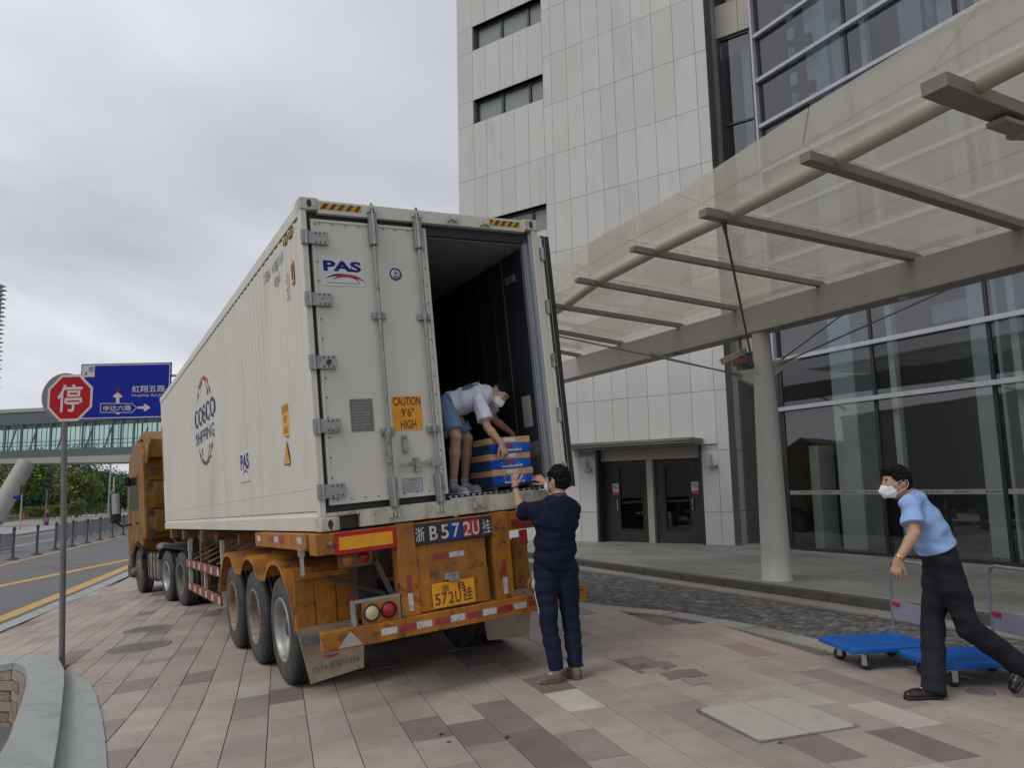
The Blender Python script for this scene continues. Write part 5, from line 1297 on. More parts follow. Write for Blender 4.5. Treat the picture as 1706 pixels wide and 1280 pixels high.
# cone-shaped braces inside the upper glass
for z in (10.75, 11.9, 9.55, 13.0):
    m_ = MB(); a = np.array(gp(.30, z + .12, -.25)); b = np.array(gp(1.15, z - .12, -.45)); m_.cyl(a, b, .03, .15, n=14)
    gq(m_, 'conical_brace', m_black)
    m_ = MB(); gbox(m_, .42, z - .35, .60, z + .55, -.62, -.56); gq(m_, 'brace_plate', m_sticker)
for z in (6.0, 9.2, 12.6, 15.6):
    m_ = MB(); m_.cyl(gp(1.6, z + .9, -1.2), gp(SE, z - .4, -3.2), .10, n=10); gq(m_, 'roof_truss_tube', m_intcol)
for s in (3.2, 5.6): m_ = MB(); m_.cyl(gp(s, 7, -1.6), gp(s + .25, 17, -1.6), .10, n=10); gq(m_, 'steel_tube', m_intcol)
for z in (8.4, 13.8):
    m_ = MB(); gbox(m_, .0, z, SE, z + .3, -5, -3.8); gq(m_, 'inner_gallery', m_greywall)
rnd = random.Random(4)
for s0, s1, z0, z1, dn in ((.9, 1.6, 10.1, 12.2, -.9), (2.9, 3.4, 9.0, 11.8, -1.1), (4.9, 6.4, 9.6, 10.6, -1.4), (3.6, 4.5, 11.4, 13.2, -1.0), (1.7, 2.3, 12.5, 15, -.8), (5.2, 5.7, 11, 14, -.9), (7.3, 8.6, 9, 12, -1.2)):
    m_ = MB(); gbox(m_, s0, z0, s1, z1, dn - .05, dn); gq(m_, 'light_patch_panel', m_greywall)  # pale panels added behind the glass to imitate its light patches
# low furniture silhouettes inside
m_ = MB(); gbox(m_, 4.9, ZG, 6.3, .75, -2.4, -1.7); gq(m_, 'reception_desk', m_greywall, bevel=.03)
m_ = MB(); gbox(m_, 5.3, .95, 5.7, 1.0, -1.5, -1.2); gbox(m_, 5.48, .5, 5.52, .95, -1.4, -1.3); gq(m_, 'side_stand', m_silver)
# ================================================================== CANOPY
cn = empty('entrance_canopy', (4.01, 12.07, ZG), label='frosted glass entrance canopy on a grey beam and tapered round column', cat='canopy')
COFF = (4.01, 12.07, ZG)
BD = np.array([.472, -.882]); BN = np.array([-.882, -.472]); B0 = np.array([4.01, 12.07])
def cp(s, r, z): p = B0 + BD * s + BN * r; return (p[0], p[1], z)
def cq_(mb, name, mats, par=None, bevel=0, **kw): return mb.build(name, mats, parent=par or cn, off=COFF, bevel=bevel, **kw)
m_ = MB().prism([cp(-8.5, -.17, 3.99), cp(-8.5, .17, 3.99), cp(-8.5, .17, 4.42), cp(-8.5, -.17, 4.42)], np.array(cp(8.2, 0, 0)) - np.array(cp(-8.5, 0, 0)))
cq_(m_, 'beam', m_beam, bevel=.012)
prof = [(.245, 0), (.245, .02), (.225, .03)] + [(.225 - .085 * (i / 10) ** 1.1, .03 + 3.85 * i / 10) for i in range(1, 11)]
m_ = MB().lathe([(r, ZG + h) for r, h in prof], (4.01, 12.07, 0), (0, 0, 1), n=40); col_ = cq_(m_, 'column', m_col)
# ribs from measured end points
outer = [np.array(q) for q in ((3.10, 5.21), (2.62, 6.42), (2.05, 7.77), (1.48, 8.97), (.92, 10.33), (.55, 11.75), (.05, 13.1), (-.4, 14.4))]
inner_s = [5.55, 4.07, 2.75, 1.29, -.39, -1.81, -3.64, -5.2]
inner = [B0 + BD * s for s in inner_s]
ZR = 4.45
for i, (o_, n_) in enumerate(zip(outer, inner)):
    wd_, ht = (.115, .085) if i in (1, 2) else (.07, .06)
    if i == 0: wd_, ht = .20, .11
    m_ = MB().bar((*o_, ZR + .0), (*n_, ZR - .0), wd_, ht); r_ = cq_(m_, 'rib', m_rib, bevel=.004)
    d = (n_ - o_) / np.linalg.norm(n_ - o_)
    MB().bar((*(o_ + d * .05), ZR + ht / 2 + .012), (*(n_ - d * .05), ZR + ht / 2 + .012), wd_ * .5, .022).build('rib_cap', m_beam, parent=r_, off=COFF)
# glass sheets (outer overhang .42 m)
ZGL = ZR + .095
def gl_quad(a, b, c, d, nm='glass_sheet'):
    m_ = MB().prism([(*a, ZGL), (*b, ZGL), (*c, ZGL), (*d, ZGL)], (0, 0, .016)); return cq_(m_, nm, g_canopy)
edge = [np.array(q) for q in ((3.62, 3.0), (2.98, 4.40), (2.40, 5.72), (1.72, 7.48), (1.10, 8.72), (.52, 10.03), (.14, 11.45), (-.36, 12.8), (-.85, 14.15))]
O = [outer[0] + (outer[0] - outer[1]) * 1.25] + outer; I = [inner[0] + BD * 1.9] + inner
for i in range(len(O) - 1):
    a, b = O[i], O[i + 1]; c, d = I[i + 1], I[i]; g = .008
    e1 = (b - a) / np.linalg.norm(b - a) * g
    mid1, mid2 = (a + d) / 2, (b + c) / 2
    gl_quad(a + e1, b - e1, mid2 - e1, mid1 + e1); gl_quad(mid1 + e1 + (d - a) * .004, mid2 - e1 + (c - b) * .004, c - e1, d + e1)
    gl_quad(edge[i] + e1, edge[i + 1] - e1, b - e1 - (c - b) * .003, a + e1 - (d - a) * .003, 'edge_glass_sheet')
    gl_quad(d + e1, c - e1, c - e1 - BN * 1.6, d + e1 - BN * 1.6)
# round pipe just below the glass between ribs
m_ = MB()
pl = [o_ + (n_ - o_) / np.linalg.norm(n_ - o_) * .42 for o_, n_ in zip(O, I)]
m_.tube([(*p, ZR + .045) for p in pl], .062, n=16); cq_(m_, 'edge_pipe', m_pipe)
# tension rods with fork ends
def rod(a, b, r=.013, fork=True, nm='tension_rod'):
    a = np.array(a, float); b = np.array(b, float); m_ = MB().cyl(a, b, r, n=8); d = (b - a) / np.linalg.norm(b - a)
    m_.cyl(a + d * .02, a + d * .22, r * 1.9, r * 1.2, n=8); m_.cyl(b - d * .22, b - d * .02, r * 1.2, r * 1.9, n=8)
    m_.obox(a, d, np.cross(d, (0, 0, 1)), np.cross(np.cross(d, (0, 0, 1)), d), .06, .012, .03); m_.obox(b, d, np.cross(d, (0, 0, 1)), np.cross(np.cross(d, (0, 0, 1)), d), .06, .012, .03)
    return cq_(m_, nm, m_cable)
zb = 3.44
rib2 = outer[2] + (inner[2] - outer[2]) * .08
rod((*rib2, ZR - .06), cp(.02, .24, zb), .016)
rod(cp(-.25, .30, zb - .10), (*outer[6], ZR - .05))
rod(cp(-.45, .20, zb - .06), cp(-2.4, .3, 4.02), .012)
rod(cp(.25, -.12, zb + .02), cp(3.2, -1.4, 4.5), .013)
rod(cp(.1, -.2, zb + .06), cp(1.6, -.9, 4.5), .012)
rod((.95, 17.6, 4.05), (-.2, 17.1, 3.7), .02)
m_ = MB()
def bracket(a, b, c, t=.02): 
    n = np.cross(np.array(b, float) - np.array(a, float), np.array(c, float) - np.array(a, float)); n /= np.linalg.norm(n); m_.prism([np.array(q, float) - n * t / 2 for q in (a, b, c)], n * t)
bracket(cp(-.1, .12, zb - .28), cp(-.1, .10, zb - .02), cp(-.38, .38, zb - .06)); cq_(m_, 'column_bracket', m_beam); m_ = MB(); bracket(cp(.1, -.12, zb - .15), cp(.1, -.12, zb + .10), cp(.42, -.40, zb + .10)); cq_(m_, 'column_bracket', m_beam); m_ = MB(); bracket(cp(-.12, 0, zb - .35), cp(-.12, 0, zb - .08), cp(-.62, .12, zb - .03))
cq_(m_, 'column_bracket', m_beam)
# fitting disc on the big right rib
m_ = MB(); p = outer[0] + (inner[0] - outer[0]) * .28; m_.cyl((*p, ZR - .14), (*p, ZR - .06), .11, n=20); m_.obox((*p, ZR - .11), (*BN, 0), (*BD, 0), (0, 0, 1), .35, .08, .02); m_.cyl((*p, ZR - .17), (*p, ZR - .14), .045, n=12)
cq_(m_, 'rod_fitting', m_beam, bevel=.006)
m_ = MB().cyl(cp(2.5, .02, 3.965), cp(2.5, .02, 3.99), .06, n=20); cq_(m_, 'downlight', m_sticker)
m_ = MB().cyl(cp(-2.0, .02, 3.975), cp(-2.0, .02, 3.99), .06, n=20); cq_(m_, 'downlight', m_greyplate)
# CCTV camera hanging from the beam
cb_ = at_y(1232, 560, 12.45); 
tv = empty('security_camera', cb_, label='white security camera on a drop pole under the canopy beam beside the column', cat='security camera')
OF = tuple(cb_)
bz = lambda x, y: at_y(x, y, 12.45)
MB().cyl((cb_[0], cb_[1], 4.0), (cb_[0], cb_[1], 3.45), .026, n=10).build('drop_pole', m_cable, parent=tv, off=OF)
m_ = MB().bar(bz(1202, 603), bz(1242, 585), .12, .10); m_.build('housing', m_lintel, parent=tv, off=OF, bevel=.01)
m_ = MB().bar(bz(1199, 600), bz(1243, 582) , .15, .012, up=(.3, 0, 1)); 
m_.build('sun_shield', m_silver, parent=tv, off=OF)
m_ = MB().bar(bz(1222, 606), bz(1244, 600), .10, .10); m_.build('junction_box', m_cctvrust, parent=tv, off=OF, bevel=.008)
a, b = bz(1240, 588), bz(1240, 608)
m_ = MB().tube([a, a + np.array([.08, 0, -.04]), (a + b) / 2 + np.array([.12, 0, 0]), b + np.array([.08, 0, -.02]), b + np.array([-.05, 0, .0])], .010, n=6); m_.build('cable_loop', m_black, parent=tv, off=OF)
# narrow blue-glass neighbour seen between container door and clad wall
# ================================================================== STREET SIDE (left)
# stop sign
pb = hit(103, 1110)
topz = at_y(110, 712, pb[1])
ss_ = empty('stop_sign', pb, label='red octagonal Chinese stop sign on a grey pole at the left of the paving', cat='stop sign')
SO = tuple(pb)
lean = at_y(108.5, 640, pb[1] - .02)
MB().cyl(pb, lean, .036, n=14).cyl((pb[0], pb[1], pb[2] - .02), (pb[0], pb[1], pb[2] + .012), .09, n=14).build('pole', m_pole, parent=ss_, off=SO)
yc = pb[1] - .06
c0 = at_y(116.5, 663, yc)
k_ = at_y(116.5 + 39, 663, yc)[0] - c0[0]
R8_ = k_ / math.cos(math.radians(22.5))
fu = np.array([math.cos(math.radians(-4)), math.sin(math.radians(-4)), 0]); fn = np.array([fu[1], -fu[0], 0]); fz = np.array([0, 0, 1.])
def octo(r, d): return [c0 + (fu * math.cos(a) + fz * math.sin(a)) * r + fn * d for a in [math.radians(22.5 + 45 * i) for i in range(8)]]
pl_ = MB().prism(octo(R8_, .0), -fn * .004).build('plate', m_signwhite, parent=ss_, off=SO)
MB().prism(octo(R8_ * .895, .0015), -fn * .001).build('red_face', m_stopred, parent=pl_, off=SO)
m_ = MB(); put_text(m_, '停', c0 + fn * .0035 - fz * .005, fu, fz, R8_ * 1.02, R8_ * 1.10, bold=.012); m_.build('letter', m_signwhite, parent=pl_, off=SO)
MB().box(-.05, 0, -.02, .05, .03, .02).build('clamp', m_galv, parent=ss_).location = tuple(c0 - pb + np.array([-.03, .01, .12]))
MB().box(-.05, 0, -.02, .05, .03, .02).build('clamp', m_galv, parent=ss_).location = tuple(c0 - pb + np.array([-.03, .01, -.12]))
c1 = at_y(107, 661, yc + .14); rr = (at_y(107 + 39.5, 661, yc + .14) - c1)[0]
MB().cyl(c1, c1 - fn * .004, rr, n=48, sm=False).build('round_back_plate', m_signback, parent=ss_, off=SO)
# blue overhead sign on a mast arm
YS = 43.0
A_ = at_y(136, 607, YS); B_ = at_y(286, 606.5, YS); C_ = at_y(137, 700, YS)
wS = B_[0] - A_[0]; hS = A_[2] - C_[2]; c = np.array([(A_[0] + B_[0]) / 2, YS, (A_[2] + C_[2]) / 2])
mastx = at_y(330, 700, YS)[0]
os_ = empty('direction_sign', (mastx, YS, gz(mastx, YS)), label='blue overhead direction sign with white Chinese road names and arrows', cat='road sign')
OS = (mastx, YS, gz(mastx, YS))
UX, UZ = np.array([1., 0, 0]), np.array([0, 0, 1.])
def sb(a, b, wd_, ht_, y, mt, name, par, th=.01):
    """panel centred at fraction a,b of the board"""
    p = c + UX * (a * wS) + UZ * (b * hS); return MB().box(p[0] - wd_ * wS / 2, y, p[2] - ht_ * hS / 2, p[0] + wd_ * wS / 2, y + th, p[2] + ht_ * hS / 2).build(name, mt, parent=par, off=OS)
brd = sb(0, 0, 1, 1, YS, m_signblue, 'board', os_, .06)
def rim(a0, b0, a1, b1, t, y, mt=m_signwhite, name='border'):
    m_ = MB(); x0, x1 = c[0] + a0 * wS, c[0] + a1 * wS; z0, z1 = c[2] + b0 * hS, c[2] + b1 * hS
    m_.box(x0, y, z0, x1, y + .004, z0 + t).box(x0, y, z1 - t, x1, y + .004, z1).box(x0, y, z0 + t, x0 + t, y + .004, z1 - t).box(x1 - t, y, z0 + t, x1, y + .004, z1 - t); return m_.build(name, mt, parent=brd, off=OS)
rim(-.488, -.482, .488, .482, .055, YS - .006)
m_ = MB().box(A_[0] + .09, YS - .012, A_[2] - .75, A_[0] + .78, YS - .007, A_[2] - .08); m_.build('compass_panel', m_signwhite, parent=brd, off=OS)
def tx(body, px, py, wpx, hpx, mt=m_signwhite, bold=.008):
    p = at_y(px, py, YS - .018); sc = YS / FPX * 1.0; m_ = MB(); put_text(m_, body, p, UX, UZ, wpx * sc, hpx * sc, bold=bold); return m_.build('lettering', mt, parent=brd, off=OS)
tx('东', 152.7, 615.5, 12, 10, m_signblue); 
p = at_y(143.3, 622, YS - .018); s_ = YS / FPX
MB().prism([p + np.array([-2.4 * s_, 0, -3.6 * s_]), p + np.array([0, 0, -2.0 * s_]), p + np.array([2.4 * s_, 0, -3.6 * s_]), p + np.array([0, 0, 3.6 * s_])], (0, -.004, 0)).build('north_pointer', m_black, parent=brd, off=OS)
tx('虹翔五路', 247.5, 648, 56, 11.5); tx('Hongxiang', 233.5, 659, 28, 6.0, bold=0); tx('Rd.(No.5)', 268, 659, 32, 6.0, bold=0)
tx('申达六路', 195.5, 680.3, 47, 9.5)
def poly_px(P, y, name='arrow', mt=m_signwhite):
    Q = [at_y(px, py, y) for px, py in P]; return MB().prism(Q, (0, -.004, 0)).build(name, mt, parent=brd, off=OS)
poly_px([(193.2, 672), (193.2, 662), (189, 662.5), (188.5, 660), (196, 653.5), (203.5, 660), (203, 662.5), (199, 662), (199, 672)], YS - .012)
poly_px([(193.2, 688), (193.2, 690.5), (199, 690.5), (199, 688)], YS - .012)
poly_px([(229, 677.5), (240, 677.5), (239, 673.5), (242.5, 673.5), (251, 679.4), (242.5, 685.3), (239, 685.3), (240, 681.4), (229, 681.4)], YS - .012)
def outline(P, t, y, name):
    m_ = MB(); n = len(P); Q = [at_y(px, py, y) for px, py in P]
    for a, b in zip(Q, Q[1:] + Q[:1]): m_.bar(a, b, .004, t, up=(0, 0, 1) if abs(a[2] - b[2]) < abs(a[0] - b[0]) else (1, 0, 0))
    return m_.build(name, m_signwhite, parent=brd, off=OS)
outline([(167.5, 672.6), (220, 672.6), (227.5, 680), (220, 687.6), (167.5, 687.6)], .035, YS - .014, 'name_box_outline')
m_ = MB()
for px in (197,): p = at_y(px, 650, YS - .016); m_.box(p[0] - .13, YS - .018, p[2] - .05, p[0] + .13, YS - .014, p[2] + .05)
m_.build('small_red_marks', m_stopred, parent=brd, off=OS)
mz = at_y(300, 625, YS)[2]
m_ = MB().cyl((mastx, YS + .15, OS[2]), (mastx, YS + .15, mz + .3), .17, .12, n=16); m_.build('mast', m_polelight, parent=os_, off=OS)
for dz in (0, -1.0): MB().cyl((mastx, YS + .15, mz + dz), (A_[0] + .5, YS + .15, mz + dz), .07, n=10).build('mast_arm', m_polelight, parent=os_, off=OS)
# footbridge
def ub(x, y, Y): return at_y(x, y, Y)
YL, YR = 72.0, 63.0
_BA, _BB = at_y(-60, 700, 73.5), at_y(420, 700, 60.0)
def bpnt(x, y):
    n = np.array([-(_BB - _BA)[1], (_BB - _BA)[0], 0]); o = np.array([0, 0, HC]); d = ray(x, y); return o + d * (((_BA - o) @ n) / (d @ n))
x0_, x1_ = -60, 420
fb = empty('footbridge', bpnt(30, 860), label='enclosed glass-sided footbridge crossing above the road at the left', cat='footbridge'); fo_ = tuple(bpnt(30, 860))
def bspan(name, yt0, yb0, yt1, yb1, dep, mt, dn=0., par=None):
    """band between image heights at x=0 (yt0,yb0) and x=235 (yt1,yb1), built as a long beam"""
    f = lambda y0, y1, x: y0 + (y1 - y0) * x / 235
    P = [bpnt(x, f(yb0, yb1, x)) for x in (x0_, x1_)] + [bpnt(x, f(yt0, yt1, x)) for x in (x1_, x0_)]
    P = [p + np.array([0, dn, 0]) for p in P]
    # straighten: use vertical faces
    P[3][:2] = P[0][:2]; P[2][:2] = P[1][:2]
    return MB().prism(P, (0, dep, 0)).build(name, mt, parent=par or fb, off=fo_)
bspan('roof', 683, 689, 672, 678, 4.2, m_bridgelight, -.1); bspan('roof_beam', 689.2, 710, 678.2, 697, 3.9, m_bridgedark)
bspan('floor_beam', 752, 765, 744, 757, 3.9, m_bridgedark); bspan('deck_edge', 765.2, 773, 757.2, 770, 4.2, m_bridgelight, -.15)
gl_ = bspan('glass_side', 710.2, 751.8, 697.2, 743.8, .03, g_bridge, .25); bspan('glass_side', 710.2, 751.8, 697.2, 743.8, .03, g_bridge, 3.6)
def bvert(px, wpx, mt=m_bridgedark, dn=.02, name='post', dep=.12):
    fy = lambda a, b: a + (b - a) * px / 235
    a = bpnt(px, fy(710, 697)) + np.array([0, dn, 0]); b = bpnt(px, fy(752, 744)) + np.array([0, dn, 0]); b[0] = a[0]; b[1] = a[1]; w_ = wpx * a[1] / FPX
    MB().box(a[0] - w_ / 2, a[1], b[2], a[0] + w_ / 2, a[1] + dep, a[2]).build(name, mt, parent=fb, off=fo_)
for px in (-30, 9, 36, 60, 85, 107, 138, 154, 187, 202, 224, 237, 262, 290, 330): bvert(px, 3.4 if px in (36, 85) else 2.0)
for px in range(-40, 360, 8): bvert(px + 3, 1.0, dn=.3, name='mullion', dep=.06)
for f0, f1 in ((738, 729), (744, 736)): bspan('handrail', f0, f0 + 1.2, f1, f1 + 1.2, .05, m_bridgedark, .32)
m_ = MB()
for px in (-20, 15, 62, 110, 142, 205, 240):
    a = bpnt(px, 748); b = bpnt(px + 14, 708); m_.bar(a + np.array([0, 3.0, 0]), b + np.array([0, 3.0, 0]), .12, .12)
m_.build('bracing', m_bridgedark, parent=fb, off=fo_, kind='stuff')
a, b = at_y(-12, 868, 64.5), at_y(44, 772, 67)
MB().cyl(a, b, .78, .72, n=24).build('slanting_column', m_bridgelight, parent=fb, off=fo_)
# bollards
BX = [(20.6, 932.8, 878), (60.6, 925, 877), (91.6, 916.8, 874.5), (120, 911, 871.5), (144.4, 905.7, 868.5), (166.4, 900.6, 865.5), (187, 896.7, 864.2), (205, 892.8, 861)]
proto = None
for i, (px, py, pt) in enumerate(BX):
    P = at_z(px, py, -.855); h = at_y(px, pt, P[1])[2] - P[2]
    if proto is None:
        proto = empty('bollard', P, label='', cat='bollard', group='dark bollards along the road median')
        MB().lathe([(.0, 1.0), (.05, .99), (.068, .95), (.068, .90), (.045, .88), (.055, .86), (.055, .12), (.075, .10)], (0, 0, 0), (0, 0, 1), n=16).build('post', m_bollard, parent=proto).scale = (1, 1, h)
        MB().lathe([(.075, .13), (.10, .08), (.22, .04), (.24, 0)], (0, 0, 0), (0, 0, 1), n=8, sm=False).build('foot', m_bollard, parent=proto); o = proto
    else: o = copy_tree(proto); o.location = [float(q) for q in P]
    o['label'] = ['first dark bollard from the left beside the railing', 'second dark bollard from the left, standing free of the railing', 'third dark bollard from the left, just left of the sign pole', 'fourth dark bollard from the left, just right of the sign pole', 'fifth dark bollard from the left before the railing', 'sixth dark bollard from the left before the railing', 'seventh dark bollard from the left, second from the truck', 'farthest dark bollard, closest to the truck mirror'][i]
# railings
def railing(pa, pb_, h, lab, n):
    A, B = at_z(*pa, -.86), at_z(*pb_, -.86); t = empty('railing', A, label=lab, cat='railing', group='grey bar railings along the road'); of = tuple(A)
    m_ = MB(); m_.bar(A + np.array([0, 0, h]), B + np.array([0, 0, h]), .05, .05); m_.build('top_bar', m_fence, parent=t, off=of)
    MB().bar(A + np.array([0, 0, .12]), B + np.array([0, 0, .12]), .04, .04).build('bottom_bar', m_fence, parent=t, off=of)
    k = MB()
    for i in range(n + 1):
        p = A + (B - A) * i / n
        if i % 12 == 0: MB().box(p[0] - .04, p[1] - .04, p[2], p[0] + .04, p[1] + .04, p[2] + h + .08).build('rail_post', m_fence, parent=t, off=of)
        else: k.box(p[0] - .012, p[1] - .012, p[2] + .12, p[0] + .012, p[1] + .012, p[2] + h)
    k.build('bars', m_fence, parent=t, off=of, kind='stuff')
railing((95, 904), (212, 879.5), .95, 'grey bar railing behind the bollards between sign pole and truck', 120)
railing((-25, 926), (20, 919.5), .82, 'short grey bar railing at the far left edge beside the first bollard', 24)
# ---- vegetation
def hitf(px, py): return at_z(px, py, -.74)
random.seed(31)
def crown(cx, cy, z0, rx, rz, n, leaf, cols, seed, flat=1.0):
    rnd = random.Random(seed); mb = MB(); cl = []; lobes = []
    for i in range(9):
        a = rnd.random() * 6.28; e = rnd.uniform(-.5, .9); r = rnd.uniform(.25, .62)
        lobes.append((cx + rx * r * math.cos(a), cy + rx * r * math.sin(a), z0 + rz * (1 + .75 * e * (1 - r * .5)), rnd.uniform(.35, .58)))
    lobes.append((cx, cy, z0 + rz, .7))
    for i in range(n):
        lx, ly, lz, lr = rnd.choice(lobes); th = rnd.random() * 6.28; ph = math.acos(rnd.uniform(-1, 1)); rr = lr * (rnd.random() ** .35)
        x = lx + rx * rr * math.sin(ph) * math.cos(th); y = ly + rx * rr * math.sin(ph) * math.sin(th); z = lz + rz * rr * math.cos(ph) * .9
        u = Vector((rnd.gauss(0, 1), rnd.gauss(0, 1), rnd.gauss(0, .6))).normalized(); v = u.cross(Vector((rnd.gauss(0, 1), rnd.gauss(0, 1), rnd.gauss(0, 1)))).normalized()
        s = leaf * rnd.uniform(.6, 1.3); p = Vector((x, y, z))
        mb.add([p - u * s, p + v * s * .5, p + u * s, p - v * s * .5], [(0, 1, 2, 3)]); c = rnd.choice(cols); k = rnd.uniform(.6, 1.5); cl.append(tuple(q * k for q in c))
    return mb, cl
G1 = [(.08, .17, .04), (.11, .21, .05), (.05, .11, .03)]; G2 = [(.04, .10, .035), (.06, .14, .045)]; G3 = [(.17, .19, .04), (.13, .16, .04), (.10, .14, .04)]
def tree(px, pybase, Y, hm, rx, cols, lab, seed, name='tree', trunk=True):
    x = at_y(px, pybase, Y)[0]; z = -.74 + (.0)
    t = empty(name, (x, Y, z), label=lab, cat='tree', group='trees beyond the road'); zt = hm * (.18 if trunk else .02)
    mb, cl = crown(0, 0, zt, rx, (hm - zt) / 2, 3600, .19, cols, seed)
    colored(mb, cl, 'crown', m_leaf, t)
    if trunk:
        m_ = MB().tube([(0, 0, 0), (.05, .03, hm * .2), (-.05, .05, hm * .4), (.05, 0, hm * .65)], [.16, .13, .10, .05], n=8)
        for k in range(5):
            a = k * 1.3 + seed; m_.tube([(0, 0, hm * (.28 + .05 * k)), (rx * .35 * math.cos(a), rx * .35 * math.sin(a), hm * (.42 + .06 * k)), (rx * .6 * math.cos(a), rx * .6 * math.sin(a), hm * (.55 + .06 * k))], [.07, .05, .02], n=6)
        m_.build('trunk', m_bark, parent=t)
tree(12, 850, 96, 7.6, 4.0, G3, 'yellow-green tree at the far left behind the slanting bridge column', 1)
tree(48, 850, 104, 9.7, 4.5, G2, 'dark green tree right of the slanting bridge column', 2)
tree(78, 850, 100, 8.6, 3.8, G1, 'mid-green tree behind the black traffic signal', 3)
tree(118, 850, 110, 11.1, 5.2, G2, 'tallest dark green tree, just right of the sign pole', 4)
tree(128, 858, 90, 5.9, 3.2, G3, 'yellowish round tree in front of the tallest tree', 5)
tree(152, 850, 115, 7.2, 4.8, G1, 'green tree between the tallest tree and the lamp posts', 6)
tree(172, 850, 108, 6.4, 3.8, G2, 'dark green tree behind the tall grey lamp post', 7)
tree(196, 850, 118, 6.2, 4.2, G1, 'rounded green tree nearest to the truck cab', 8)
tree(-30, 850, 100, 9.5, 5.0, G2, 'dark tree past the left border of the view', 9)
tree(232, 850, 125, 6.5, 5.0, G2, 'dark green tree half hidden behind the truck cab', 10)
def bush(px, pyb, Y, rx, hm, cols, lab, seed, n=1500):
    x = at_y(px, pyb, Y)[0]; z = -.74; mb, cl = crown(0, 0, 0, rx, hm / 2, n, .11, cols, seed); o = colored(mb, cl, 'bush', m_leaf, None, label=lab, cat='bush', group='clipped bushes beyond the road'); o.location = (x, Y, z)
bush(125, 862, 82, 1.25, 2.3, G3, 'round clipped yellow-green bush right of the sign pole', 21); bush(57, 862, 84, 1.2, 1.5, G3, 'low round bush left of the red-blue pole', 22); bush(90, 862, 84, 1.3, 1.8, G3, 'round light bush beside the signal pole', 23)
def hedge(pa, pb_, hm, th, lab, seed):
    A, B = hitf(*pa), hitf(*pb_); rnd = random.Random(seed); mb = MB(); cl = []; c_ = (A + B) / 2
    d = (B - A); l = np.linalg.norm(d[:2]); d = d / l; q = np.array([-d[1], d[0], 0])
    for i in range(int(l * 130)):
        p = A + d * rnd.random() * l + q * rnd.uniform(0, th) + np.array([0, 0, rnd.random() ** .6 * hm * rnd.uniform(.85, 1.08)]) - c_
        u = Vector((rnd.gauss(0, 1), rnd.gauss(0, 1), rnd.gauss(0, .6))).normalized(); v = u.cross(Vector((rnd.gauss(0, 1), 1, rnd.gauss(0, 1)))).normalized(); s = rnd.uniform(.07, .15); p = Vector(p)
        mb.add([p - u * s, p + v * s * .5, p + u * s, p - v * s * .5], [(0, 1, 2, 3)]); k = rnd.uniform(.6, 1.2); cl.append((.075 * k, .115 * k, .03 * k))
    o = colored(mb, cl, 'hedge', m_leaf, None, label=lab, cat='hedge'); o.location = [float(v_) for v_ in c_]
hedge((-20, 862), (78, 860), 1.2, 2.0, 'long low hedge under the trees at the left', 41); hedge((88, 866), (205, 858), 1.5, 2.5, 'low trimmed hedge between sign pole and truck', 42)
# a wooded strip far behind so that no gap shows under the crowns
rnd = random.Random(77); mb = MB(); cl = []
for i in range(15000):
    x = rnd.uniform(-98, -52); y = 128 + rnd.uniform(-4, 4); hgt = 4.3 + 1.2 * math.sin(x * .35) + .8 * math.sin(x * .9 + 2); z = -.8 + hgt * rnd.random() ** .7
    u = Vector((rnd.gauss(0, 1), rnd.gauss(0, 1), rnd.gauss(0, .6))).normalized(); v = u.cross(Vector((rnd.gauss(0, 1), 1, rnd.gauss(0, 1)))).normalized(); s = rnd.uniform(.2, .42); p = Vector((x, y, z))
    mb.add([p - u * s, p + v * s * .6, p + u * s, p - v * s * .6], [(0, 1, 2, 3)]); k = rnd.uniform(.6, 1.2); cl.append((.065 * k, .11 * k, .035 * k))
colored(mb, cl, 'far_thicket', m_leaf, None, label='dense green thicket closing the view behind the street trees', cat='thicket', kind='stuff')
# ---- street furniture
def pole(name, px, pyb, pyt, r, mt, lab, cat, Y=None, extra=None, group=None):
    P = hitf(px, pyb) if Y is None else np.array([*at_y(px, pyb, Y)[:2], -.74]); P[2] = gz(P[0], P[1]) + .1
    t = empty(name, P, label=lab, cat=cat, group=group); T_ = at_y(px, pyt, P[1]); MB().cyl(P, (P[0], P[1], T_[2]), r, r * .8, n=10).build('pole', mt, parent=t, off=tuple(P)); return t, P, T_
t, P, T_ = pole('street_lamp', 180, 863, 774, .11, m_polelight, 'tall grey lamp post with an arm reaching right, left of the truck mirror', 'street lamp')
e = at_y(203, 770.5, P[1]); MB().tube([T_, T_ + (e - T_) * .2 + np.array([0, 0, .05]), e], [.09, .06, .05], n=8).build('arm', m_polelight, parent=t, off=tuple(P)); MB().box(e[0] - .1, e[1] - .15, e[2] - .05, e[0] + .6, e[1] + .15, e[2] + .06).build('lamp_head', m_polelight, parent=t, off=tuple(P), bevel=.03)
t, P, T_ = pole('camera_pole', 187, 862, 795, .09, m_signwhite, 'shorter white pole right beside the tall grey lamp post', 'pole')
MB().box(P[0] - .35, P[1] - .1, T_[2] - 1.9, P[0] - .05, P[1] + .1, T_[2] - 1.5).build('box', m_signback, parent=t, off=tuple(P))
t, P, T_ = pole('traffic_signal', 75, 876, 800, .07, m_pole, 'tall black traffic signal left of the sign pole', 'traffic light')
a = at_y(82.5, 800, P[1]); s_ = P[1] / FPX
MB().box(a[0] - 4.8 * s_, a[1] - .1, a[2] - 15 * s_, a[0] + 4.5 * s_, a[1] + .12, a[2] + 16 * s_).build('signal_head', m_black, parent=t, off=tuple(P), bevel=.03)
for k in range(3): MB().cyl((a[0], a[1] - .11, a[2] + (8 - 10 * k) * s_), (a[0], a[1] - .2, a[2] + (8 - 10 * k) * s_), .13, .14, n=14, caps=False).build('visor', m_black, parent=t, off=tuple(P))
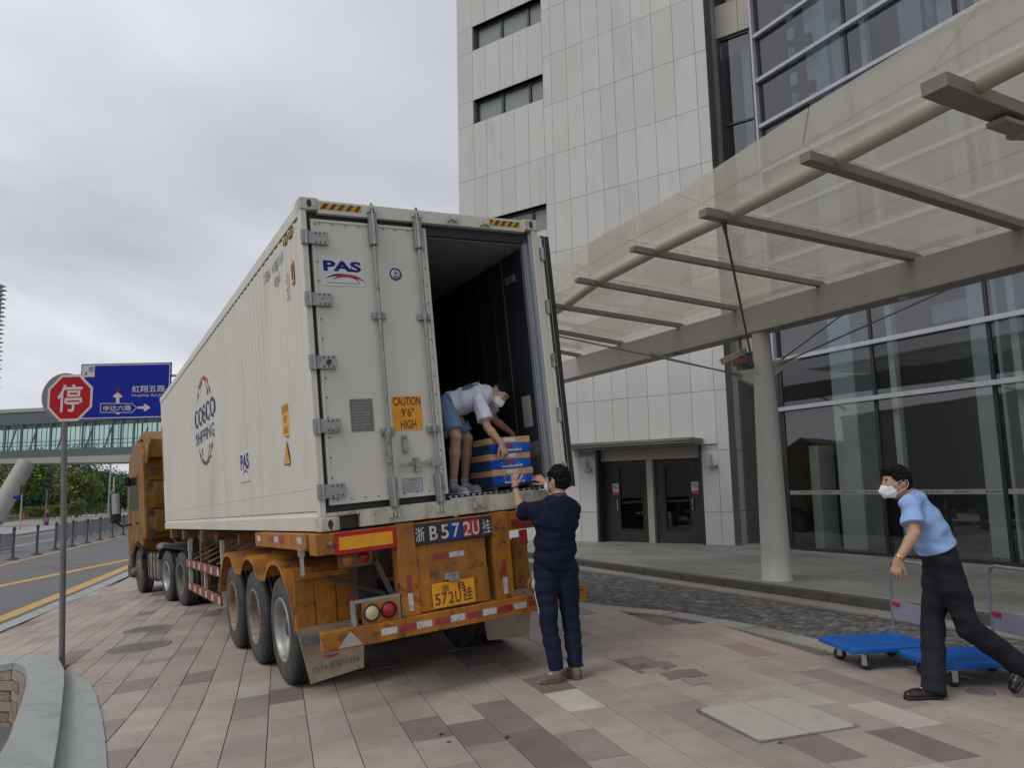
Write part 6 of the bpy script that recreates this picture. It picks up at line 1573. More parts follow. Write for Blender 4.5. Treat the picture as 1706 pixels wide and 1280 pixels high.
t, P, T_ = pole('pedestrian_signal', 33, 883, 812, .06, m_polelight, 'small pedestrian signal with blue street name plate near the left edge', 'traffic light')
s_ = P[1] / FPX; a = at_y(38, 816, P[1]); MB().box(a[0] - 3.5 * s_, a[1] - .1, a[2] - 7 * s_, a[0] + 3.5 * s_, a[1] + .1, a[2] + 7 * s_).build('signal_head', m_black, parent=t, off=tuple(P), bevel=.02)
a = at_y(28, 829, P[1]); MB().box(a[0] - 5.5 * s_, a[1] - .03, a[2] - 2.4 * s_, a[0] + 6 * s_, a[1] + .0, a[2] + 2.4 * s_).build('name_plate', m_signblue, parent=t, off=tuple(P))
t, P, T_ = pole('sign_post', 73, 876, 858, .05, m_pole, 'short red and blue banded post at the far kerb', 'post')
s_ = P[1] / FPX
for k, mt in enumerate((m_signblue, m_coneo, m_signblue, m_coneo)): MB().box(P[0] + .1, P[1] - .1, P[2] + k * .35, P[0] + .35, P[1] + .1, P[2] + k * .35 + .33).build('band', mt, parent=t, off=tuple(P))
t, P, T_ = pole('white_banner', 119, 862, 820, .05, m_pole, 'narrow white banner hanging on a thin pole before the trees', 'banner')
s_ = P[1] / FPX; MB().box(P[0] - 2.4 * s_, P[1] - .05, T_[2] - 18 * s_, P[0] + 2.4 * s_, P[1] - .02, T_[2]).build('cloth', m_signwhite, parent=t, off=tuple(P))
cones = [(7, 864, 'orange traffic cone at the far left end of the far pavement'), (12, 866, 'second orange traffic cone from the left, close to the first'), (40, 865, 'orange traffic cone between the name plate and the signal'), (76, 867, 'orange traffic cone behind the banded post'), (194, 857, 'red traffic cone close to the truck mirror'), (199, 857, 'farthest red traffic cone beside the truck mirror')]
for px, py, lab in cones:
    P = hitf(px, py); P[2] = gz(P[0], P[1]) + .12; t = empty('traffic_cone', P, label=lab, cat='traffic cone', group='traffic cones on the far pavement')
    MB().box(-.24, -.24, 0, .24, .24, .05).build('base', m_black, parent=t); MB().lathe([(.19, .05), (.13, .38)], (0, 0, 0), (0, 0, 1), n=14).lathe([(.095, .6), (.04, .88), (0, .88)], (0, 0, 0), (0, 0, 1), n=14).build('cone_body', m_coneo, parent=t); MB().lathe([(.13, .38), (.095, .6)], (0, 0, 0), (0, 0, 1), n=14).build('white_band', m_signwhite, parent=t)
# tower with horizontal fins at the left border
P = at_y(-12, 828, 160); tw = empty('finned_tower', (P[0], 160, -.8), label='slim grey tower with horizontal fins cut by the left border', cat='tower')
a, b = at_y(5, 475, 160), at_y(-60, 600, 160)
MB().box(b[0], 160, -.8, a[0] - .6, 160.8, a[2] + .3).build('core', m_polelight, parent=tw, off=(P[0], 160, -.8))
zz_ = a[2]; k = 0; fins = MB()
while zz_ > 8: fins.box(b[0] - .2, 159.8, zz_ - .25, a[0] + (.3 if k % 2 else 0), 161.0, zz_); zz_ -= .95; k += 1
fins.build('fins', m_polelight, parent=tw, off=(P[0], 160, -.8), kind='stuff')
# ================================================================== CARGO BOXES in the container mouth
def tw(x, y, z): return tuple(t2w((x, y, z)))
def truck_thing(name, x, y, z, **kw): return empty(name, tw(x, y, z), rot=TR, **kw)
pal = truck_thing('pallet', 1.93, .38, .18, label='low dark pallet under the stack of blue cartons in the container', cat='pallet')
for i in range(4): MB().box(-.23, -.26 + i * .145, .035, .23, -.26 + i * .145 + .09, .05).build('board', m_under, parent=pal)
for x in (-.22, -.02, .18): MB().box(x, -.26, 0, x + .05, .265, .034).build('runner', m_under, parent=pal)
names = ['bottom', 'middle', 'top']
bproto = None
def carton(i):
    c = truck_thing('carton', 1.93 + (.004, -.006, .0)[i], .38 + (0, .006, -.004)[i], .232 + i * .154, label='%s blue and brown printed carton of the stack of three' % names[i], cat='carton', group='cartons stacked at the container door')
    a, b = .225, .27
    m_ = MB().box(-a, -b, 0, a, b, .088); t = m_.build('tray', mat('carton_side_print', (.02, .04, .13), .6, var=.2), parent=c, bevel=.003); MB().box(-a + .002, -b - .0008, .001, a - .002, -b, .087).build('printed_front', m_boxblue, parent=t)
    MB().box(-a - .002, -b - .002, .089, a + .002, b + .002, .150).build('lid', m_card, parent=c, bevel=.003)
    MB().box(-.07, -b - .004, .104, .06, -b - .0025, .142).build('label', m_sticker, parent=c)
    q = MB(); rnd = random.Random(i)
    for _ in range(9):
        x, z = rnd.uniform(-.2, .2), rnd.uniform(.03, .09); s = rnd.uniform(.004, .008)
        q.add([(x + s * (1 if k % 2 == 0 else .4) * math.cos(k * math.pi / 4), -b - .0015, z + s * (1 if k % 2 == 0 else .4) * math.sin(k * math.pi / 4)) for k in range(8)], [tuple(range(8))])
    q.build('printed_stars', m_sticker, parent=t, kind='stuff')
    q = MB()
    for k in range(9):
        an = math.radians(25 + k * 16); q.add([(0, -b - .001, .0), (.16 * math.cos(an - .03), -b - .001, .095 * math.sin(an - .03)), (.16 * math.cos(an + .03), -b - .001, .095 * math.sin(an + .03))], [(0, 1, 2)])
    q.build('printed_rays', mat('light_blue_print', (.05, .28, .75), .5, var=0), parent=t, kind='stuff')
    q = MB().box(-.03, -b - .002, .045, .03, -b - .0015, .075); q.build('printed_emblem', m_logored, parent=t)
    q = MB(); x = -.10
    while x < .11: w_ = rnd.uniform(.010, .018); q.box(x, -b - .0022, .012, x + w_, -b - .0016, .012 + rnd.uniform(.012, .022)); x += w_ + .004
    q.build('printed_script', m_sticker, parent=t, kind='stuff')
for i in range(3): carton(i)
# ================================================================== PLATFORM TROLLEYS
def trolley(cx, cy, ang, l, wd, lab):
    """long axis along ang, handle on the far (+) end"""
    z = gz(cx, cy); t = empty('platform_trolley', (cx, cy, z), label=lab, cat='trolley', group='blue platform trolleys'); t.rotation_euler = (0, 0, ang)
    a, b = l / 2, wd / 2; P = []
    for sx, sy, a0 in ((1, 1, 0), (-1, 1, 90), (-1, -1, 180), (1, -1, 270)):
        for k in range(5):
            an = math.radians(a0 + k * 22.5); P.append((sx * (a - .05) + .05 * math.cos(an), sy * (b - .05) + .05 * math.sin(an), .145))
    d = MB().prism(P, (0, 0, .05)).build('deck', m_cartblue, parent=t, bevel=.012)
    m_ = MB()
    for i in range(9): m_.box(-a + .09 + i * (l - .18) / 9, -b + .08, .1952, -a + .09 + (i + .6) * (l - .18) / 9, b - .08, .1985)
    m_.build('grip_pads', m_cartblue, parent=d, kind='stuff')
    for sx in (-1, 1):
        for sy in (-1, 1):
            x, y = sx * (a - .13), sy * (b - .10); off = .03 if sx < 0 else 0
            c = bpy.data.objects.new('castor', None); COL.objects.link(c); c.parent = t; c.location = (x, y, 0); c.rotation_euler = (0, 0, (random.random() - .5) * 1.6 if sx < 0 else 0)
            wm = m_cartblue if (sx, sy) == (1, -1) else m_castor
            MB().lathe([(0, -.017), (.03, -.018), (.05, -.015), (.054, -.008), (.054, .008), (.05, .015), (.03, .018), (0, .017)], (off, 0, .054), (0, 1, 0), n=24).build('wheel', wm, parent=c)
            MB().box(off - .022, -.032, .04, off + .022, -.022, .125).box(off - .022, .022, .04, off + .022, .032, .125).box(-.04, -.04, .125, .04, .04, .145).cyl((off, -.036, .054), (off, .036, .054), .012, n=8).build('fork', m_steel, parent=c)
    h = MB(); pts = [(a - .04, -b + .03, .19), (a - .035, -b + .03, .78), (a - .033, -b + .07, .85), (a - .032, -b + .12, .868), (a - .032, b - .12, .868), (a - .033, b - .07, .85), (a - .035, b - .03, .78), (a - .04, b - .03, .19)]
    ho = h.tube(pts, .0135, n=10).build('handle', m_handle, parent=t)
    MB().box(a - .045, -b + .045, .33, a - .033, b - .045, .50).build('handle_plate', mat('plate_lilac_grey', (.24, .24, .30), .5, var=.05), parent=ho)
    MB().box(a - .060, b - .16, .455, a - .046, b - .06, .485).build('red_tag', m_logored, parent=ho)
    MB().box(a - .07, -b + .01, .195, a - .0, -b + .06, .25).box(a - .07, b - .06, .195, a - .0, b - .01, .25).build('hinge_bracket', m_steel, parent=t, bevel=.004)
ax = math.atan2(.13, .985)
def deckc(F, l, wd):
    d = np.array([.985, .13]); q = np.array([-.13, .985]); return np.array(F) + d * l / 2 + q * wd / 2
c = deckc((2.85, 6.76), .80, .60); trolley(c[0], c[1], ax, .80, .60, 'blue platform trolley farther left, its castors on the cobble edge')
c = deckc((3.27, 6.13), .90, .58); trolley(c[0], c[1], ax - .04, .90, .58, 'blue platform trolley in front, behind the striding man, with red tag on its handle')
# ================================================================== PEOPLE
class SDF:
    def __init__(s, lo, hi, h):
        s.h = h; s.lo = np.array(lo, float) - 3 * h; n = np.ceil((np.array(hi, float) + 3 * h - s.lo) / h).astype(int) + 1; s.n = n
        s.D = np.full(tuple(n), .08, dtype=np.float32)
        s.ax = [s.lo[i] + h * np.arange(n[i]) for i in range(3)]
    def _box(s, lo, hi):
        a = np.clip(np.floor((np.array(lo) - s.lo) / s.h).astype(int), 0, s.n - 1); b = np.clip(np.ceil((np.array(hi) - s.lo) / s.h).astype(int) + 1, 1, s.n)
        sl = tuple(slice(a[i], b[i]) for i in range(3)); G = np.stack(np.meshgrid(*[s.ax[i][sl[i]] for i in range(3)], indexing='ij'), -1); return sl, G
    def _mix(s, sl, d, k):
        D = s.D[sl]
        if k > 0:
            h = np.maximum(k - np.abs(D - d), 0) / k; s.D[sl] = np.minimum(D, d) - h * h * k * .25
        else: s.D[sl] = np.minimum(D, d)
    def cone(s, a, b, ra, rb, k=.02, flat=None, end=None):
        a = np.array(a, float); b = np.array(b, float); f = flat[1] if flat else 1.0; r = max(ra, rb) * max(1, f) + k + 3 * s.h
        sl, G = s._box(np.minimum(a, b) - r, np.maximum(a, b) + r)
        if 0 in G.shape: return s
        ab = b - a; l2 = ab @ ab + 1e-12; w_ = G - a; t = np.clip((w_ @ ab) / l2, 0, 1); w_ = w_ - t[..., None] * ab
        if flat:
            q = np.array(flat[0], float); q /= np.linalg.norm(q); w_ = w_ + q * ((w_ @ q) * (1 / f - 1))[..., None]
        d = np.sqrt((w_ ** 2).sum(-1)) - (ra + (rb - ra) * t)
        if end is not None: d = np.maximum(d, (G - np.array(end[0])) @ nrm(end[1]))
        s._mix(sl, d.astype(np.float32), k); return s
    def ell(s, c, r, axes, k=.01, sub=False):
        c = np.array(c, float); R = np.array(axes, float); m = max(r) + k + 3 * s.h; sl, G = s._box(c - m, c + m)
        if 0 in G.shape: return s
        w_ = G - c; u = np.stack([w_ @ R[i] / r[i] for i in range(3)], -1); l = np.sqrt((u ** 2).sum(-1)) + 1e-9
        u2 = np.sqrt(((u / np.array(r)) ** 2).sum(-1)) + 1e-9; d = (l * (l - 1) / u2).astype(np.float32)
        if sub: D = s.D[sl]; s.D[sl] = np.maximum(D, -d)
        else: s._mix(sl, d, k)
        return s
    def cut(s, p, n, rad):
        """remove what lies on the +n side of the plane, within rad of p"""
        p = np.array(p, float); n = np.array(n, float); n /= np.linalg.norm(n); sl, G = s._box(p - rad, p + rad)
        w_ = G - p; d = w_ @ n; m = (w_ ** 2).sum(-1) < rad * rad; D = s.D[sl]; s.D[sl] = np.where(m, np.maximum(D, d), D); return s
    def wrinkle(s, amp, freq, seed, axis=None, squeeze=1.0):
        rnd = np.random.RandomState(seed); X, Y, Z = np.meshgrid(*s.ax, indexing='ij', sparse=True); N_ = 0
        for i in range(9):
            v = rnd.randn(3); v /= np.linalg.norm(v)
            if axis is not None: v = v + np.array(axis) * squeeze * np.sign(v @ np.array(axis)); v /= np.linalg.norm(v)
            f = freq * rnd.uniform(.6, 1.9); N_ = N_ + np.sin(f * (v[0] * X + v[1] * Y + v[2] * Z) + rnd.rand() * 6.28 + 1.5 * np.sin(f * .45 * (v[1] * X - v[0] * Y + .5 * Z) + rnd.rand() * 6)) / 3
        s.D = (s.D + amp * N_ * (np.abs(s.D) < .03)).astype(np.float32); return s
    def mesh(s):
        D = s.D; ins = D < 0; n = s.n - 1
        c = np.zeros(tuple(n), np.int8)
        for i in (0, 1):
            for j in (0, 1):
                for k in (0, 1): c += ins[i:i + n[0], j:j + n[1], k:k + n[2]]
        act = (c > 0) & (c < 8); idx = np.argwhere(act); vid = -np.ones(tuple(n), np.int64); vid[act] = np.arange(len(idx))
        acc = np.zeros((len(idx), 3)); cnt = np.zeros(len(idx))
        crn = [(0, 0, 0), (1, 0, 0), (0, 1, 0), (1, 1, 0), (0, 0, 1), (1, 0, 1), (0, 1, 1), (1, 1, 1)]
        E_ = [(a, b) for a in range(8) for b in range(a + 1, 8) if sum(abs(crn[a][t] - crn[b][t]) for t in range(3)) == 1]
        val = [D[idx[:, 0] + q[0], idx[:, 1] + q[1], idx[:, 2] + q[2]] for q in crn]
        for a, b in E_:
            va, vb = val[a], val[b]; m = (va < 0) != (vb < 0); t = np.where(m, va / np.where(m, va - vb, 1), 0)
            p = np.array(crn[a])[None] + t[:, None] * (np.array(crn[b]) - np.array(crn[a]))[None]; acc += p * m[:, None]; cnt += m
        V = s.lo + s.h * (idx + acc / np.maximum(cnt, 1)[:, None]); F = []
        for ax in range(3):
            o = [(1, 2), (2, 0), (0, 1)][ax]; A = ins[tuple(slice(0, n[i]) if i == ax else slice(1, n[i]) for i in range(3))]
            B = ins[tuple(slice(1, n[i] + 1) if i == ax else slice(1, n[i]) for i in range(3))]
            ch = np.argwhere(A != B); 
            if not len(ch): continue
            base = ch.copy(); base[:, o[0]] += 1; base[:, o[1]] += 1
            fl = A[ch[:, 0], ch[:, 1], ch[:, 2]]
            def cell(d0, d1): q = base.copy(); q[:, o[0]] += d0; q[:, o[1]] += d1; return vid[q[:, 0], q[:, 1], q[:, 2]]
            Q = np.stack([cell(-1, -1), cell(0, -1), cell(0, 0), cell(-1, 0)], 1); Q[~fl] = Q[~fl][:, ::-1]; F.append(Q)
        F = np.concatenate(F); F = F[(F >= 0).all(1)]; return V, F
    def build(s, name, mt, parent, off, **kw):
        V, F = s.mesh(); V = V - np.array(off); me = bpy.data.meshes.new(name)
        me.vertices.add(len(V)); me.vertices.foreach_set('co', V.ravel()); me.loops.add(len(F) * 4); me.loops.foreach_set('vertex_index', F.ravel().astype(np.int32))
        me.polygons.add(len(F)); me.polygons.foreach_set('loop_start', np.arange(0, len(F) * 4, 4, dtype=np.int32)); me.polygons.foreach_set('loop_total', np.full(len(F), 4, np.int32))
        me.polygons.foreach_set('use_smooth', np.ones(len(F), bool)); me.update(calc_edges=True); me.validate(); me.materials.append(mt)
        o = bpy.data.objects.new(name, me); COL.objects.link(o); o.parent = parent; tag(o, **kw); return o
def nrm(v): v = np.array(v, float); return v / np.linalg.norm(v)
def lerp(a, b, t): return np.array(a, float) * (1 - t) + np.array(b, float) * t
def hand(S, wr, d, pn, side, curl=.35, spread=.10, k=.006, thumb=.42):
    """side: +1 puts the thumb towards cross(d, pn)"""
    d = nrm(d); pn = nrm(np.array(pn) - d * (np.array(pn) @ d)); sv = np.cross(d, pn) * side
    S.cone(wr, wr + d * .035, .026, .030, .02, flat=(pn, .75)); S.cone(wr + d * .03, wr + d * .082, .034, .038, .012, flat=(pn, .42))
    for i, (o_, L_, r) in enumerate(((.031, .072, .0095), (.0105, .080, .0098), (-.0105, .074, .0095), (-.030, .058, .0088))):
        b = wr + d * (.086 - .004 * abs(i - 1.3)) + sv * o_; dd = nrm(d + sv * spread * (o_ / .03)); cc = curl * (1 + .12 * i)
        for j, f in enumerate((.46, .30, .24)):
            dd = nrm(dd * math.cos(cc * (.8 if j == 0 else 1)) + pn * math.sin(cc * (.8 if j == 0 else 1))); e = b + dd * L_ * f
            S.cone(b, e, r * (1 - .07 * j), r * (1 - .07 * (j + 1)), k); b = e
    b = wr + d * .028 + sv * .028 + pn * .006; dd = nrm(d * .75 + sv * thumb + pn * .35)
    for f, r in ((.040, .0125), (.032, .0105), (.026, .0095)): e = b + dd * f; S.cone(b, e, r, r * .93, .008); b = e; dd = nrm(dd + d * .25 + pn * .15)
def bounds(P, m): P = np.array(P); return P.min(0) - m, P.max(0) + m
def frame(face, up): f = nrm(face); u = nrm(np.array(up) - f * (np.array(up) @ f)); r = np.cross(f, u); return r, f, u   # right-hand side, forward, up
def make_person(J, feet, lab, look, wear, group=None, sc=1.0):
    """J: joint name -> world point"""
    base = np.array([(J['anL'][0] + J['anR'][0]) / 2, (J['anL'][1] + J['anR'][1]) / 2, feet['z']])
    root = empty('person', base, label=lab, cat='person'); off = tuple(base); g = sc
    hr, hf, hu = frame(look[0], look[1]); H = np.array(J['head'], float)
    shx = nrm(np.array(J['shR']) - np.array(J['shL'])); hpx = nrm(np.array(J['hpR']) - np.array(J['hpL']))
    lo, hi = bounds(list(J.values()) + [J['toeL'], J['toeR']], .22)
    S = SDF(lo, hi, .0062)
    # torso
    pel, che, nek = [np.array(J[k], float) for k in ('pelvis', 'chest', 'neck')]; wst = lerp(pel, che, .5)
    S.cone(pel, wst, .100 * g, .092 * g, .03, flat=(hpx, 1.42)); S.cone(wst, che, .092 * g, .108 * g, .03, flat=(shx, 1.36)); S.cone(che, lerp(che, nek, .75), .108 * g, .075 * g, .03, flat=(shx, 1.5))
    S.cone(nek, lerp(nek, H, .55), .058 * g, .052 * g, .03)
    for s_ in 'LR':
        sh, el, wr, hp, kn, an = [np.array(J[k + s_], float) for k in ('sh', 'el', 'wr', 'hp', 'kn', 'an')]
        S.cone(lerp(che, nek, .8), sh, .055 * g, .055 * g, .04); S.cone(sh, lerp(sh, el, .5), .052 * g, .045 * g, .02); S.cone(lerp(sh, el, .5), el, .045 * g, .037 * g, .02)
        S.cone(el, lerp(el, wr, .3), .037 * g, .041 * g, .015); S.cone(lerp(el, wr, .3), wr, .041 * g, .027 * g, .015)
        hd = look[2 if s_ == 'L' else 3]; hand(S, wr, *hd)
        S.cone(hp, lerp(hp, kn, .35), .088 * g, .080 * g, .04); S.cone(lerp(hp, kn, .35), kn, .080 * g, .054 * g, .02); S.cone(kn, lerp(kn, an, .33), .054 * g, .056 * g, .02); S.cone(lerp(kn, an, .33), an, .056 * g, .034 * g, .02)
        toe = np.array(J['toe' + s_], float); S.cone(an, lerp(an, toe, .85), .034 * g, .026 * g, .02)
    # head
    g0 = g; g = g * 1.06
    S.ell(H, (.076 * g, .096 * g, .112 * g), (hr, hf, hu), .01); S.ell(H + hf * .022 * g - hu * .062 * g, (.056 * g, .066 * g, .058 * g), (hr, hf, hu), .03)
    S.ell(H + hf * .088 * g - hu * .012 * g, (.050 * g, .016 * g, .030 * g), (hr, hf, hu), .02)      # brow and cheeks
    S.cone(H + hf * .094 * g + hu * .005 * g, H + hf * .115 * g - hu * .032 * g, .008 * g, .013 * g, .010)    # nose
    for q in (-1, 1):
        S.ell(H + hr * q * .077 * g - hf * .008 * g - hu * .012 * g, (.010 * g, .020 * g, .032 * g), (hr, hf, hu), .006)
        S.ell(H + hr * q * .030 * g + hf * .094 * g + hu * .006 * g, (.016 * g, .008 * g, .009 * g), (hr, hf, hu), .0, sub=True)
    S.cone(H - hu * .075 * g - hr * .02 * g + hf * .085 * g, H - hu * .075 * g + hr * .02 * g + hf * .085 * g, .009, .009, .008)
    body = S.build('body', m_skin, root, off)
    for q in (-1, 1):
        c = H + hr * q * .030 * g + hf * .086 * g + hu * .006 * g
        e = MB().lathe([(0, .0085), (.0045, .0075), (.0075, .004), (.0085, 0)], c, tuple(hf), n=10); e.build('eye', m_sticker, parent=root, off=off)
        e = MB().lathe([(0, .0100), (.0045, .0096), (.0052, .006)], c, tuple(hf), n=8); e.build('pupil', m_black, parent=root, off=off)
        c = H + hr * q * .032 * g + hf * .094 * g + hu * .028 * g; MB().bar(c - hr * .018, c + hr * .018 - hu * .002, .006, .006, up=tuple(hu)).build('eyebrow', m_hair, parent=root, off=off)
    # hair
    h_ = .0055; lo, hi = H - .16 * g, H + .16 * g; S = SDF(lo, hi, h_)
    S.ell(H + hu * .012 * g - hf * .008 * g, (.087 * g, .103 * g, .117 * g), (hr, hf, hu), .01)
    if wear.get('quiff'): S.ell(H + hu * .085 * g + hf * .05 * g, (.06, .055, .035), (hr, hf, hu), .03)
    S.wrinkle(.0055, 130, 5)
    S.ell(H + hf * .085 * g - hu * .045 * g, (.105 * g, .085 * g, .100 * g), (hr, hf, hu), .0, sub=True)       # face opening
    for q in (-1, 1): S.ell(H + hr * q * .09 * g - hf * .0 * g - hu * .05 * g, (.03 * g, .045 * g, .055 * g), (hr, hf, hu), 0, sub=True)
    S.cut(H - hu * .062 * g - hf * .04, nrm(-hu * .92 - hf * .0 + hf * .15), .2)
    S.build('hair', m_hair, root, off)
    # folded mask with ear loops
    A = lambda x, y, z: H + hr * x * g + hf * y * g + hu * z * g
    mk = MB(); V = [A(0, .125, -.012), A(0, .152, -.055), A(0, .118, -.108), A(.058, .075, -.022), A(.072, .048, -.062), A(.048, .055, -.108), A(-.058, .075, -.022), A(-.072, .048, -.062), A(-.048, .055, -.108), A(.036, .112, -.035), A(-.036, .112, -.035), A(.036, .110, -.085), A(-.036, .110, -.085)]
    mk.add(V, [(0, 1, 9), (0, 9, 3), (1, 11, 9), (9, 4, 3), (9, 11, 4), (1, 2, 11), (11, 2, 5), (11, 5, 4), (0, 10, 1), (0, 6, 10), (1, 10, 12), (10, 6, 7), (10, 7, 12), (1, 12, 2), (12, 8, 2), (12, 7, 8)])
    mo = mk.build('face_mask', m_mask, parent=root, off=off, recalc=True); md = mo.modifiers.new('solid', 'SOLIDIFY'); md.thickness = .002
    for q in (-1, 1):
        t_ = MB().tube([A(q * .058, .074, -.024), A(q * .080, .030, -.0), A(q * .088, -.005, .018), A(q * .090, -.030, .0), A(q * .088, -.034, -.022)], .0022, n=5).tube([A(q * .066, .052, -.085), A(q * .080, .02, -.06), A(q * .088, -.02, -.045), A(q * .088, -.034, -.022)], .0022, n=5); t_.build('ear_loop', m_mask, parent=mo, off=off)
    g = g0
    # ---- upper garment
    w_ = wear; inf = w_.get('shirt_inf', .018); lo, hi = bounds([J[k] for k in ('pelvis', 'chest', 'neck', 'shL', 'shR', 'elL', 'elR', 'hpL', 'hpR')], .2); S = SDF(lo, hi, .0068)
    hem = lerp(pel, che, w_.get('hem', -.1)); 
    S.cone(hem, wst, (.100 + inf * w_.get('loose', 1.3)) * g, (.094 + inf * w_.get('loose', 1.3)) * g, .03, flat=(hpx, 1.38)); S.cone(wst, che, (.094 + inf * w_.get('loose', 1.3)) * g, (.108 + inf) * g, .03, flat=(shx, 1.36)); S.cone(che, lerp(che, nek, .72), (.108 + inf) * g, (.075 + inf * .8) * g, .03, flat=(shx, 1.5))
    S.cone(lerp(che, nek, .8), nek, .07 * g, .060 * g, .02)
    for s_ in 'LR':
        sh, el = np.array(J['sh' + s_], float), np.array(J['el' + s_], float); e = lerp(sh, el, w_.get('sleeve', .72) + .12)
        S.cone(lerp(che, nek, .8), sh, (.055 + inf * .7) * g, (.055 + inf * .8) * g, .04); S.cone(sh, e, (.054 + inf * .9) * g, (.050 + inf * 1.6) * g, .02, end=(lerp(sh, el, w_.get('sleeve', .72)), el - sh))
    S.wrinkle(w_.get('wr', .0042), 34, w_.get('seed', 3), axis=nrm(che - pel), squeeze=.9)
    S.cut(lerp(pel, che, w_.get('hem', -.1)), nrm(pel - che), .30); S.cut(lerp(nek, H, .20), nrm(H - nek), .12)
    shirt = S.build('shirt', w_['shirt'], root, off)
    # collar ring
    cpt = lerp(nek, H, .16); cd = nrm(H - nek); ring = MB(); ring.lathe([(.062 * g, -.012), (.066 * g, -.010), (.066 * g, .010), (.062 * g, .012), (.058 * g, .0), (.062 * g, -.012)], cpt, cd, n=24); ring.build('collar', w_['shirt'], parent=shirt, off=off)
    if w_.get('lanyard'):
        MB().lathe([(.066 * g, -.006), (.069 * g, 0), (.066 * g, .006), (.063 * g, 0), (.066 * g, -.006)], cpt - cd * .006, cd, n=24).build('lanyard', m_lany, parent=root, off=off)
    # ---- lower garment
    ti = w_.get('t_inf', .016); pts = [J[k] for k in ('pelvis', 'hpL', 'hpR', 'knL', 'knR', 'anL', 'anR')]; lo, hi = bounds(pts, .19); S = SDF(lo, hi, .0068); sl = w_.get('shorts')
    S.cone(lerp(pel, che, .22), pel, (.100 + ti * .6) * g, (.103 + ti) * g, .02, flat=(hpx, 1.40))
    for s_ in 'LR':
        hp, kn, an = [np.array(J[k + s_], float) for k in ('hp', 'kn', 'an')]
        S.cone(hp, lerp(hp, kn, .35), (.092 + ti) * g, (.084 + ti) * g, .03); ke = kn if not sl else lerp(hp, kn, .95)
        S.cone(lerp(hp, kn, .35), ke, (.084 + ti) * g, (.060 + ti * (1.0 if not sl else 2.2)) * g, .02, end=(lerp(hp, kn, .82), kn - hp) if sl else None)
        if not sl: S.cone(kn, lerp(kn, an, .4), (.060 + ti) * g, (.058 + ti) * g, .02); S.cone(lerp(kn, an, .4), lerp(kn, an, 1.2), (.058 + ti) * g, w_.get('hemr', .062) * g, .02, end=(lerp(kn, an, w_.get('hemt', 1.0)), an - kn))
    S.wrinkle(w_.get('twr', .0045), 36, w_.get('seed', 3) + 7, axis=(0, 0, 1), squeeze=1.2)
    for s_ in 'LR':
        hp, kn, an = [np.array(J[k + s_], float) for k in ('hp', 'kn', 'an')]
        pass
    S.cut(lerp(pel, che, .25), nrm(che - pel), .22)
    tr_ = S.build('shorts' if sl else 'trousers', w_['lower'], root, off)
    if w_.get('belt'):
        b = lerp(pel, che, .23); ay = nrm(np.cross(hpx, che - pel)); q = MB(); ring = []
        R1 = (.105 + ti) * g
        for dz in (-.017, .017): ring.append([b + nrm(che - pel) * dz + hpx * R1 * 1.38 * math.cos(t) + ay * R1 * .98 * math.sin(t) for t in [2 * math.pi * i / 32 for i in range(32)]])
        q.add(ring[0] + ring[1], [(i, (i + 1) % 32, 32 + (i + 1) % 32, 32 + i) for i in range(32)], 0, True); bo = q.build('belt', m_belt, parent=root, off=off); md = bo.modifiers.new('solid', 'SOLIDIFY'); md.thickness = .004
    if sl:
        for s_ in 'LR':
            kn, an = np.array(J['kn' + s_], float), np.array(J['an' + s_], float); toe = np.array(J['toe' + s_], float)
            MB().tube([lerp(kn, an, .84), lerp(kn, an, .93), an, lerp(an, toe, .2)], [.043 * g, .044 * g, .045 * g, .04 * g], n=14).build('sock', m_sock, parent=root, off=off)
    # ---- shoes
    for s_ in 'LR':
        an, toe, heel = [np.array(J[k + s_], float) for k in ('an', 'toe', 'heel')]; d = nrm(toe - heel); L_ = np.linalg.norm(toe - heel)
        upv = nrm(np.array(an) - heel - d * ((an - heel) @ d)); sd_ = np.cross(d, upv); lo, hi = bounds([an, toe, heel], .09); S = SDF(lo, hi, .005)
        hc = heel + d * .035 + upv * .042; bc = heel + d * (L_ * .68) + upv * .034; tc_ = heel + d * (L_ - .038) + upv * .030
        S.cone(hc, bc, .036, .040, .02, flat=(sd_, 1.02)); S.cone(bc, tc_, .040, .032, .02, flat=(sd_, 1.15)); S.cone(hc + upv * .01, lerp(hc, an, .75), .038, .040, .02); S.cone(lerp(hc, bc, .3) + upv * .02, lerp(hc, bc, .75) + upv * .0, .038, .034, .02)
        S.cut(heel + upv * .018, -upv, .4); S.cut(lerp(hc, an, .92), nrm(upv - d * .15), .08)
        so_ = S.build('shoe', w_['shoe'], root, off)
        S = SDF(lo, hi, .005); hc = heel + d * .038 + upv * .01; bc = heel + d * (L_ * .68) + upv * .01; tc_ = heel + d * (L_ - .038) + upv * .01
        S.cone(hc, bc, .039, .043, .015, flat=(sd_, 1.02)); S.cone(bc, tc_, .043, .036, .015, flat=(sd_, 1.12)); S.cut(heel + upv * .023, upv, .4); S.cut(heel + upv * .0005, -upv, .4)
        S.build('sole', w_['sole'], so_, off)
    return root, off, S, (hr, hf, hu)
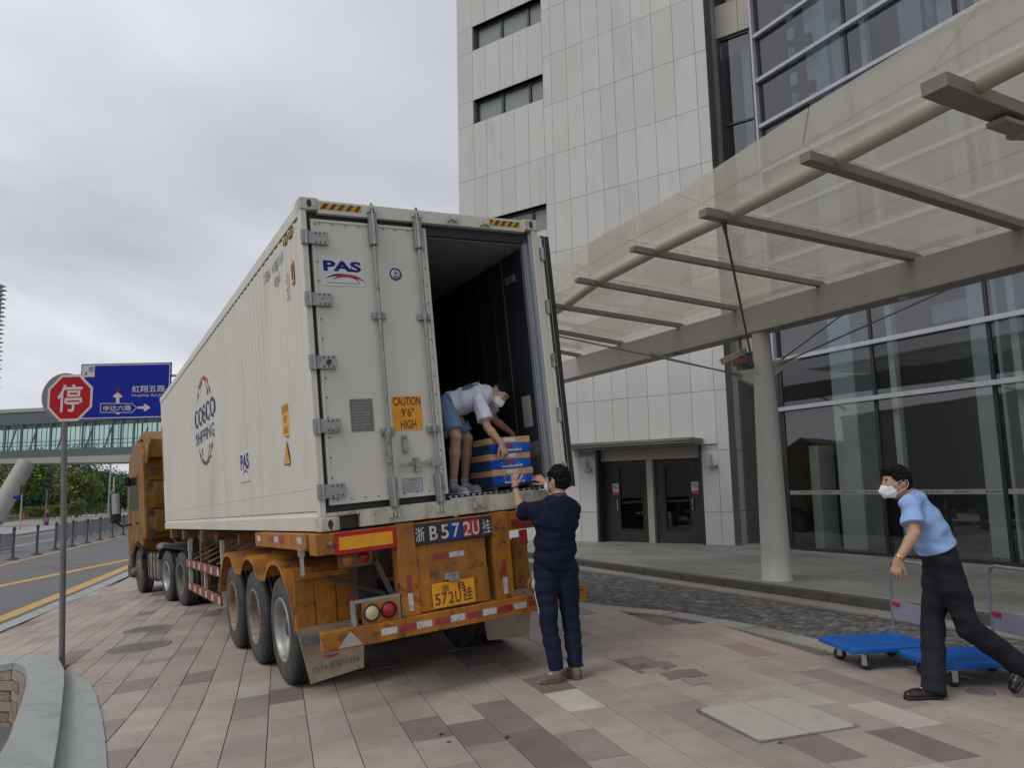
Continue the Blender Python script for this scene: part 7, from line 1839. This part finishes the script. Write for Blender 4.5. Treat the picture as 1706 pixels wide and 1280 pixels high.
# --- man in dark clothes behind the trailer, back to the camera
fl = hit(915, 1141); fr = hit(958, 1133); yb = fl[1] + .04
j = lambda x, y, d=0.: at_y(x, y, yb + d)
zf = gz(fl[0], fl[1])
def onz(p, z): p = np.array(p, float); p[2] = z; return p
hL = hit(937, 1137); tL = hit(896, 1141); hR = hit(966, 1134); tR = np.array([hR[0] - .13, hR[1] + .24, 0]); 
for p in (hL, tL, hR, tR): p[2] = gz(p[0], p[1]) + .001
J1 = dict(head=j(930, 800, .03), neck=j(932, 831, .0), chest=j(926, 868, .03), pelvis=j(924, 940, .06), shL=j(892, 851, .02), shR=j(953, 849, .06), elL=j(868, 852, .22), elR=j(947, 872, .32),
          wrL=j(858, 812, .36), wrR=j(911, 807, .52), hpL=j(909, 948, .05), hpR=j(943, 947, .08), knL=j(914, 1036, .03), knR=j(951, 1034, .12), anL=j(924, 1111, .04), anR=j(961, 1104, .10), toeL=tL, toeR=tR, heelL=hL, heelR=hR)
J1['anL'] = hL + (tL - hL) * .22 + np.array([0, 0, .085]); J1['anR'] = hR + (tR - hR) * .2 + np.array([0, 0, .085])
r1 = make_person(J1, dict(z=zf), 'man in navy T-shirt and jeans reaching up to the cartons, back to the camera', ((-.72, .68, .10), (0, 0, 1), ((-.05, .10, 1), (.55, .8, -.1), -1, .32, .25), ((-.75, .25, .62), (-.1, .75, -.55), 1, .25, .3)),
    dict(shirt=m_tee_n, lower=m_jeans, shoe=m_shoebr, sole=m_solebr, shirt_inf=.022, loose=1.55, hem=-.08, sleeve=.80, t_inf=.014, hemr=.056, hemt=.95, wr=.0060, lanyard=True, seed=4), sc=1.04)
MB().tube([J1['knL'] + np.array([-.075, -.03, .05]), lerp(J1['hpL'], J1['knL'], .5) + np.array([-.105, -.02, 0]), J1['hpL'] + np.array([-.12, -.02, -.02])], .0045, n=6).build('side_piping', m_sticker, parent=r1[0], off=r1[1])
wv = nrm(J1['wrL'] - J1['elL']); MB().lathe([(.034, -.009), (.037, 0), (.034, .009), (.030, 0), (.034, -.009)], J1['wrL'] - wv * .02, wv, n=18).build('wristband', m_belt, parent=r1[0], off=r1[1])
# --- man in light blue shirt striding at the right
f2 = hit(1540, 1160); yb = f2[1]
j = lambda x, y, d=0.: at_y(x, y, yb + d)
hR = hit(1570, 1164); tR = hit(1499, 1163); tR[1] = hR[1] - .02
for p in (hR, tR): p[2] = gz(p[0], p[1]) + .001
tL = j(1690, 1158, -.10); tL[2] = max(tL[2], gz(tL[0], tL[1]) + .004); hL = j(1714, 1110, -.06); hL = tL + nrm(hL - tL) * .265
J2 = dict(head=j(1494, 803), neck=j(1519, 829), chest=j(1534, 862), pelvis=j(1564, 922), shL=j(1517, 842, -.17), shR=j(1524, 842, .18), elL=j(1524, 889, -.25), elR=j(1540, 896, .28), wrL=j(1497, 932, -.27), wrR=j(1556, 934, .26),
          hpL=j(1570, 934, -.09), hpR=j(1566, 934, .08), knL=j(1614, 1046, -.08), knR=j(1554, 1036, .08), anL=tL + (hL - tL) * .78, anR=hR + (tR - hR) * .2 + np.array([0, 0, .085]), toeL=tL, heelL=hL, toeR=tR, heelR=hR)
J2['anL'] = J2['anL'] + nrm(np.array([-.75, 0, .62])) * .085
r2 = make_person(J2, dict(z=gz(f2[0], f2[1])), 'man in light blue shirt and dark trousers striding left beside the blue trolleys', ((-.98, -.05, -.10), (-.12, 0, 1), ((-.32, .02, -1), (.5, .6, 0), 1, .42, .1), ((-.1, 0, -1), (-.8, .3, 0), -1, .4, .1)),
    dict(shirt=m_shirtb, lower=m_trous, shoe=m_shoebl, sole=m_shoebl, shirt_inf=.022, loose=2.3, hem=.15, sleeve=.66, t_inf=.024, hemr=.088, hemt=1.12, belt=True, wr=.0060, twr=.0055, seed=9, quiff=True), sc=1.0)
hr, hf, hu = r2[3]
wv = nrm(J2['wrL'] - J2['elL']); MB().lathe([(.032, -.011), (.036, -.006), (.036, .006), (.032, .011), (.029, 0), (.032, -.011)], J2['wrL'] - wv * .012, wv, n=18).build('wrist_watch', m_goldw, parent=r2[0], off=r2[1])
# collar wings
cN = lerp(J2['neck'], J2['head'], .20)
for q in (-1, 1): MB().prism([cN + np.array([-.055, q * .03 - .0, .01]), cN + np.array([.02, q * .066, .03]), cN + np.array([-.035, q * .075, -.035]), cN + np.array([-.085, q * .045, -.045])], (0, q * .004, .002)).build('collar_wing', m_shirtb, parent=r2[0], off=r2[1])
# --- man bending in the container
def jt(x, y, Yt): return t2w(at_t(x, y, 1, Yt))
def fl_(X, Y, z=.181): return t2w((X, Y, z))
a1 = at_t(755, 790, 1, .36); a2 = at_t(771, 787, 1, .56)
hR = fl_(a1[0] - .02, .43); tR = fl_(a1[0] + .04, .16); hL = fl_(a2[0] - .02, .62); tL = fl_(a2[0] + .13, .38)
J3 = dict(head=jt(833, 655, .34), neck=jt(814, 656, .38), chest=jt(795, 661, .40), pelvis=jt(746, 676, .46), shR=jt(799, 669, .22), shL=jt(808, 654, .56), elR=jt(812, 712, .13), elL=jt(824, 700, .60), wrR=jt(835, 739, .04), wrL=jt(852, 722, .62),
          hpR=jt(744, 690, .38), hpL=jt(750, 688, .55), knR=jt(759, 728, .24), knL=jt(778, 731, .46), anR=hR + (tR - hR) * .2, anL=hL + (tL - hL) * .2, toeR=tR, toeL=tL, heelR=hR, heelL=hL)
for k in ('anR', 'anL'): J3[k] = J3[k] + TR[:, 2] * .085
r3 = make_person(J3, dict(z=float(fl_(a1[0], .4)[2])), 'man in white T-shirt and blue shorts bending over the cartons inside the container', ((.42, -.52, -.74), (.80, .05, .58), ((.45, -.1, -.85), (-.6, -.5, -.3), 1, .35, .12), ((.40, -.12, -.9), (-.55, .75, -.2), -1, .38, .14)),
    dict(shirt=m_teew, lower=m_denim, shoe=m_shoeg, sole=m_shoesole, shirt_inf=.020, loose=1.6, hem=.02, sleeve=.74, t_inf=.018, shorts=True, wr=.0055, seed=14, lanyard=True), sc=1.0)
bk = nrm(np.cross(J3['shL'] - J3['shR'], J3['chest'] - J3['pelvis'])); bk = bk if bk[2] > 0 else -bk
sp = nrm(J3['chest'] - J3['pelvis']); sdv = nrm(J3['shL'] - J3['shR']); c_ = lerp(J3['chest'], J3['pelvis'], .12) + bk * .122
MB().obox(c_, sp, sdv, bk, .085, .10, .012).build('back_print', m_logogrey, parent=r3[0], off=r3[1], bevel=.006)
